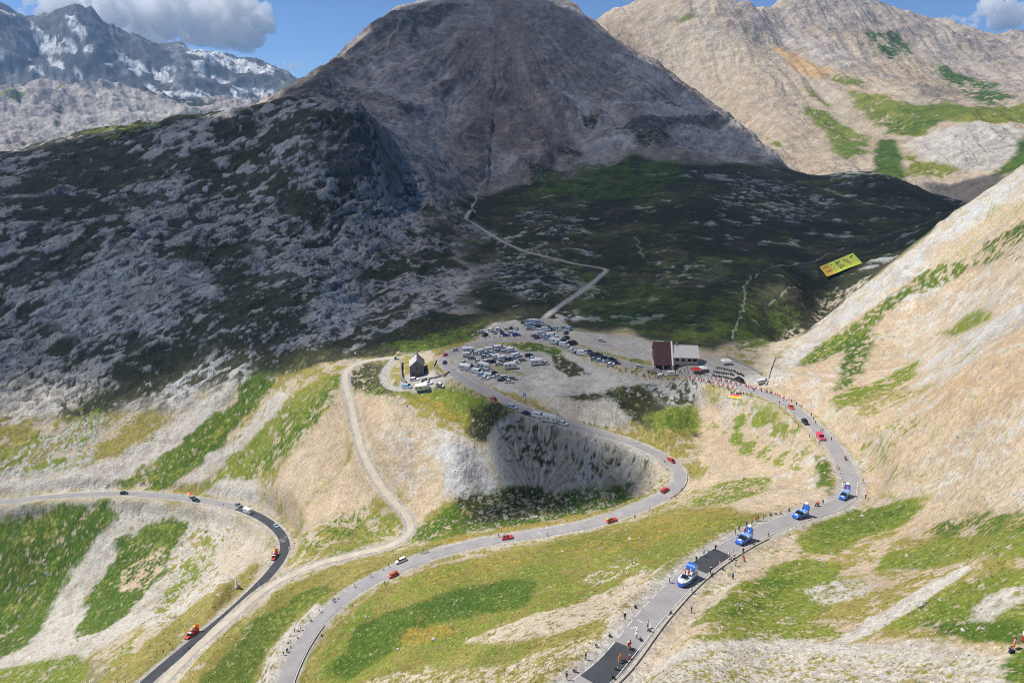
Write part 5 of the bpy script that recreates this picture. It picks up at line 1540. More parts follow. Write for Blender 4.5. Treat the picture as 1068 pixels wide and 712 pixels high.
# ---- people: one skinned body per pose, clothes by material
M_SKIN = simple_mat('skin', (0.50, 0.30, 0.21), 0.6)
M_HAIR = simple_mat('dark_hair', (0.03, 0.02, 0.015), 0.7)
M_HAIRF = simple_mat('fair_hair', (0.30, 0.18, 0.08), 0.7)
M_SHOE = simple_mat('shoes', (0.06, 0.06, 0.06), 0.8)
CLOTH = {k: simple_mat(k.replace(' ', '_') + '_cloth', v, 0.85, vary=0.08) for k, v in dict(black=(0.015, 0.015, 0.018), white=(0.74, 0.74, 0.73), red=(0.58, 0.03, 0.03), orange=(0.80, 0.20, 0.02), yellow=(0.80, 0.58, 0.05), blue=(0.03, 0.10, 0.38),
            grey=(0.22, 0.22, 0.24), green=(0.04, 0.16, 0.07), pink=(0.72, 0.24, 0.28), navy=(0.02, 0.03, 0.09), beige=(0.48, 0.38, 0.26), brown=(0.13, 0.07, 0.04), lightblue=(0.30, 0.45, 0.65), lime=(0.45, 0.62, 0.25)).items()}
def pose_mesh(pose):
    V, Ed, Rd = [], [], []
    def v(p, r, par=None):
        V.append(p); Rd.append(r)
        if par is not None: Ed.append((par, len(V) - 1))
        return len(V) - 1
    hz = dict(stand=0.92, wave=0.92, walk=0.90, sit=0.20)[pose]
    lean = 0.0
    pel = v((0, 0, hz), .155)
    ab = v((0, 0, hz + .20), .140, pel)
    ch = v((.01, 0, hz + .40), .165, ab)
    nk = v((.01, 0, hz + .56), .062, ch)
    h0 = v((.025, 0, hz + .66), .095, nk)
    h1 = v((.03, 0, hz + .76), .098, h0)
    v((.02, 0, hz + .84), .055, h1)
    for s in (-1, 1):
        sh = v((0, s * .185, hz + .47), .068, ch)
        if pose == 'wave' and s == 1:
            el = v((.04, s * .33, hz + .62), .050, sh); wr = v((.05, s * .30, hz + .86), .036, el); hd = v((.06, s * .29, hz + .97), .040, wr)
        elif pose == 'sit':
            el = v((.06, s * .25, hz + .24), .050, sh); wr = v((.28, s * .18, hz + .18), .036, el); hd = v((.37, s * .16, hz + .17), .040, wr)
        else:
            sw = (.16 * s if pose == 'walk' else .03)
            el = v((sw * .3, s * .245, hz + .21), .050, sh); wr = v((sw + .06, s * .25, hz - .02), .036, el); hd = v((sw + .09, s * .25, hz - .12), .040, wr)
        hp = v((0, s * .095, hz - .05), .108, pel)
        if pose == 'sit':
            kn = v((.42, s * .13, hz + .24), .075, hp); an = v((.52, s * .13, .08), .050, kn); v((.66, s * .14, .045), .045, an)
        else:
            st = (.24 * -s if pose == 'walk' else .0)
            kn = v((st * .6 + .03, s * .10, .50), .072, hp); an = v((st, s * .105, .09), .048, kn); v((st + .15, s * .12, .045), .045, an)
    me = bpy.data.meshes.new('body_frame')
    me.from_pydata(V, Ed, [])
    o = bpy.data.objects.new('body_frame', me); COL.objects.link(o)
    o.modifiers.new('Skin', 'SKIN')
    for i, r in enumerate(Rd):
        me.skin_vertices[0].data[i].radius = (r, r * (1.0 if i > 3 else 1.15))
    me.skin_vertices[0].data[0].use_root = True
    sb = o.modifiers.new('Sub', 'SUBSURF'); sb.levels = 1
    dg = bpy.context.evaluated_depsgraph_get(); dg.update()
    nm = bpy.data.meshes.new_from_object(o.evaluated_get(dg))
    bpy.data.objects.remove(o)
    nm.materials.clear()
    for m in (CLOTH['grey'], CLOTH['navy'], M_SKIN, M_SHOE): nm.materials.append(m)
    for f in nm.polygons:
        c = f.center
        f.use_smooth = True
        if c.z > hz + .565: k = 2
        elif c.z < .10: k = 3
        elif pose == 'sit':
            k = 1 if (c.z < hz + .10 or (c.x > .14 and abs(c.y) < .22 and c.z < hz + .34 and not (abs(c.y) > .12 and c.x < .40 and c.z > hz + .30))) else 0
        else:
            k = 1 if (c.z < hz + .04 and abs(c.y) < .20) else 0
        if (pose != 'wave' and pose != 'sit' and abs(c.y) > .205 and c.z < hz + .20) or (pose == 'wave' and c.z > hz + .56 and c.y > .2): k = 2
        f.material_index = k
    nm.name = 'person'
    return nm, hz
POSES = {p: pose_mesh(p) for p in ('stand', 'wave', 'walk', 'sit')}
def hair_mesh(hat):
    m = MB().ball((0, 0, 0), (.125, .112, .10), 0)
    for v in m.bm.verts:
        if v.co.z < -.02: v.co.z = -.02 + (v.co.z + .02) * (.9 if v.co.x < .02 else 0.1)
    if hat: m.cyl((.06, 0, .0), (.06, 0, .02), .16, n=12)
    me = bpy.data.meshes.new('hair'); m.bm.to_mesh(me); m.bm.free()
    me.materials.append(M_HAIR)
    return me
HAIRM = {False: hair_mesh(False), True: hair_mesh(True)}
def person(p, shirt, legs, label, group=None, pose='stand', rz=None, hat=None, sc=1.0, fair=False):
    me, hz = POSES[pose]
    o = bpy.data.objects.new('person', me); COL.objects.link(o)
    for i, m in enumerate((CLOTH[shirt], CLOTH[legs])):
        o.material_slots[i].link = 'OBJECT'; o.material_slots[i].material = m
    o.location = p
    o.rotation_euler = (0, 0, random.uniform(0, 6.28) if rz is None else rz)
    s = sc * random.uniform(.94, 1.04)
    o.scale = (s, s, s)
    hm = bpy.data.objects.new('cap' if hat else 'hair', HAIRM[bool(hat)]); COL.objects.link(hm)
    hm.parent = o; hm.location = (.018, 0, hz + .775)
    hm.material_slots[0].link = 'OBJECT'
    hm.material_slots[0].material = CLOTH[hat] if hat else (M_HAIRF if fair else M_HAIR)
    return tag(o, label, 'person', group)
# ------------------------------------------------------------------ buildings of the pass
def local(o, fn):
    return fn
# the refuge with its two roofs
pL, pR = at(682.5, 385.5), at(729, 383)
ang = math.atan2(pR[1] - pL[1], pR[0] - pL[0])
wid = float(np.hypot(*(pR[:2] - pL[:2])))
gz = min(ground_z(pL[0], pL[1]), ground_z(pR[0], pR[1])) - .3
ref = empty('mountain_refuge', (pL[0], pL[1], gz + CAMZ), ang)
tag(ref, 'mountain refuge with a dark red roof left and a pale grey roof right', 'building')
wl_, wr_ = wid * .39, wid * .61
D0, HR = 9.5, 11.6                                           # depth to the ridge, ridge height
MB().prism([(0, 0), (0, 3.2), (0, 3.2), (wl_, 3.2), (wl_, 0)], 2.2, 13, 0).build('wall', M_PLASTER, ref)
m = MB()
m.loft([[(0, y, z) for y, z in [(2.2, 3.2), (2.2, 4.6), (D0, HR - .25), (13, 7.0), (13, 3.2)]], [(.3, y, z) for y, z in [(2.2, 3.2), (2.2, 4.6), (D0, HR - .25), (13, 7.0), (13, 3.2)]]])
m.build('gable_wall', M_WOOD, ref)
m = MB()
m.loft([[(-.35, y, z) for y, z in [(-.6, 2.95), (D0, HR), (13.4, 6.9), (13.4, 6.7), (D0, HR - .25), (-.6, 2.7)]], [(wl_ - .1, y, z) for y, z in [(-.6, 2.95), (D0, HR), (13.4, 6.9), (13.4, 6.7), (D0, HR - .25), (-.6, 2.7)]]])
rr_ = m.build('red_roof', M_REDROOF, ref)
m = MB()
for k in range(12):
    x = -.2 + (wl_ - .1) * k / 11
    m.loft([[(x - .04, -.6, 2.97), (x + .04, -.6, 2.97), (x + .04, -.6, 3.06), (x - .04, -.6, 3.06)], [(x - .04, D0, HR + .02), (x + .04, D0, HR + .02), (x + .04, D0, HR + .11), (x - .04, D0, HR + .11)]])
m.build('roof_seam', M_REDROOF, rr_)
MB().box((wl_ * .35, D0, HR + .35), (wl_ * .45, .5, .5)).build('ridge_vent', M_GREYROOF, rr_)
for x in (.25, wl_ * .52, wl_ - .35):
    MB().box((x, 0, 1.35), (.5, .5, 2.7)).build('porch_pillar', M_PLASTER, ref)
m = MB().box((wl_ * .27, 2.17, 1.5), (wl_ * .34, .06, 2.2)).box((wl_ * .75, 2.17, 1.5), (wl_ * .34, .06, 2.2))
m.build('porch_window', M_GLASS, ref)
m = MB()
m.loft([[(wl_ - .1, y, z) for y, z in [(-.7, 0), (-.7, 3.0), (D0, HR + .55), (13.6, 6.9), (13.6, 0)]], [(wl_ + .75, y, z) for y, z in [(-.7, 0), (-.7, 3.0), (D0, HR + .55), (13.6, 6.9), (13.6, 0)]]])
m.build('party_wall', M_WHITE, ref)
x0, x1 = wl_ + .75, wid
MB().box(((x0 + x1) / 2, 8.2, 3.1), (x1 - x0, 9.6, 6.2)).build('wall', M_PLASTER, ref)
m = MB()
m.loft([[(x1 - .3, y, z) for y, z in [(3.41, 6.2), (D0, 10.0), (13, 6.2)]], [(x1 - .002, y, z) for y, z in [(3.41, 6.2), (D0, 10.0), (13, 6.2)]]])
m.build('gable_wall', M_PLASTER, ref)
m = MB()
pr_ = [(2.5, 5.95), (D0, 10.35), (13.6, 6.5), (13.6, 6.3), (D0, 10.12), (2.5, 5.72)]
m.loft([[(x0 + .01, y, z) for y, z in pr_], [(x1 + .5, y, z) for y, z in pr_]])
gr_ = m.build('grey_roof', M_GREYROOF, ref)
MB().box((x0 + 2.3, D0 - .2, 10.7), (.8, .8, 1.1)).build('chimney', M_STONEL, gr_)
ww = (x1 - x0)
for fx, w in ((.17, 1.9), (.42, 1.9), (.66, 1.9), (.87, 2.3)):
    f = MB().box((x0 + ww * fx, 3.37, 4.55), (w + .3, .08, 1.5)).build('window', M_STONEL, ref)
    MB().box((x0 + ww * fx, 3.325, 4.55), (w, .05, 1.25)).build('pane', M_GLASS, f)
for fx in (.2, .68):
    m = MB()
    arc = [(x0 + ww * fx + 1.55 * math.cos(a), 1.0 + 1.25 * math.sin(a)) for a in np.linspace(0, math.pi, 12)] + [(x0 + ww * fx - 1.55, 0), (x0 + ww * fx + 1.55, 0)]
    m.prism(arc, 3.30, 3.38)
    m.build('arched_door', M_GLASS, ref)
MB().box((x0 + ww * .45, 3.2, 2.85), (3.0, .3, .55)).build('sign_board', PAINT['lightblue'], ref)
MB().box((x0 + ww * .5, 1.6, .25), (ww * .8, 3.1, .5)).build('terrace', M_STONEL, ref)

ref.scale = (1, 1, 1.1)

# the old stone house
ph = at(435, 392.5)
hz_ = head_of(427, 393.2, 443, 392.4)
hs = empty('stone_house', (ph[0], ph[1], ground_z(ph[0], ph[1]) + CAMZ - .4), hz_ + .38)
tag(hs, 'old grey stone house with a steep slate roof beside the dirt track bend', 'house')
hw, hd, he, hr = 3.9, 12.0, 6.2, 9.6
MB().loft([[(-hw, y, 0), (hw, y, 0), (hw, y, he), (0, y, hr), (-hw, y, he)] for y in (0, hd)]).build('wall', M_STONED, hs)
for s in (-1, 1):
    MB().loft([[(s * (hw + .5), y, he - .25), (0, y, hr + .12), (0, y, hr + .42), (s * (hw + .5), y, he + .05)] for y in (-.4, hd + .4)]).build('roof', M_SLATEL if s < 0 else M_SLATE, hs)  # left slope takes the paler slate, right slope the darker
m = MB().loft([[(-hw - .1, y, he - 1.0), (hw * .2, y, he - 1.0), (hw * .2, y, hr + .9), (0, y, hr + 1.6), (-hw - .1, y, he + 1.0)] for y in (hd - .1, hd + .7)])
m.build('stepped_gable', M_SLATEL, hs)
for x, z, w, h in ((0, 5.2, 1.2, 1.7), (-2.2, 2.0, 1.0, 1.5), (2.2, 2.0, 1.0, 1.5)):
    f = MB().box((x, -.02, z), (w + .3, .1, h + .3)).build('window', M_STONE, hs)
    MB().box((x, -.08, z), (w, .06, h)).build('pane', M_GLASS, f)
MB().box((0, -.05, 1.2), (1.3, .12, 2.4)).build('door', M_WOOD, hs)
MB().box((hw + 2.2, 7.5, 1.5), (3.6, 6.0, 3.0), bevel=.1).build('lean_to', M_SLATE, hs)
MB().box((1.2, 9.0, hr + .3), (.8, .8, 1.9)).build('chimney', M_STONEL, hs)

def wall_along(name, pix, w, h, mat, label, cat, sunk=.5, cap=None):
    P = [at(x, y) for x, y in pix]
    L = []
    for a, b in zip(P[:-1], P[1:]):
        n = max(2, int(np.linalg.norm(b - a) / 1.5))
        L += [a + (b - a) * t for t in np.linspace(0, 1, n, endpoint=False)]
    L = np.array(L + [P[-1]])
    _, nr = frame(L)
    rings = []
    for p, q in zip(L, nr):
        z = surf(p[0], p[1]) + CAMZ
        hh = h * random.uniform(.93, 1.05)
        rings.append([(p[0] - q[0] * w / 2, p[1] - q[1] * w / 2, z - sunk), (p[0] + q[0] * w / 2, p[1] + q[1] * w / 2, z - sunk), (p[0] + q[0] * w / 2, p[1] + q[1] * w / 2, z + hh), (p[0] - q[0] * w / 2, p[1] - q[1] * w / 2, z + hh)])
    o = MB().loft(rings).build(name, mat)
    return tag(o, label, cat)
wall_along('stone_wall', [(418.5, 378), (418, 388), (419, 397), (424, 401)], .9, 2.2, M_STONE, 'rough stone wall between the stone house and the looping track', 'wall')
wall_along('stone_wall', [(444, 396), (455, 394), (464, 391), (469, 388)], .6, .9, M_STONE, 'low curved stone wall right of the stone house', 'wall')
wall_along('retaining_wall', [(808, 373), (804, 384), (801, 394), (799, 402)], .7, .9, M_STONEL, 'rough stone retaining wall at the foot of the pale scree', 'wall')
wall_along('stone_wall', [(757, 372), (770, 378), (785, 385), (794, 391)], .7, 1.0, M_STONE, 'long low stone wall on the bank behind the motorcycles', 'wall')
wall_along('stone_wall', [(455, 376), (452, 383), (456, 390), (464, 393)], .5, .8, M_STONE, 'low stone wall around the outside of the upper hairpin', 'wall')

def along(L, px0, py0, px1, py1, off, step):
    i0, i1 = sorted((idx(L, px0, py0), idx(L, px1, py1)))
    s = run(L); _, nr = frame(L)
    out = []
    for q in np.arange(s[i0], s[i1], step):
        p = np.array([np.interp(q, s, L[:, k]) for k in range(3)])
        n2 = np.array([np.interp(q, s, nr[:, k]) for k in range(2)])
        out.append((p[0] + n2[0] * off, p[1] + n2[1] * off, n2))
    return out
def kerb(L, a, b, off, h, w, name, mat, label, cat):
    rings = []
    for x, y, n2 in along(L, *a, *b, off, 1.2):
        z = surf(x, y) + CAMZ
        rings.append([(x - n2[0] * w / 2, y - n2[1] * w / 2, z - .4), (x + n2[0] * w / 2, y + n2[1] * w / 2, z - .4), (x + n2[0] * w / 2, y + n2[1] * w / 2, z + h), (x - n2[0] * w / 2, y - n2[1] * w / 2, z + h)])
    return tag(MB().loft(rings).build(name, mat), label, cat)
kerb(LA, (628, 718), (792, 556), HA + .75, .32, .30, 'kerb_wall', M_STONEL, 'low pale kerb wall along the right edge of the foreground road', 'wall')
kerb(LA, (292, 716), (345, 655), -HA - .55, .35, .18, 'guard_rail', M_METAL, 'dark guard rail on the right edge of the middle road at the bottom', 'guard rail')
kerb(LA, (716, 470), (700, 522), -HA - .6, .35, .25, 'kerb_wall', M_STONEL, 'low kerb wall round the outside of the lower hairpin', 'wall')

# small fixed things
s_ = spot(247, 612)
st_ = empty('stone_stele', s_, -.6)
st_.scale = (1.25, 1.25, 1.3)
tag(st_, 'small white stone stele on the verge beside the newly surfaced lower road', 'monument')
MB().box((0, 0, .2), (1.5, 1.5, .8), bevel=.06).build('base', M_STONEL, st_)
MB().loft([[(-.45 * k, -.35 * k, z), (.45 * k, -.35 * k, z), (.45 * k, .35 * k, z), (-.45 * k, .35 * k, z)] for z, k in ((.6, 1), (2.7, .75), (3.0, .4))]).build('shaft', M_WHITE, st_)
s_ = spot(547, 418)
sg = empty('information_sign', s_, head_of(540, 418, 556, 420))
tag(sg, 'tall blue grey sign post standing above the hairpin road', 'sign')
for x in (-.5, .5): MB().cyl((x, 0, -.3), (x, 0, 4.4), .07).build('post', M_METAL, sg)
MB().box((0, -.05, 3.4), (1.5, .1, 2.2), bevel=.03).build('panel', PAINT['lightblue'], sg)
s_ = spot(412.5, 374.5)
ht = empty('booth', s_, .2)
ht.scale = (.75, .75, .75)
tag(ht, 'small yellow roofed booth left of the stone house at the track bend', 'booth')
MB().box((0, 0, 1.1), (2.6, 2.2, 2.4)).build('wall', M_WHITE, ht)
MB().loft([[(-1.6, y, 2.3), (1.6, y, 2.3), (0, y, 3.1)] for y in (-1.4, 1.4)]).build('roof', simple_mat('faded_yellow_sheet', (0.55, 0.47, 0.16), .7), ht)
MB().box((0, -1.12, 1.0), (.9, .06, 1.9)).build('door', M_DARK, ht)

def parasol(p, mats, label, r=2.2, h=2.6):
    o = empty('parasol', p)
    tag(o, label, 'parasol')
    MB().cyl((0, 0, -.2), (0, 0, h + .5), .04).build('pole', M_METAL, o)
    n = 8
    m = MB()
    c = m.bm.verts.new((0, 0, h + .5)); c2 = m.bm.verts.new((0, 0, h + .44))
    ring = [m.bm.verts.new((r * math.cos(2 * math.pi * k / n), r * math.sin(2 * math.pi * k / n), h - .2)) for k in range(n)]
    for k in range(n):
        f = m.bm.faces.new((c, ring[k], ring[(k + 1) % n]))
        f = m.bm.faces.new((c2, ring[(k + 1) % n], ring[k]))
    m.build('canopy', mats, o)
    return o
parasol(spot(725.5, 389), PAINT['red'], 'large red parasol at the right corner of the refuge', 3.0)
parasol(spot(733, 387.5), M_WHITE, 'white parasol just right of the red one', 2.4)
parasol(spot(198.5, 518.5), PAINT['orange'], 'orange parasol beside the road behind a dark green car', 1.7)
s_ = spot(757, 380)
te = empty('gazebo', s_, .15)
tag(te, 'white pitched gazebo above the parked motorcycles', 'tent')
MB().loft([[(-2.6, -2, 2.2), (2.6, -2, 2.2), (2.6, 2, 2.2), (-2.6, 2, 2.2)], [(-1.2, -.1, 3.3), (1.2, -.1, 3.3), (1.2, .1, 3.3), (-1.2, .1, 3.3)]]).build('canopy', M_WHITE, te)
for x in (-2.5, 2.5):
    for y in (-1.9, 1.9): MB().cyl((x, y, -.3), (x, y, 2.2), .04, n=6).build('leg', M_METAL, te)
s_ = spot(153, 509)
fl = empty('flag', s_, .4)
tag(fl, 'white and orange flag leaning over the verge of the lower left road', 'flag')
MB().cyl((0, 0, -.2), (-.6, 0, 4.6), .035, n=6).build('pole', M_METAL, fl)
m = MB()
for k in range(6):
    for j in range(2):
        a0, a1 = k / 6, (k + 1) / 6
        zt = lambda a: 4.5 - 1.0 * a
        wv = lambda a: .25 * math.sin(a * 6)
        z0 = lambda a, jj: zt(a) - jj * .85
        m.quad([(-.6 - 2.6 * a0, wv(a0), z0(a0, j)), (-.6 - 2.6 * a1, wv(a1), z0(a1, j)), (-.6 - 2.6 * a1, wv(a1), z0(a1, j + 1)), (-.6 - 2.6 * a0, wv(a0), z0(a0, j + 1))], 0 if k > 1 else 1)
m.build('cloth', [M_WHITE, PAINT['orange']], fl)

# the yellow banner laid out on the hillside: a sheet that follows the ground
c4 = [at(x, y, 420, 900) for x, y in ((854, 278.5), (889.5, 267.2), (898.5, 274.4), (862.5, 292.5))]
fit = np.array(c4); ctr = fit.mean(0)
_, _, vt = np.linalg.svd(fit - ctr); nrm_ = vt[2] * np.sign(vt[2][2])
for i, p in enumerate(fit): fit[i] = p - nrm_ * float((p - ctr) @ nrm_)
lift = max(0, max(ground_z(*(fit[0] * (1 - u) * (1 - v) + fit[1] * u * (1 - v) + fit[2] * u * v + fit[3] * (1 - u) * v)[:2]) - (fit[0] * (1 - u) * (1 - v) + fit[1] * u * (1 - v) + fit[2] * u * v + fit[3] * (1 - u) * v)[2] for u in np.linspace(0, 1, 9) for v in np.linspace(0, 1, 5))) + .15
bnp = lambda u, v, dz=0.0: Vector(fit[0] * (1 - u) * (1 - v) + fit[1] * u * (1 - v) + fit[2] * u * v + fit[3] * (1 - u) * v) + Vector((0, 0, CAMZ + min(lift, 3.0) + dz + .12 * math.sin(9 * u) * math.sin(5 * v)))
ban = empty('hillside_banner', Vector(ctr) + Vector((0, 0, CAMZ)))
tag(ban, 'huge yellow banner with an orange left end spread on the dark hillside', 'banner')
def sheet(name, u0, u1, v0, v1, mat, dz, parent, nu=10, nv=5):
    m = MB()
    g = [[m.bm.verts.new(bnp(u0 + (u1 - u0) * i / nu, v0 + (v1 - v0) * j / nv, dz) - ban.location) for j in range(nv + 1)] for i in range(nu + 1)]
    for i in range(nu):
        for j in range(nv): m.bm.faces.new((g[i][j], g[i][j + 1], g[i + 1][j + 1], g[i + 1][j]))
    o = m.build(name, mat, parent)
    sd = o.modifiers.new('Thick', 'SOLIDIFY'); sd.thickness = .03
    return o
M_BANY = simple_mat('yellow_sheet', (0.84, 0.88, 0.08), 0.6, vary=0.05)
M_BANO = simple_mat('orange_sheet', (0.90, 0.60, 0.05), 0.6, vary=0.08)
M_BANK = simple_mat('dark_print', (0.10, 0.13, 0.02), 0.7, vary=0.0)
sheet('yellow_panel', .25, 1, 0, 1, M_BANY, 0, ban)
op_ = sheet('orange_panel', 0, .25, 0, 1, M_BANO, 0, ban)
MBK = simple_mat('deep_orange_print', (0.62, 0.30, 0.02), 0.7, vary=0.0)
sheet('print', .05, .21, .18, .34, MBK, .10, op_, 4, 2); sheet('print', .06, .22, .58, .74, MBK, .10, op_, 4, 2)
for u0, u1, v0, v1 in ((.29, .315, .18, .30), (.29, .315, .55, .66), (.29, .31, .80, .88), (.42, .455, .12, .46), (.47, .50, .16, .40), (.52, .545, .10, .30), (.44, .47, .52, .84), (.495, .52, .50, .80), (.55, .57, .56, .78),
                       (.64, .665, .14, .42), (.69, .71, .20, .56), (.725, .745, .34, .76), (.84, .875, .22, .36), (.87, .93, .18, .27)):
    sheet('print', u0, u1, v0, v1, M_BANK, .10, ban, 3, 3)

# the three striped flag on the bank below the crowd
c4 = [spot(x, y) for x, y in ((762.0, 409.5), (773.0, 410.5), (772.2, 417.0), (761.0, 415.5))]
fg = empty('large_flag', c4[0])
tag(fg, 'large black red and yellow striped flag spread on the bank below the crowd', 'flag')
m = MB()
for k in range(3):
    for i in range(6):
        def q(u, v): return c4[0] * (1 - u) * (1 - v) + c4[1] * u * (1 - v) + c4[2] * u * v + c4[3] * (1 - u) * v - c4[0] + Vector((0, 0, .55 + .12 * math.sin(8 * u + 3 * v)))
        m.quad([q(i / 6, k / 3), q((i + 1) / 6, k / 3), q((i + 1) / 6, (k + 1) / 3), q(i / 6, (k + 1) / 3)], k)
fc = m.build('cloth', [PAINT['black'], PAINT['red'], PAINT['yellow']], fg)
sd = fc.modifiers.new('Thick', 'SOLIDIFY'); sd.thickness = .02

# barriers hung with red and white sheets
def barrier():
    o = empty('crowd_barrier', (0, 0, 0))
    MB().box((0, 0, .62), (2.5, .05, .85)).build('banner', simple_mat('faded_red_sheet', (0.60, 0.10, 0.10), .7), o)
    MB().box((.55, 0, .62), (1.2, .07, .8)).build('banner_panel', M_WHITE, o)
    m = MB()
    m.cyl((-1.25, 0, 1.1), (1.25, 0, 1.1), .025, n=6)
    m.build('top_rail', M_METAL, o)
    for x in (-1.0, 1.0): MB().box((x, 0, .08), (.06, .7, .16)).cyl((x, 0, 0), (x, 0, 1.1), .02, n=6).build('foot', M_METAL, o)
    return o
B0 = None
def barriers(a, b, off, label):
    global B0
    for k, (x, y, n2) in enumerate(along(LA, *a, *b, off, 2.75)):
        if B0 is None: B0 = o = barrier()
        else: o = copy_tree(B0)
        o.location = (x, y, surf(x, y) + CAMZ); o.rotation_euler = (0, 0, math.atan2(-n2[0], n2[1]))
        tag(o, label, 'barrier', 'red and white sheeted barriers along the upper road')
sgn_in = HA + .55
for off in (HA + .6, -HA - .6):
    pass
pr0 = at(775, 401); i_ = int(np.argmin(((LA[:, :2] - pr0[:2]) ** 2).sum(1)))
_, nrA = frame(LA)
far_side = 1.0 if nrA[i_][1] > 0 else -1.0
barriers((735, 396), (812, 417), far_side * (HA + .6), 'barrier with red and white sheet on the far side of the upper road')
barriers((722, 393), (768, 404), -far_side * (HA + .6), 'barrier with red and white sheet on the near side of the upper road')

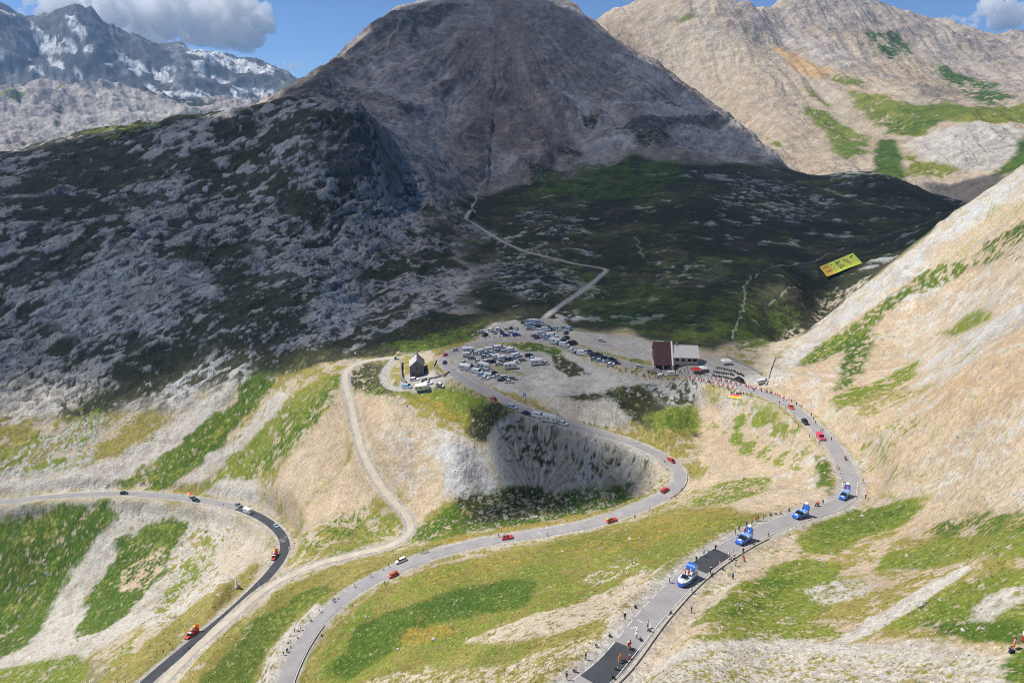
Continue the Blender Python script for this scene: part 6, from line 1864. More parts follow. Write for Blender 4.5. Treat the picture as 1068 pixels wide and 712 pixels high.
# ------------------------------------------------------------------ vehicles
def lot(rows):
    for where, group, items in rows:
        items = sorted(items, key=lambda q: q[0])
        for k, (px, py, kind, col, deg) in enumerate(items):
            p = at(px, py)
            vehicle(kind, col, p, R(deg), f'{COLN[col]} {CARN[kind]}, {ORD[k]} from left {where}', group, sc=1.17)
random.seed(21)
LOTG = 'vehicles parked on the gravel car parks of the pass'
lot([
    ('in the near row of the lower car park', LOTG, [(481.5, 382, 'car', 'white', -35), (486, 385.5, 'motorhome', 'white', -32), (491, 382.5, 'car', 'black', -20), (496.5, 384.6, 'car', 'grey', -15), (504.5, 384.4, 'motorhome', 'white', -25), (498, 388.6, 'van', 'white', -30),
        (502.5, 391.6, 'car', 'lightblue', -25), (510.5, 393.4, 'van', 'white', -20), (515.8, 390, 'car', 'black', -15), (523, 397, 'car', 'black', 160), (527.5, 394.6, 'suv', 'white', 10), (534.6, 395.6, 'car', 'grey', 5), (484, 378.8, 'car', 'silver', -30), (493.6, 387.6, 'car', 'white', -30), (508.5, 387.5, 'estate', 'silver', -20), (506, 394.8, 'car', 'white', -25), (519.5, 393.2, 'car', 'white', 10), (531, 398.6, 'car', 'white', 5)]),
    ('in the middle row of the lower car park', LOTG, [(487.5, 371.6, 'van', 'white', 12), (492.7, 374.4, 'estate', 'grey', 8), (507.8, 377.2, 'estate', 'white', 50), (505, 372.6, 'car', 'silver', 20), (513, 371.6, 'car', 'white', 10), (524.5, 375, 'van', 'white', 15), (526, 378.5, 'car', 'grey', 10),
        (530.4, 375.8, 'car', 'navy', 15), (535, 374, 'car', 'lightblue', 20), (538.8, 372, 'van', 'white', 15), (552, 371.4, 'estate', 'navy', 10), (560, 380, 'motorhome', 'white', 5), (569, 379.4, 'car', 'silver', -30), (532.5, 384.2, 'motorhome', 'white', 8), (498.6, 377.5, 'car', 'white', 10), (513.5, 377.8, 'car', 'navy', 40), (518.8, 373.6, 'van', 'white', 10), (520, 380.5, 'car', 'white', 20), (538, 379, 'car', 'white', 10), (545, 376.4, 'car', 'grey', 10), (555.5, 374.6, 'car', 'white', 10)]),
    ('in the far row of the lower car park', LOTG, [(489, 367.6, 'motorhome', 'white', 10), (502.8, 367.8, 'van', 'white', 25), (507, 369.2, 'car', 'lightblue', 15), (511.8, 365.8, 'van', 'white', 12), (512.8, 368.4, 'car', 'white', 10), (519.6, 366.6, 'car', 'grey', -10), (521, 363.6, 'van', 'white', 5),
        (526.5, 367.4, 'estate', 'silver', -8), (527.5, 363.8, 'car', 'white', 5), (496.5, 369.4, 'car', 'white', 12), (515.8, 362.4, 'car', 'lightblue', 5), (533, 366.6, 'van', 'white', -5), (537, 369.4, 'car', 'navy', -5), (532, 364.0, 'car', 'white', -5), (506.8, 364.6, 'car', 'white', 10)]),
    ('in the left part of the upper car park', LOTG, [(502.4, 346.6, 'car', 'white', 20), (506, 350, 'suv', 'black', 60), (512.3, 345.4, 'van', 'white', 70), (519.8, 344.6, 'van', 'white', 80), (527.5, 344.1, 'car', 'white', 80), (533, 343, 'car', 'navy', 80), (538.6, 350, 'suv', 'blue', 10), (528, 350.6, 'car', 'blue', 8), (516, 347.8, 'car', 'silver', 80), (523.6, 347.6, 'car', 'navy', 80), (533.4, 347.6, 'car', 'white', 15), (538.4, 343.6, 'car', 'white', 80)]),
    ('in the crowded far corner of the upper car park', LOTG, [(546.6, 337.4, 'car', 'navy', 30), (551.5, 336.4, 'car', 'lightblue', 20), (556.4, 336.4, 'van', 'white', 15), (553.4, 340.2, 'van', 'lightblue', 10), (558.4, 340.2, 'car', 'silver', 20), (552, 344, 'car', 'grey', -10), (562, 341.3, 'car', 'navy', 0),
        (566, 340.4, 'car', 'white', 10), (569.5, 345, 'van', 'white', -10), (564.4, 346.2, 'car', 'lightblue', -15), (579.8, 344.2, 'van', 'silver', -10), (584, 345.2, 'car', 'white', 0), (593.8, 344.2, 'van', 'lightblue', 60), (590.5, 348, 'car', 'navy', 50), (590.8, 353.2, 'suv', 'black', 55), (549, 339.4, 'car', 'white', 20), (560.6, 337.6, 'van', 'lightblue', 10), (565, 338.0, 'car', 'silver', 10), (557.5, 343.8, 'car', 'white', 5), (572.4, 341.8, 'car', 'grey', 5), (574.6, 344.6, 'car', 'navy', -10), (587.8, 342.6, 'car', 'silver', 30)]),
    ('in the roadside row of the upper car park', LOTG, [(557.6, 350.8, 'car', 'grey', 30), (561, 353, 'car', 'navy', 25), (567.4, 351.6, 'car', 'white', 10), (571.6, 352, 'car', 'lightblue', 0), (575.5, 351.4, 'van', 'white', -20), (581, 353.4, 'car', 'silver', -25), (585, 354.6, 'car', 'white', -25), (564.5, 349.2, 'van', 'white', 10), (570.2, 354.4, 'car', 'silver', -15), (577.4, 354.6, 'car', 'white', -20), (588.6, 356.2, 'car', 'navy', -25), (592.6, 358.4, 'car', 'white', -28)]),
    ('in the row along the road toward the refuge', LOTG, [(579, 358.6, 'motorhome', 'white', -28), (588.5, 361, 'van', 'white', -28), (597.5, 359.2, 'van', 'black', 40), (596.5, 366, 'car', 'white', -28), (600.3, 367.9, 'car', 'silver', -28), (607.2, 369.6, 'van', 'white', -25), (615.2, 367.8, 'car', 'navy', -20), (616.6, 370.8, 'suv', 'green', -25),
        (623.8, 371, 'suv', 'black', 10), (620.4, 375, 'car', 'grey', -25), (626, 376.8, 'car', 'lightblue', -22), (631.5, 374.4, 'car', 'black', -22), (638.8, 376.3, 'suv', 'black', -18), (637, 380.4, 'car', 'white', -15), (583.6, 359.8, 'car', 'navy', -28), (592.6, 363.2, 'car', 'silver', -28), (603.6, 368.6, 'car', 'navy', -26), (611.6, 370.4, 'car', 'white', -25), (619.8, 372.4, 'car', 'black', -24), (627.5, 374.0, 'car', 'navy', -22), (634.6, 378.2, 'car', 'grey', -20), (642.6, 379.4, 'car', 'navy', -16)]),
    ('among the vehicles beside the stone house', 'vehicles parked around the stone house', [(432.5, 396.4, 'estate', 'white', -5), (443.8, 397, 'car', 'grey', 0), (446.8, 401, 'suv', 'white', -8), (441, 406, 'motorhome', 'white', -5), (425, 404.8, 'van', 'lightblue', -30), (458.8, 401.6, 'car', 'white', -15)]),
    ('of those parked beside the road above the bowl', 'vehicles parked along the road above the bowl', [(534.2, 425.2, 'estate', 'lightblue', -25), (549, 432, 'car', 'navy', -24), (542.2, 436.6, 'suv', 'grey', 70), (561, 434.8, 'van', 'white', -22), (573, 439.4, 'motorhome', 'white', -20), (586.8, 442.4, 'car', 'white', -20)]),
])
for px, py, kind, col, deg, lab in [
    (627.5, 356.4, 'estate', 'silver', -8, 'silver estate car parked alone on the gravel behind the roadside row'),
    (666.3, 383, 'car', 'white', 20, 'white car parked by itself just left of the refuge'),
    (690.6, 391.6, 'estate', 'white', -6, 'white estate car driving past the front of the refuge'),
    (701.4, 391, 'van', 'white', -6, 'white van driving past the front of the refuge'),
    (772.5, 398.6, 'van', 'black', -75, 'black van with a pale front behind the sheeted barriers'),
    (796.5, 398.8, 'van', 'silver', -10, 'silver van parked against the stone retaining wall'),
    (766, 396.6, 'car', 'grey', -25, 'grey car parked behind the barriers left of the black van'),
    (463.9, 371, 'car', 'pink', 230, 'pink red car rounding the upper hairpin'),
    (463.6, 379.0, 'car', 'navy', 255, 'dark blue car coming round the upper hairpin'),
    (474.5, 365.8, 'car', 'silver', 205, 'silver car entering the upper hairpin from the right')]:
    vehicle(kind, col, at(px, py), R(deg), lab)

def on_road(L, px, py, flip, off=0.0):
    p = at(px, py)
    h, g = line_dir(L, p)
    if flip: h += math.pi
    return p, h
def drive(L, px, py, kind, col, down, label, sc=1.0, group=None):
    """down: the vehicle faces towards the start of the line"""
    p, h = on_road(L, px, py, down)
    return vehicle(kind, col, p, h, label, group, name={'van': 'van', 'motorhome': 'camper_van'}.get(kind, 'car'), sc=sc)
drive(LA, 825, 426, 'car', 'orange', True, 'orange red car nearest the barriers on the right hand bend')
drive(LA, 839.6, 441.6, 'suv', 'black', True, 'dark off-road car between the orange and pink cars on the bend')
drive(LA, 855.5, 457.5, 'van', 'pink', True, 'pink red van coming down the right hand bend', .95)
drive(LA, 514.5, 416.6, 'car', 'red', True, 'red and black car on the road above the bowl'.replace('red and black', 'red'))
drive(LA, 699.5, 480.5, 'car', 'red', True, 'red car entering the lower hairpin')
drive(LA, 693.5, 512, 'estate', 'red', True, 'red car leaving the lower hairpin')
drive(LA, 418.5, 585.5, 'estate', 'white', False, 'white estate car on the far side of the middle road')
drive(LA, 410.5, 600, 'beetle', 'orange', False, 'rounded orange red car passing the white estate car on the middle road')
drive(LC, 129.7, 515, 'suv', 'green', False, 'dark green car, leftmost on the lower left road')
drive(LC, 204.5, 522.5, 'suv', 'green', False, 'dark green car in front of the orange parasol')
drive(LC, 249, 527.5, 'suv', 'grey', False, 'dark grey car just behind the white camper van on the bend')
drive(LC, 258.5, 534.5, 'motorhome', 'white', False, 'white camper van on the outside of the lower left bend', .9)
drive(LC, 288, 549, 'car', 'lightblue', False, 'pale blue car in the lower left bend')

# the parade floats
def wheels4(root, L, W, r=.38):
    for x in (-L / 2 + L * .18, L / 2 - L * .18):
        for s in (-1, 1): wheel_at(root, x, s * (W / 2 - .12), r, .24)
def boat_float():
    o = empty('parade_float', (0, 0, 0))
    m = MB()
    st = [(-3.6, 1.0, .98), (-2.0, 1.0, 1.0), (.8, 1.0, 1.0), (2.2, .95, .9), (3.1, .85, .66), (3.55, .75, .36)]
    def ring(x, ws, z0, z1, k=1.0): w = 1.25 * ws * k; return [(x, -w * .92, z0), (x, -w, (z0 + z1) / 2), (x, -w * .97, z1), (x, w * .97, z1), (x, w, (z0 + z1) / 2), (x, w * .92, z0)]
    m.loft([ring(x, ws, .32, 1.0) for x, _, ws in st])
    m.build('hull', PAINT['royal'], o)
    MB().loft([ring(x - .05, ws, 1.0, 1.42 - .10 * (x > 2), .97) for x, _, ws in st]).build('gunwale', M_WHITE, o)
    MB().loft([ring(x, ws * .78, 1.42, 1.47) for x, _, ws in st[:4]]).build('deck', PAINT['lightblue'], o)
    MB().loft([[(1.0, -.75, 1.45), (1.0, .75, 1.45), (1.9, .65, 1.45), (1.9, -.65, 1.45)], [(1.0, -.68, 2.0), (1.0, .68, 2.0), (1.35, .6, 2.0), (1.35, -.6, 2.0)]]).build('windscreen', M_GLASS, o)
    MB().box((2.72, 0, 1.40), (.9, .9, .12), bevel=.05).build('bow_panel', M_WHITE, o)
    d = MB().cyl((-2.35, -.95, 2.45), (-2.35, .95, 2.45), 1.0, n=20).build('drum', PAINT['royal'], o)
    for s in (-1, 1):
        MB().cyl((-2.35, s * .95, 2.45), (-2.35, s * 1.0, 2.45), .82, n=20).build('drum_face', M_WHITE, d)
        MB().cyl((-2.35, s * 1.0, 2.45), (-2.35, s * 1.03, 2.45), .50, n=16).build('drum_hub', PAINT['lightblue'], d)
    MB().box((-2.35, 0, 1.7), (2.1, 1.7, .6), bevel=.08).build('drum_stand', PAINT['lightblue'], o)
    MB().box((-.6, 0, 1.72), (.5, 1.7, .55), bevel=.06).build('bench', M_WHITE, o)
    m = MB()
    for s in (-1, 1): m.cyl((.6, s * .95, 1.4), (-3.4, s * .95, 1.95), .035, n=6)
    m.build('hand_rail', M_METAL, o)
    wheels4(o, 6.2, 2.35, .36)
    return o
def blue_float(tall=False):
    o = empty('parade_float', (0, 0, 0))
    m = MB()
    shell(m, [(-2.5, .95, .9), (-2.3, 1.05, .98), (0, 1.05, 1), (1.3, 1.02, 1), (2.2, .92, .92), (2.5, .72, .78)], 1.85, .25)
    m.build('body', PAINT['royal'], o)
    g = MB()
    g.loft([[(.1, -.78, 1.05), (.1, .78, 1.05), (1.35, .75, 1.03), (1.35, -.75, 1.03)], [(.1, -.65, 1.58), (.1, .65, 1.58), (.65, .62, 1.55), (.65, -.62, 1.55)]])
    g.build('windows', M_GLASS, o)
    MB().box((.34, 0, 1.61), (.62, 1.3, .07), bevel=.02).build('roof', PAINT['royal'], o)
    MB().box((1.85, 0, 1.0), (.7, .75, .1), bevel=.04).build('bonnet_emblem', M_WHITE, o)
    MB().box((-1.3, 0, 1.25 + .2 * tall), (2.1, 1.75, .5 + .4 * tall), bevel=.06).build('platform', PAINT['lightblue'], o)
    d = MB()
    h = 1.5 + .4 * tall
    d.loft([[(-2.3, -.8, h), (-2.3, .8, h), (-1.7, .8, h), (-1.7, -.8, h)], [(-2.35, -.7, h + 1.2), (-2.35, .7, h + 1.2), (-1.8, .7, h + 1.2), (-1.8, -.7, h + 1.2)]])
    d.build('back_board', PAINT['royal'], o)
    MB().ball((-2.05, 0, h + 1.55), (.42, .5, .42)).build('globe', M_WHITE, o)
    for s in (-1, 1): MB().box((2.42, s * .62, .78), (.14, .30, .14), bevel=.03).build('headlight', M_LAMP, o)
    wheels4(o, 4.6, 1.85, .34)
    return o
def red_float():
    o = empty('parade_float', (0, 0, 0))
    m = MB()
    shell(m, [(-3.1, .95, .9), (-2.9, 1.05, .98), (.5, 1.05, 1), (2.0, 1.02, 1), (2.85, .90, .92), (3.1, .70, .78)], 1.95, .25)
    m.build('body', PAINT['red'], o)
    g = MB()
    g.loft([[(.7, -.82, 1.05), (.7, .82, 1.05), (1.95, .78, 1.03), (1.95, -.78, 1.03)], [(.7, -.7, 1.62), (.7, .7, 1.62), (1.25, .66, 1.58), (1.25, -.66, 1.58)]])
    g.build('windows', M_GLASS, o)
    MB().box((.95, 0, 1.66), (.68, 1.45, .08), bevel=.03).build('roof', M_WHITE, o)
    MB().box((-1.15, 0, 1.32), (3.4, 1.85, .55), bevel=.06).build('platform', PAINT['red'], o)
    MB().ball((-.45, -.1, 2.1), (.75, .62, .60), sub=3).build('sculpture', simple_mat('lilac_foam', (0.62, 0.50, 0.60), 0.8), o)
    MB().ball((-.15, .1, 2.55), (.36, .34, .42), sub=2).build('sculpture_head', M_WHITE, o)
    MB().box((-1.9, -.35, 2.15), (.9, .9, 1.15), bevel=.1, ry=.2).build('box_figure', PAINT['yellow'], o)
    MB().box((-2.6, .2, 2.35), (.5, 1.5, 1.5), bevel=.1, ry=-.2).build('back_board', PAINT['orange'], o)
    for s in (-1, 1): MB().box((3.02, s * .64, .76), (.14, .30, .14), bevel=.03).build('headlight', M_LAMP, o)
    wheels4(o, 5.6, 1.95, .35)
    return o
def convertible(top):
    o = empty('parade_car', (0, 0, 0))
    m = MB()
    shell(m, [(-2.1, .80, .85), (-1.9, .92, .96), (-1.0, .95, 1), (.4, .94, 1), (1.6, .84, .95), (2.05, .66, .82)], 1.75, .22)
    m.build('body', PAINT['red'], o)
    MB().box((-.45, 0, .93), (1.5, 1.3, .12), bevel=.03).build('cockpit', M_DARK, o)
    g = MB(); g.loft([[(.45, -.7, .92), (.45, .7, .92), (.55, .7, .90), (.55, -.7, .90)], [(.10, -.6, 1.36), (.10, .6, 1.36), (.16, .6, 1.36), (.16, -.6, 1.36)]])
    g.build('windscreen', M_GLASS, o)
    MB().box((-1.25, 0, 1.12), (.5, 1.35, .45), bevel=.08).build('rear_seat', M_DARK, o)
    if top: MB().ball((-1.55, 0, 1.55), (.55, .55, .5), sub=2).build('roof_emblem', PAINT['yellow'], o)
    for x in (-1.3, 1.25):
        for s in (-1, 1): wheel_at(o, x, s * .78)
    for s in (-1, 1): MB().box((1.98, s * .55, .62), (.14, .28, .12), bevel=.03).build('headlight', M_LAMP, o)
    return o
def place_float(o, L, px, py, down, label, riders, cat='parade float', sc=1.0):
    p, h = on_road(L, px, py, down)
    seat(o, p[0], p[1], h, 5)
    o.scale = (sc,) * 3
    tag(o, label, cat)
    Mw = Matrix.LocRotScale(o.location, o.rotation_euler, o.scale)
    for (x, y, z), sh, lg, ps, lab in riders:
        person(Mw @ Vector((x, y, z)), sh, lg, lab, None, ps, h + random.uniform(-.6, .6))
place_float(boat_float(), LA, 715.5, 606.5, True, 'boat shaped blue and white parade float with a big blue drum at its back',
            [((.15, -.35, 1.47), 'orange', 'red', 'wave', 'person in orange and red riding at the front of the boat shaped float'), ((.15, .40, 1.47), 'red', 'red', 'stand', 'person in red riding on the boat shaped float'), ((-.95, .45, 1.47), 'lightblue', 'white', 'wave', 'person in pale blue waving beside the drum of the boat shaped float')], sc=.98)
place_float(blue_float(), LA, 775, 565, True, 'blue parade float with a white bonnet emblem, second in line behind the boat shaped float',
            [((-.75, -.3, 1.5), 'red', 'red', 'wave', 'person in red riding on the second float of the blue line'), ((-.9, .5, 1.5), 'white', 'lightblue', 'stand', 'person in white riding on the second float of the blue line')], sc=1.15)
place_float(blue_float(), LA, 834, 539, True, 'blue parade float, third in line, on the straight just before the right hand bend',
            [((-.75, 0, 1.5), 'red', 'navy', 'wave', 'person in red and dark blue riding on the third float of the blue line')], sc=1.15)
place_float(blue_float(True), LA, 880, 519, True, 'tall blue parade float, last in line, in the right hand bend',
            [((-.7, -.3, 1.9), 'red', 'red', 'wave', 'person in red riding on the tall last float'), ((-.7, .45, 1.9), 'pink', 'white', 'stand', 'person in pink riding on the tall last float')], sc=1.1)
place_float(red_float(), LC, 200, 662, False, 'red parade float with a yellow box figure on the straight lower left road', [], sc=1.0)
place_float(red_float(), LC, 286.5, 581, False, 'red parade float with a lilac sculpture just leaving the lower left bend', [])
place_float(convertible(True), LA, 638, 543.5, True, 'red open car with a yellow emblem at its back on the middle road',
            [((-.75, .3, .62), 'red', 'black', 'sit', 'person in red seated in the open car with the yellow emblem')], 'car', 1.05)
place_float(convertible(False), LA, 529.5, 561.5, True, 'red open car carrying standing people on the middle road',
            [((-.6, -.3, .9), 'beige', 'white', 'stand', 'person in beige standing up in the red open car'), ((-.9, .35, .9), 'yellow', 'beige', 'wave', 'person in pale yellow standing up in the red open car')], 'car', 1.05)

# motorcycles and bicycles
def motorbike(col):
    o = empty('motorcycle', (0, 0, 0))
    for x in (-.68, .72):
        t = MB().cyl((0, -.07, 0), (0, .07, 0), .31, n=14).build('wheel', M_TYRE, o); t.location = (x, 0, .31)
        MB().cyl((0, -.08, 0), (0, .08, 0), .18, n=10).build('rim', M_RIM, t)
    MB().loft([[(-.3, -.14, .4), (-.3, .14, .4), (-.3, .12, .75), (-.3, -.12, .75)], [(.2, -.2, .35), (.2, .2, .35), (.2, .18, .98), (.2, -.18, .98)], [(.5, -.13, .5), (.5, .13, .5), (.5, .1, .9), (.5, -.1, .9)]]).build('body', PAINT[col], o)
    MB().box((-.45, 0, .82), (.75, .26, .12), bevel=.04).build('seat', M_DARK, o)
    MB().cyl((.72, 0, .31), (.50, 0, 1.02), .05, n=8).build('fork', M_METAL, o)
    MB().cyl((.46, -.36, 1.05), (.46, .36, 1.05), .025, n=6).build('handlebar', M_METAL, o)
    for s in (-1, 1): MB().box((-.75, s * .28, .68), (.4, .2, .32), bevel=.04).build('pannier', M_DARK, o)
    return o
MOT = {}
def moto(col, p, rz, label, group=None):
    if col not in MOT: MOT[col] = o = motorbike(col)
    else: o = copy_tree(MOT[col])
    seat(o, p[0], p[1], rz, 1.4, .5)
    return tag(o, label, 'motorcycle', group)
n_m = 0
for row, (xa, ya, xb, yb, n) in enumerate([(743, 391.5, 762, 394.5, 11), (744, 387.5, 766, 391, 12), (747, 383.5, 768, 388, 10), (768, 389, 776, 392.5, 7)]):
    for k in range(n):
        t = (k + .5) / n
        p = at(xa + (xb - xa) * t + random.uniform(-.4, .4), ya + (yb - ya) * t + random.uniform(-.3, .3))
        col = ('black', 'black', 'grey', 'navy', 'red', 'silver')[(k * 7 + row * 3) % 6]
        moto(col, p, R(75 + random.uniform(-12, 12)), f'{COLN[col]} motorcycle standing in the rows right of the refuge', 'motorcycles parked in rows right of the refuge')
p, h = on_road(LA, 881.5, 479.5, True)
moto('pink', p, h, 'pink red motorcycle riding round the right hand bend alone')
person(Vector((p[0] - .1 * math.cos(h), p[1] - .1 * math.sin(h), surf(p[0], p[1]) + CAMZ + .68)), 'pink', 'black', 'person in pink riding the motorcycle round the right hand bend', None, 'sit', h, hat='red')
p, h = on_road(LA, 851.5, 527.5, True)
moto('orange', p, h, 'orange red motorcycle at the verge between the last two blue floats')
person(Vector((p[0], p[1], surf(p[0], p[1]) + CAMZ + .68)), 'orange', 'red', 'person in orange sitting on the motorcycle between the last two blue floats', None, 'sit', h, hat='orange')
def bicycle():
    o = empty('bicycle', (0, 0, 0))
    for x in (-.5, .5):
        me = bpy.data.meshes.new('wheel')
        bm = bmesh.new()
        n, k = 18, 6
        vs = [[bm.verts.new((math.cos(2 * math.pi * i / n) * (.33 + .025 * math.cos(2 * math.pi * j / k)), .025 * math.sin(2 * math.pi * j / k), math.sin(2 * math.pi * i / n) * (.33 + .025 * math.cos(2 * math.pi * j / k)))) for j in range(k)] for i in range(n)]
        for i in range(n):
            for j in range(k): bm.faces.new((vs[i][j], vs[(i + 1) % n][j], vs[(i + 1) % n][(j + 1) % k], vs[i][(j + 1) % k]))
        bm.to_mesh(me); bm.free(); me.materials.append(M_TYRE)
        w = bpy.data.objects.new('wheel', me); COL.objects.link(w); w.parent = o; w.location = (x, 0, .34)
    m = MB()
    for a, b in (((-.5, 0, .34), (-.12, 0, .34)), ((-.12, 0, .34), (-.22, 0, .85)), ((-.22, 0, .80), (.36, 0, .82)), ((-.12, 0, .34), (.38, 0, .74)), ((.5, 0, .34), (.35, 0, .92)), ((-.5, 0, .34), (-.22, 0, .78))): m.cyl(a, b, .022, n=6)
    m.build('frame', M_WHITE, o)
    MB().box((-.24, 0, .90), (.26, .12, .06), bevel=.02).build('saddle', M_DARK, o)
    MB().cyl((.36, -.22, .96), (.36, .22, .96), .02, n=6).build('handlebar', M_DARK, o)
    return o
BK = None
for k, (px, py, c) in enumerate([(439.2, 577.6, 'white'), (442.4, 577.0, 'grey'), (445.6, 576.4, 'lightblue')]):
    p = at(px, py); h, _ = line_dir(LA, p)
    if BK is None: BK = o = bicycle()
    else: o = copy_tree(BK)
    seat(o, p[0], p[1], h, 1.0, .4)
    tag(o, f'bicycle at the verge of the middle road, {ORD[k]} from left of three', 'bicycle', 'three bicycles at the verge of the middle road')
    person(Vector((p[0] + .5 * math.sin(h), p[1] - .5 * math.cos(h), surf(p[0], p[1]) + CAMZ)), c, 'black', f'cyclist on foot in {c.replace("lightblue", "pale blue")}, {ORD[k]} from left of three on the middle road', None, 'stand', h)
# ------------------------------------------------------------------ the people by the roads
CLN = dict(lightblue='pale blue', lime='light green', navy='dark blue')
random.seed(33)
def folk(items, where, group, sc=0.92):
    for k, (px, py, sh, lg, ps) in enumerate(items):
        p = spot(px, py)
        person(p, sh, lg, f'{"seated " if ps == "sit" else ""}person in {CLN.get(sh, sh)}, {ORD[k]} {where}', group, ps, None, random.choice([None, None, None, 'white', 'black', 'beige']), sc)
G1 = 'spectators along the foreground road'
folk([(590.8, 708.5, 'brown', 'black', 'stand'), (600.7, 700.5, 'grey', 'black', 'sit'), (610.8, 687.5, 'black', 'black', 'stand'), (621, 674, 'grey', 'beige', 'sit'), (635, 663.5, 'grey', 'black', 'sit'), (651.6, 645.5, 'black', 'navy', 'stand'), (663, 634, 'black', 'black', 'sit'),
      (697.9, 607.6, 'lime', 'black', 'stand'), (726, 586, 'black', 'black', 'stand'), (733.8, 580, 'black', 'grey', 'stand'), (746, 574, 'black', 'navy', 'stand')], 'up the left verge of the foreground road', G1)
folk([(638.3, 707.5, 'black', 'black', 'sit'), (645.2, 691, 'orange', 'yellow', 'stand'), (646.6, 688.5, 'orange', 'orange', 'walk'), (652.4, 690.5, 'black', 'black', 'sit'), (644.2, 698.5, 'grey', 'black', 'sit'), (655.2, 677, 'red', 'yellow', 'stand'), (657, 675.5, 'red', 'black', 'walk'), (656.5, 687, 'brown', 'red', 'sit'),
      (663.6, 666, 'white', 'grey', 'stand'), (667.4, 668.2, 'navy', 'black', 'sit'), (675.4, 654.3, 'white', 'navy', 'stand'), (678, 658.5, 'black', 'black', 'sit'), (699.6, 640.5, 'black', 'black', 'sit'), (721.5, 618.5, 'black', 'grey', 'stand'), (741, 598, 'black', 'black', 'stand'), (742.4, 600.6, 'black', 'navy', 'sit'),
      (750.7, 590.5, 'pink', 'white', 'stand'), (752.6, 593.4, 'grey', 'black', 'sit')], 'up the right verge of the foreground road', G1)
folk([(759.6, 581, 'white', 'pink', 'stand'), (764, 578.4, 'white', 'white', 'stand'), (762.4, 584.6, 'black', 'black', 'sit'), (766.2, 583.6, 'navy', 'black', 'sit'), (767.2, 590, 'black', 'navy', 'stand'), (774.8, 576.8, 'black', 'black', 'stand'), (774.9, 584.6, 'red', 'white', 'stand'), (776.2, 584.9, 'orange', 'red', 'sit'), (785.5, 569, 'black', 'grey', 'sit'), (801, 559.4, 'white', 'black', 'stand')],
     'from left, right verge by the second blue float', G1)
folk([(766.6, 557.4, 'brown', 'black', 'stand'), (770.5, 553.4, 'green', 'black', 'stand'), (778.4, 548.6, 'navy', 'black', 'stand'), (784, 547.4, 'black', 'black', 'stand'), (787, 543, 'orange', 'beige', 'stand'), (788.8, 542.6, 'orange', 'brown', 'walk'), (790.6, 542.5, 'black', 'navy', 'stand'), (796, 542.6, 'black', 'grey', 'stand'),
      (803, 537.5, 'black', 'black', 'sit'), (808.9, 536.4, 'black', 'navy', 'sit'), (814.8, 536.2, 'grey', 'black', 'sit'), (822.6, 532.6, 'black', 'black', 'sit'), (858, 525.8, 'black', 'grey', 'stand')], 'from left on the far verge behind the blue floats', G1)
person(spot(764, 604), 'blue', 'navy', 'person in blue standing alone on the grass right of the kerb wall', None, 'stand')
person(spot(721, 639), 'black', 'black', 'person in black standing alone on the dry grass of the right foreground', None, 'stand')
person(spot(1053, 681), 'navy', 'navy', 'seated person in dark blue on the bare ground at far right', None, 'sit')
person(spot(1056, 677.5), 'pink', 'orange', 'person in pink standing on the bare ground at far right', None, 'stand')
person(spot(1066.5, 669), 'white', 'red', 'person in white and red at the right edge of the photo', None, 'stand')
G2 = 'spectators round the right hand bend'
folk([(817.4, 418.4, 'black', 'black', 'stand'), (825.3, 419.4, 'red', 'black', 'stand'), (830.5, 422.6, 'black', 'navy', 'stand'), (836, 425.6, 'brown', 'black', 'stand'), (846, 434, 'black', 'black', 'stand'), (848.3, 438, 'navy', 'black', 'stand'), (850.2, 442.2, 'black', 'grey', 'stand'), (855.8, 450, 'grey', 'black', 'stand'), (857.5, 451.5, 'brown', 'beige', 'stand'), (867, 459.4, 'brown', 'black', 'stand'),
      (900, 503.6, 'brown', 'beige', 'stand'), (902.5, 519.6, 'brown', 'black', 'stand')], 'from the barriers along the outer verge of the bend', G2)
folk([(812.6, 421.4, 'black', 'black', 'stand'), (819, 426.8, 'navy', 'black', 'stand'), (827.8, 434, 'grey', 'black', 'stand'), (829, 441.5, 'black', 'black', 'stand'), (832.6, 445.8, 'navy', 'black', 'stand'), (844, 456, 'grey', 'black', 'stand'), (854.7, 462.6, 'green', 'black', 'stand'), (872.6, 489, 'grey', 'black', 'stand'), (874.7, 490.4, 'black', 'black', 'stand'), (876.5, 496, 'grey', 'white', 'sit'), (878, 502.6, 'lightblue', 'navy', 'stand')],
     'from the barriers along the inner verge of the bend', G2)
G3 = 'spectators along the middle road'
folk([(296, 682.8, 'black', 'grey', 'stand'), (299, 679.8, 'green', 'black', 'stand'), (300.2, 679.2, 'black', 'black', 'stand'), (303.3, 675, 'grey', 'beige', 'sit'), (310.6, 665.5, 'white', 'black', 'sit'), (307.4, 658.4, 'brown', 'black', 'stand'), (311, 658.4, 'black', 'black', 'sit'), (314, 656.8, 'brown', 'navy', 'stand'), (324.7, 647.4, 'grey', 'black', 'sit'), (333.7, 638, 'brown', 'black', 'stand'),
      (347.8, 627.7, 'black', 'black', 'stand'), (349.4, 627.0, 'grey', 'black', 'stand'), (352.5, 624.6, 'white', 'grey', 'sit'), (369.8, 612, 'black', 'brown', 'stand'), (387, 602, 'black', 'black', 'stand'), (399.7, 594.4, 'white', 'black', 'sit'), (405.6, 591, 'black', 'navy', 'stand')], 'up the left verge of the middle road', G3)
folk([(335.3, 663, 'black', 'black', 'sit'), (367.8, 632, 'white', 'navy', 'stand'), (401.4, 609.4, 'green', 'green', 'stand'), (570.8, 559, 'grey', 'pink', 'walk'), (662, 540, 'black', 'navy', 'stand'), (677.6, 532.5, 'navy', 'black', 'stand'), (704.6, 519, 'red', 'black', 'stand'), (711, 512, 'brown', 'black', 'stand'), (718.5, 493, 'black', 'black', 'stand')],
     'up the outer verge of the middle road', G3)
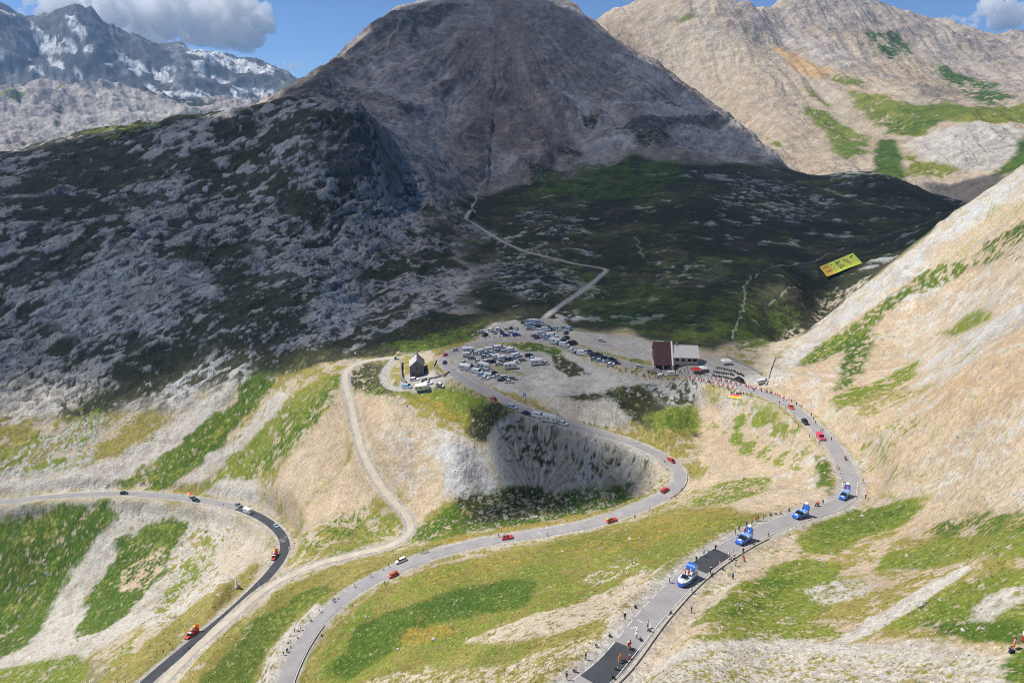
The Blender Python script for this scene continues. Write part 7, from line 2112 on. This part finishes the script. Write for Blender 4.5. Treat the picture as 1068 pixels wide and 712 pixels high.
folk([(520, 560, 'black', 'beige', 'stand'), (683, 514.6, 'brown', 'black', 'stand'), (693, 482, 'red', 'black', 'stand'), (631.6, 445, 'black', 'grey', 'stand'), (620, 443.6, 'brown', 'black', 'stand'), (614.7, 442.6, 'black', 'black', 'stand'), (609, 441, 'black', 'navy', 'stand'), (581, 432.4, 'grey', 'black', 'stand')],
     'from the open car along the inner verge of the hairpin', G3)
folk([(170.6, 680.5, 'black', 'black', 'stand'), (177.5, 673, 'black', 'navy', 'stand'), (196.7, 676, 'brown', 'black', 'sit'), (233, 527.4, 'black', 'grey', 'stand'), (251.5, 521.5, 'green', 'black', 'stand'), (158, 509.2, 'black', 'black', 'stand'), (160, 509.6, 'grey', 'black', 'sit'), (281, 550.5, 'black', 'navy', 'stand'), (270, 611.5, 'white', 'grey', 'stand'), (198, 519.2, 'orange', 'navy', 'stand')],
     'in the loose line along the lower left road', 'spectators along the lower left road')
folk([(452, 374.2, 'black', 'navy', 'stand'), (453.8, 371.4, 'navy', 'black', 'stand'), (464.2, 392.0, 'orange', 'black', 'stand'), (466, 393.4, 'red', 'beige', 'stand'), (471, 397.8, 'black', 'black', 'stand'), (478.4, 402.4, 'red', 'black', 'stand'), (485, 405.2, 'grey', 'navy', 'stand'), (490.4, 408.6, 'black', 'black', 'stand'), (495.4, 411.2, 'red', 'black', 'stand'), (501, 412.4, 'black', 'grey', 'stand'), (504.7, 415.2, 'navy', 'black', 'stand')],
     'from left outside the upper hairpin', 'spectators round the upper hairpin')
def crowd(n, pts, where, group, jx=1.2, jy=.7):
    seg = [math.dist(a, b) for a, b in zip(pts[:-1], pts[1:])]
    tot = sum(seg)
    for k in range(n):
        d = (k + random.random()) / n * tot
        i = 0
        while i < len(seg) - 1 and d > seg[i]: d -= seg[i]; i += 1
        t = min(1, d / seg[i])
        px = pts[i][0] * (1 - t) + pts[i + 1][0] * t + random.gauss(0, jx); py = pts[i][1] * (1 - t) + pts[i + 1][1] * t + random.gauss(0, jy)
        sh = random.choice(['black', 'navy', 'white', 'grey', 'blue', 'red', 'black', 'lightblue', 'navy'])
        person(spot(px, py), sh, random.choice(['black', 'navy', 'grey', 'beige']), f'person in {CLN.get(sh, sh)} {where}', group, random.choice(['stand', 'stand', 'walk']))
crowd(62, [(675, 388.5), (688, 387.5), (703, 387), (716, 388), (731, 391), (738, 394)], 'in the crowd before the refuge', 'crowd before the refuge', 2.2, 1.6)
crowd(30, [(638, 383.5), (655, 389), (672, 394), (690, 395.5), (708, 397), (728, 402)], 'on the near road edge opposite the refuge', 'line of spectators opposite the refuge', 1.4, .7)
crowd(20, [(735, 399), (752, 405), (768, 409), (785, 413)], 'behind the near barriers by the striped flag', 'spectators behind the near barriers', 1.2, .8)
crowd(20, [(744, 397), (760, 400.5), (780, 405), (800, 410), (812, 414)], 'behind the far barriers right of the refuge', 'spectators behind the far barriers', 1.2, .6)
crowd(28, [(640, 381.5), (660, 386), (680, 390), (700, 393), (722, 397), (738, 400)], 'out on the road surface by the refuge', 'people walking on the road by the refuge', 2.0, 1.0)
crowd(14, [(507, 354.4), (520, 352.4), (535, 352), (548, 352.2), (560, 354)], 'at the road edge before the upper car park', 'spectators at the upper car park', 1.0, .5)

# ------------------------------------------------------------------ boulders, loose stones and tussocks
def rock_bm(bm, c, s, rg, sub=1):
    r = bmesh.ops.create_icosphere(bm, subdivisions=sub, radius=1.0)
    ax = [rg.uniform(.7, 1.3) for _ in range(3)]
    rot = Euler((rg.uniform(0, 6), rg.uniform(0, 6), rg.uniform(0, 6))).to_matrix()
    for v in r['verts']:
        k = rg.uniform(.78, 1.15)
        v.co = Vector(c) + rot @ Vector((v.co.x * ax[0] * k, v.co.y * ax[1] * k, v.co.z * ax[2] * k)) * s
M_ROCKB = simple_mat('limestone', (0.44, 0.42, 0.38), 0.95, vary=0.25, scale=1.3, bump=0.5)
rg = random.Random(5)
for px, py, s, lab in [(617, 519, .9, 'pale boulder on the floor of the bowl nearest its right end'), (590, 527, .7, 'pale boulder on the bowl floor above the middle road'), (562, 531, 1.0, 'largest pale boulder on the bowl floor by the middle road'), (485.5, 411, .0, ''),
                        (452.6, 667, .9, 'flat white boulder in the dry grass between the two roads'), (415, 677.5, .8, 'white boulder low on the slope between the two roads'), (383, 643.5, .6, 'small white boulder at the top of the dark green grass'), (775, 500, 1.1, 'pale rock on the bank left of the right hand bend'),
                        (754, 509, .8, 'pale rock in grass on the bank below the right hand bend'), (46, 584.5, 1.1, 'white boulder on the green slope below the lower left road'), (33, 609, .8, 'white rock on the green slope at far left'), (302, 572, .7, 'grey boulder beside the track below the lower left bend'),
                        (182, 644, 1.2, 'long pale rock on the slope left of the red float'), (899, 538.5, .7, 'yellowish rock on the grass below the right hand bend'), (962, 632, .9, 'pale rock beside the bare strip on the right slope')]:
    if not lab: continue
    p = spot(px, py)
    bm = bmesh.new(); rock_bm(bm, (0, 0, .2 * s), s * .8, rg, 2); rock_bm(bm, (s * .7, .1, .05), s * .5, rg, 2)
    me = bpy.data.meshes.new('boulder'); bm.to_mesh(me); bm.free(); me.materials.append(M_ROCKB)
    o = bpy.data.objects.new('boulder', me); COL.objects.link(o); o.location = p
    tag(o, lab, 'boulder')

def scatter(name, n, wgt, make, mats, seed, jmax):
    """many small things strewn over the ground where wgt is high, kept as one mesh"""
    r = np.random.default_rng(seed)
    area = (np.gradient(LR)[:jmax, None] * np.gradient(AZ)[None]).astype(np.float64)
    w = np.clip(wgt[:jmax], 0, None) * area * (np.abs(COLPX - 534)[None] < 620)
    w = w.ravel(); w /= w.sum()
    k = r.choice(len(w), n, p=w)
    j, i = k // NA, k % NA
    X = GX[j, i] + r.normal(0, .3, n); Y = GY[j, i] + r.normal(0, .3, n)
    Vs, Fs, Ms, Cs = [], [], [], 0
    for x, y, jj, ii in zip(X, Y, j, i):
        v, f, mi = make(r, float(np.hypot(x, y)))
        v = v + np.array([x, y, ground_z(x, y) + CAMZ])
        Vs.append(v); Fs += [[q + Cs for q in g] for g in f]; Ms += [mi] * len(f); Cs += len(v)
    me = bpy.data.meshes.new(name)
    me.from_pydata(np.concatenate(Vs).tolist(), [], Fs)
    for m in mats: me.materials.append(m)
    me.polygons.foreach_set('material_index', np.array(Ms, np.int32))
    o = bpy.data.objects.new(name, me); COL.objects.link(o)
    o['kind'] = 'stuff'
    return o
_t = bmesh.new(); bmesh.ops.create_icosphere(_t, subdivisions=1, radius=1.0)
IV = np.array([v.co[:] for v in _t.verts]); IF = [[v.index for v in f.verts] for f in _t.faces]; _t.free()
def stone(r, d):
    s = r.uniform(.10, .26) * (1 + (r.random() < .03) * r.uniform(.6, 1.6)) * (0.65 + d / 420)
    v = IV * (s * r.uniform(.6, 1.3, 3)) * r.uniform(.8, 1.15, (len(IV), 1))
    a = r.uniform(0, 6.3)
    v = np.stack([v[:, 0] * math.cos(a) - v[:, 1] * math.sin(a), v[:, 0] * math.sin(a) + v[:, 1] * math.cos(a), v[:, 2] * .7 + s * .15], -1)
    return v, IF, int(r.random() < .3)
def tussock(r, d):
    n = 7
    s = r.uniform(.14, .34) * (0.8 + d / 300)
    V, Fc = [], []
    for k in range(n):
        a = 6.283 * k / n + r.uniform(-.3, .3)
        o_ = r.uniform(.3, .8) * s
        hh = r.uniform(.45, .9) * s * .6
        wd = .22 * s
        c, q = math.cos(a), math.sin(a)
        b = len(V)
        V += [(c * .1 * s - q * wd, q * .1 * s + c * wd, -.08), (c * .1 * s + q * wd, q * .1 * s - c * wd, -.08), (c * o_ + q * wd * .4, q * o_ - c * wd * .4, hh), (c * o_ - q * wd * .4, q * o_ + c * wd * .4, hh * .9)]
        Fc.append([b, b + 1, b + 2, b + 3])
    return np.array(V), Fc, int(r.random() * 3)
jm = int(np.searchsorted(RR, 330 * SCALE))
off_road = (RD[:jm] > 1.2).astype(np.float32) * (1 - FLAT[:jm])
near = np.ones((NR, NA), np.float32)
wv = near.copy(); wv[:jm] *= off_road * (1.15 - VEG[:jm]) * (0.15 + np.clip(0.5 + SPK[:jm], 0, 1) ** 2)
scatter('loose_stones', 14000, wv, stone, [simple_mat('pale_stones', (0.46, 0.43, 0.38), 0.95, vary=.3, scale=2), simple_mat('grey_stones', (0.26, 0.25, 0.24), 0.95, vary=.3, scale=2)], 3, jm)
wv = near.copy(); wv[:jm] *= off_road * (VEG[:jm] ** 2 + 0.02) * (0.2 + np.clip(0.5 - SPK[:jm], 0, 1) ** 2)
jt = int(np.searchsorted(RR, 250 * SCALE))
def leaf(name, c):
    m = simple_mat(name, c, 0.8, vary=.25, scale=1.0, spec=.2)
    return m
scatter('grass_tussocks', 18000, wv, tussock, [leaf('green_grass', (0.110, 0.165, 0.030)), leaf('pale_grass', (0.220, 0.220, 0.065)), leaf('dry_grass', (0.330, 0.270, 0.115))], 4, jt)
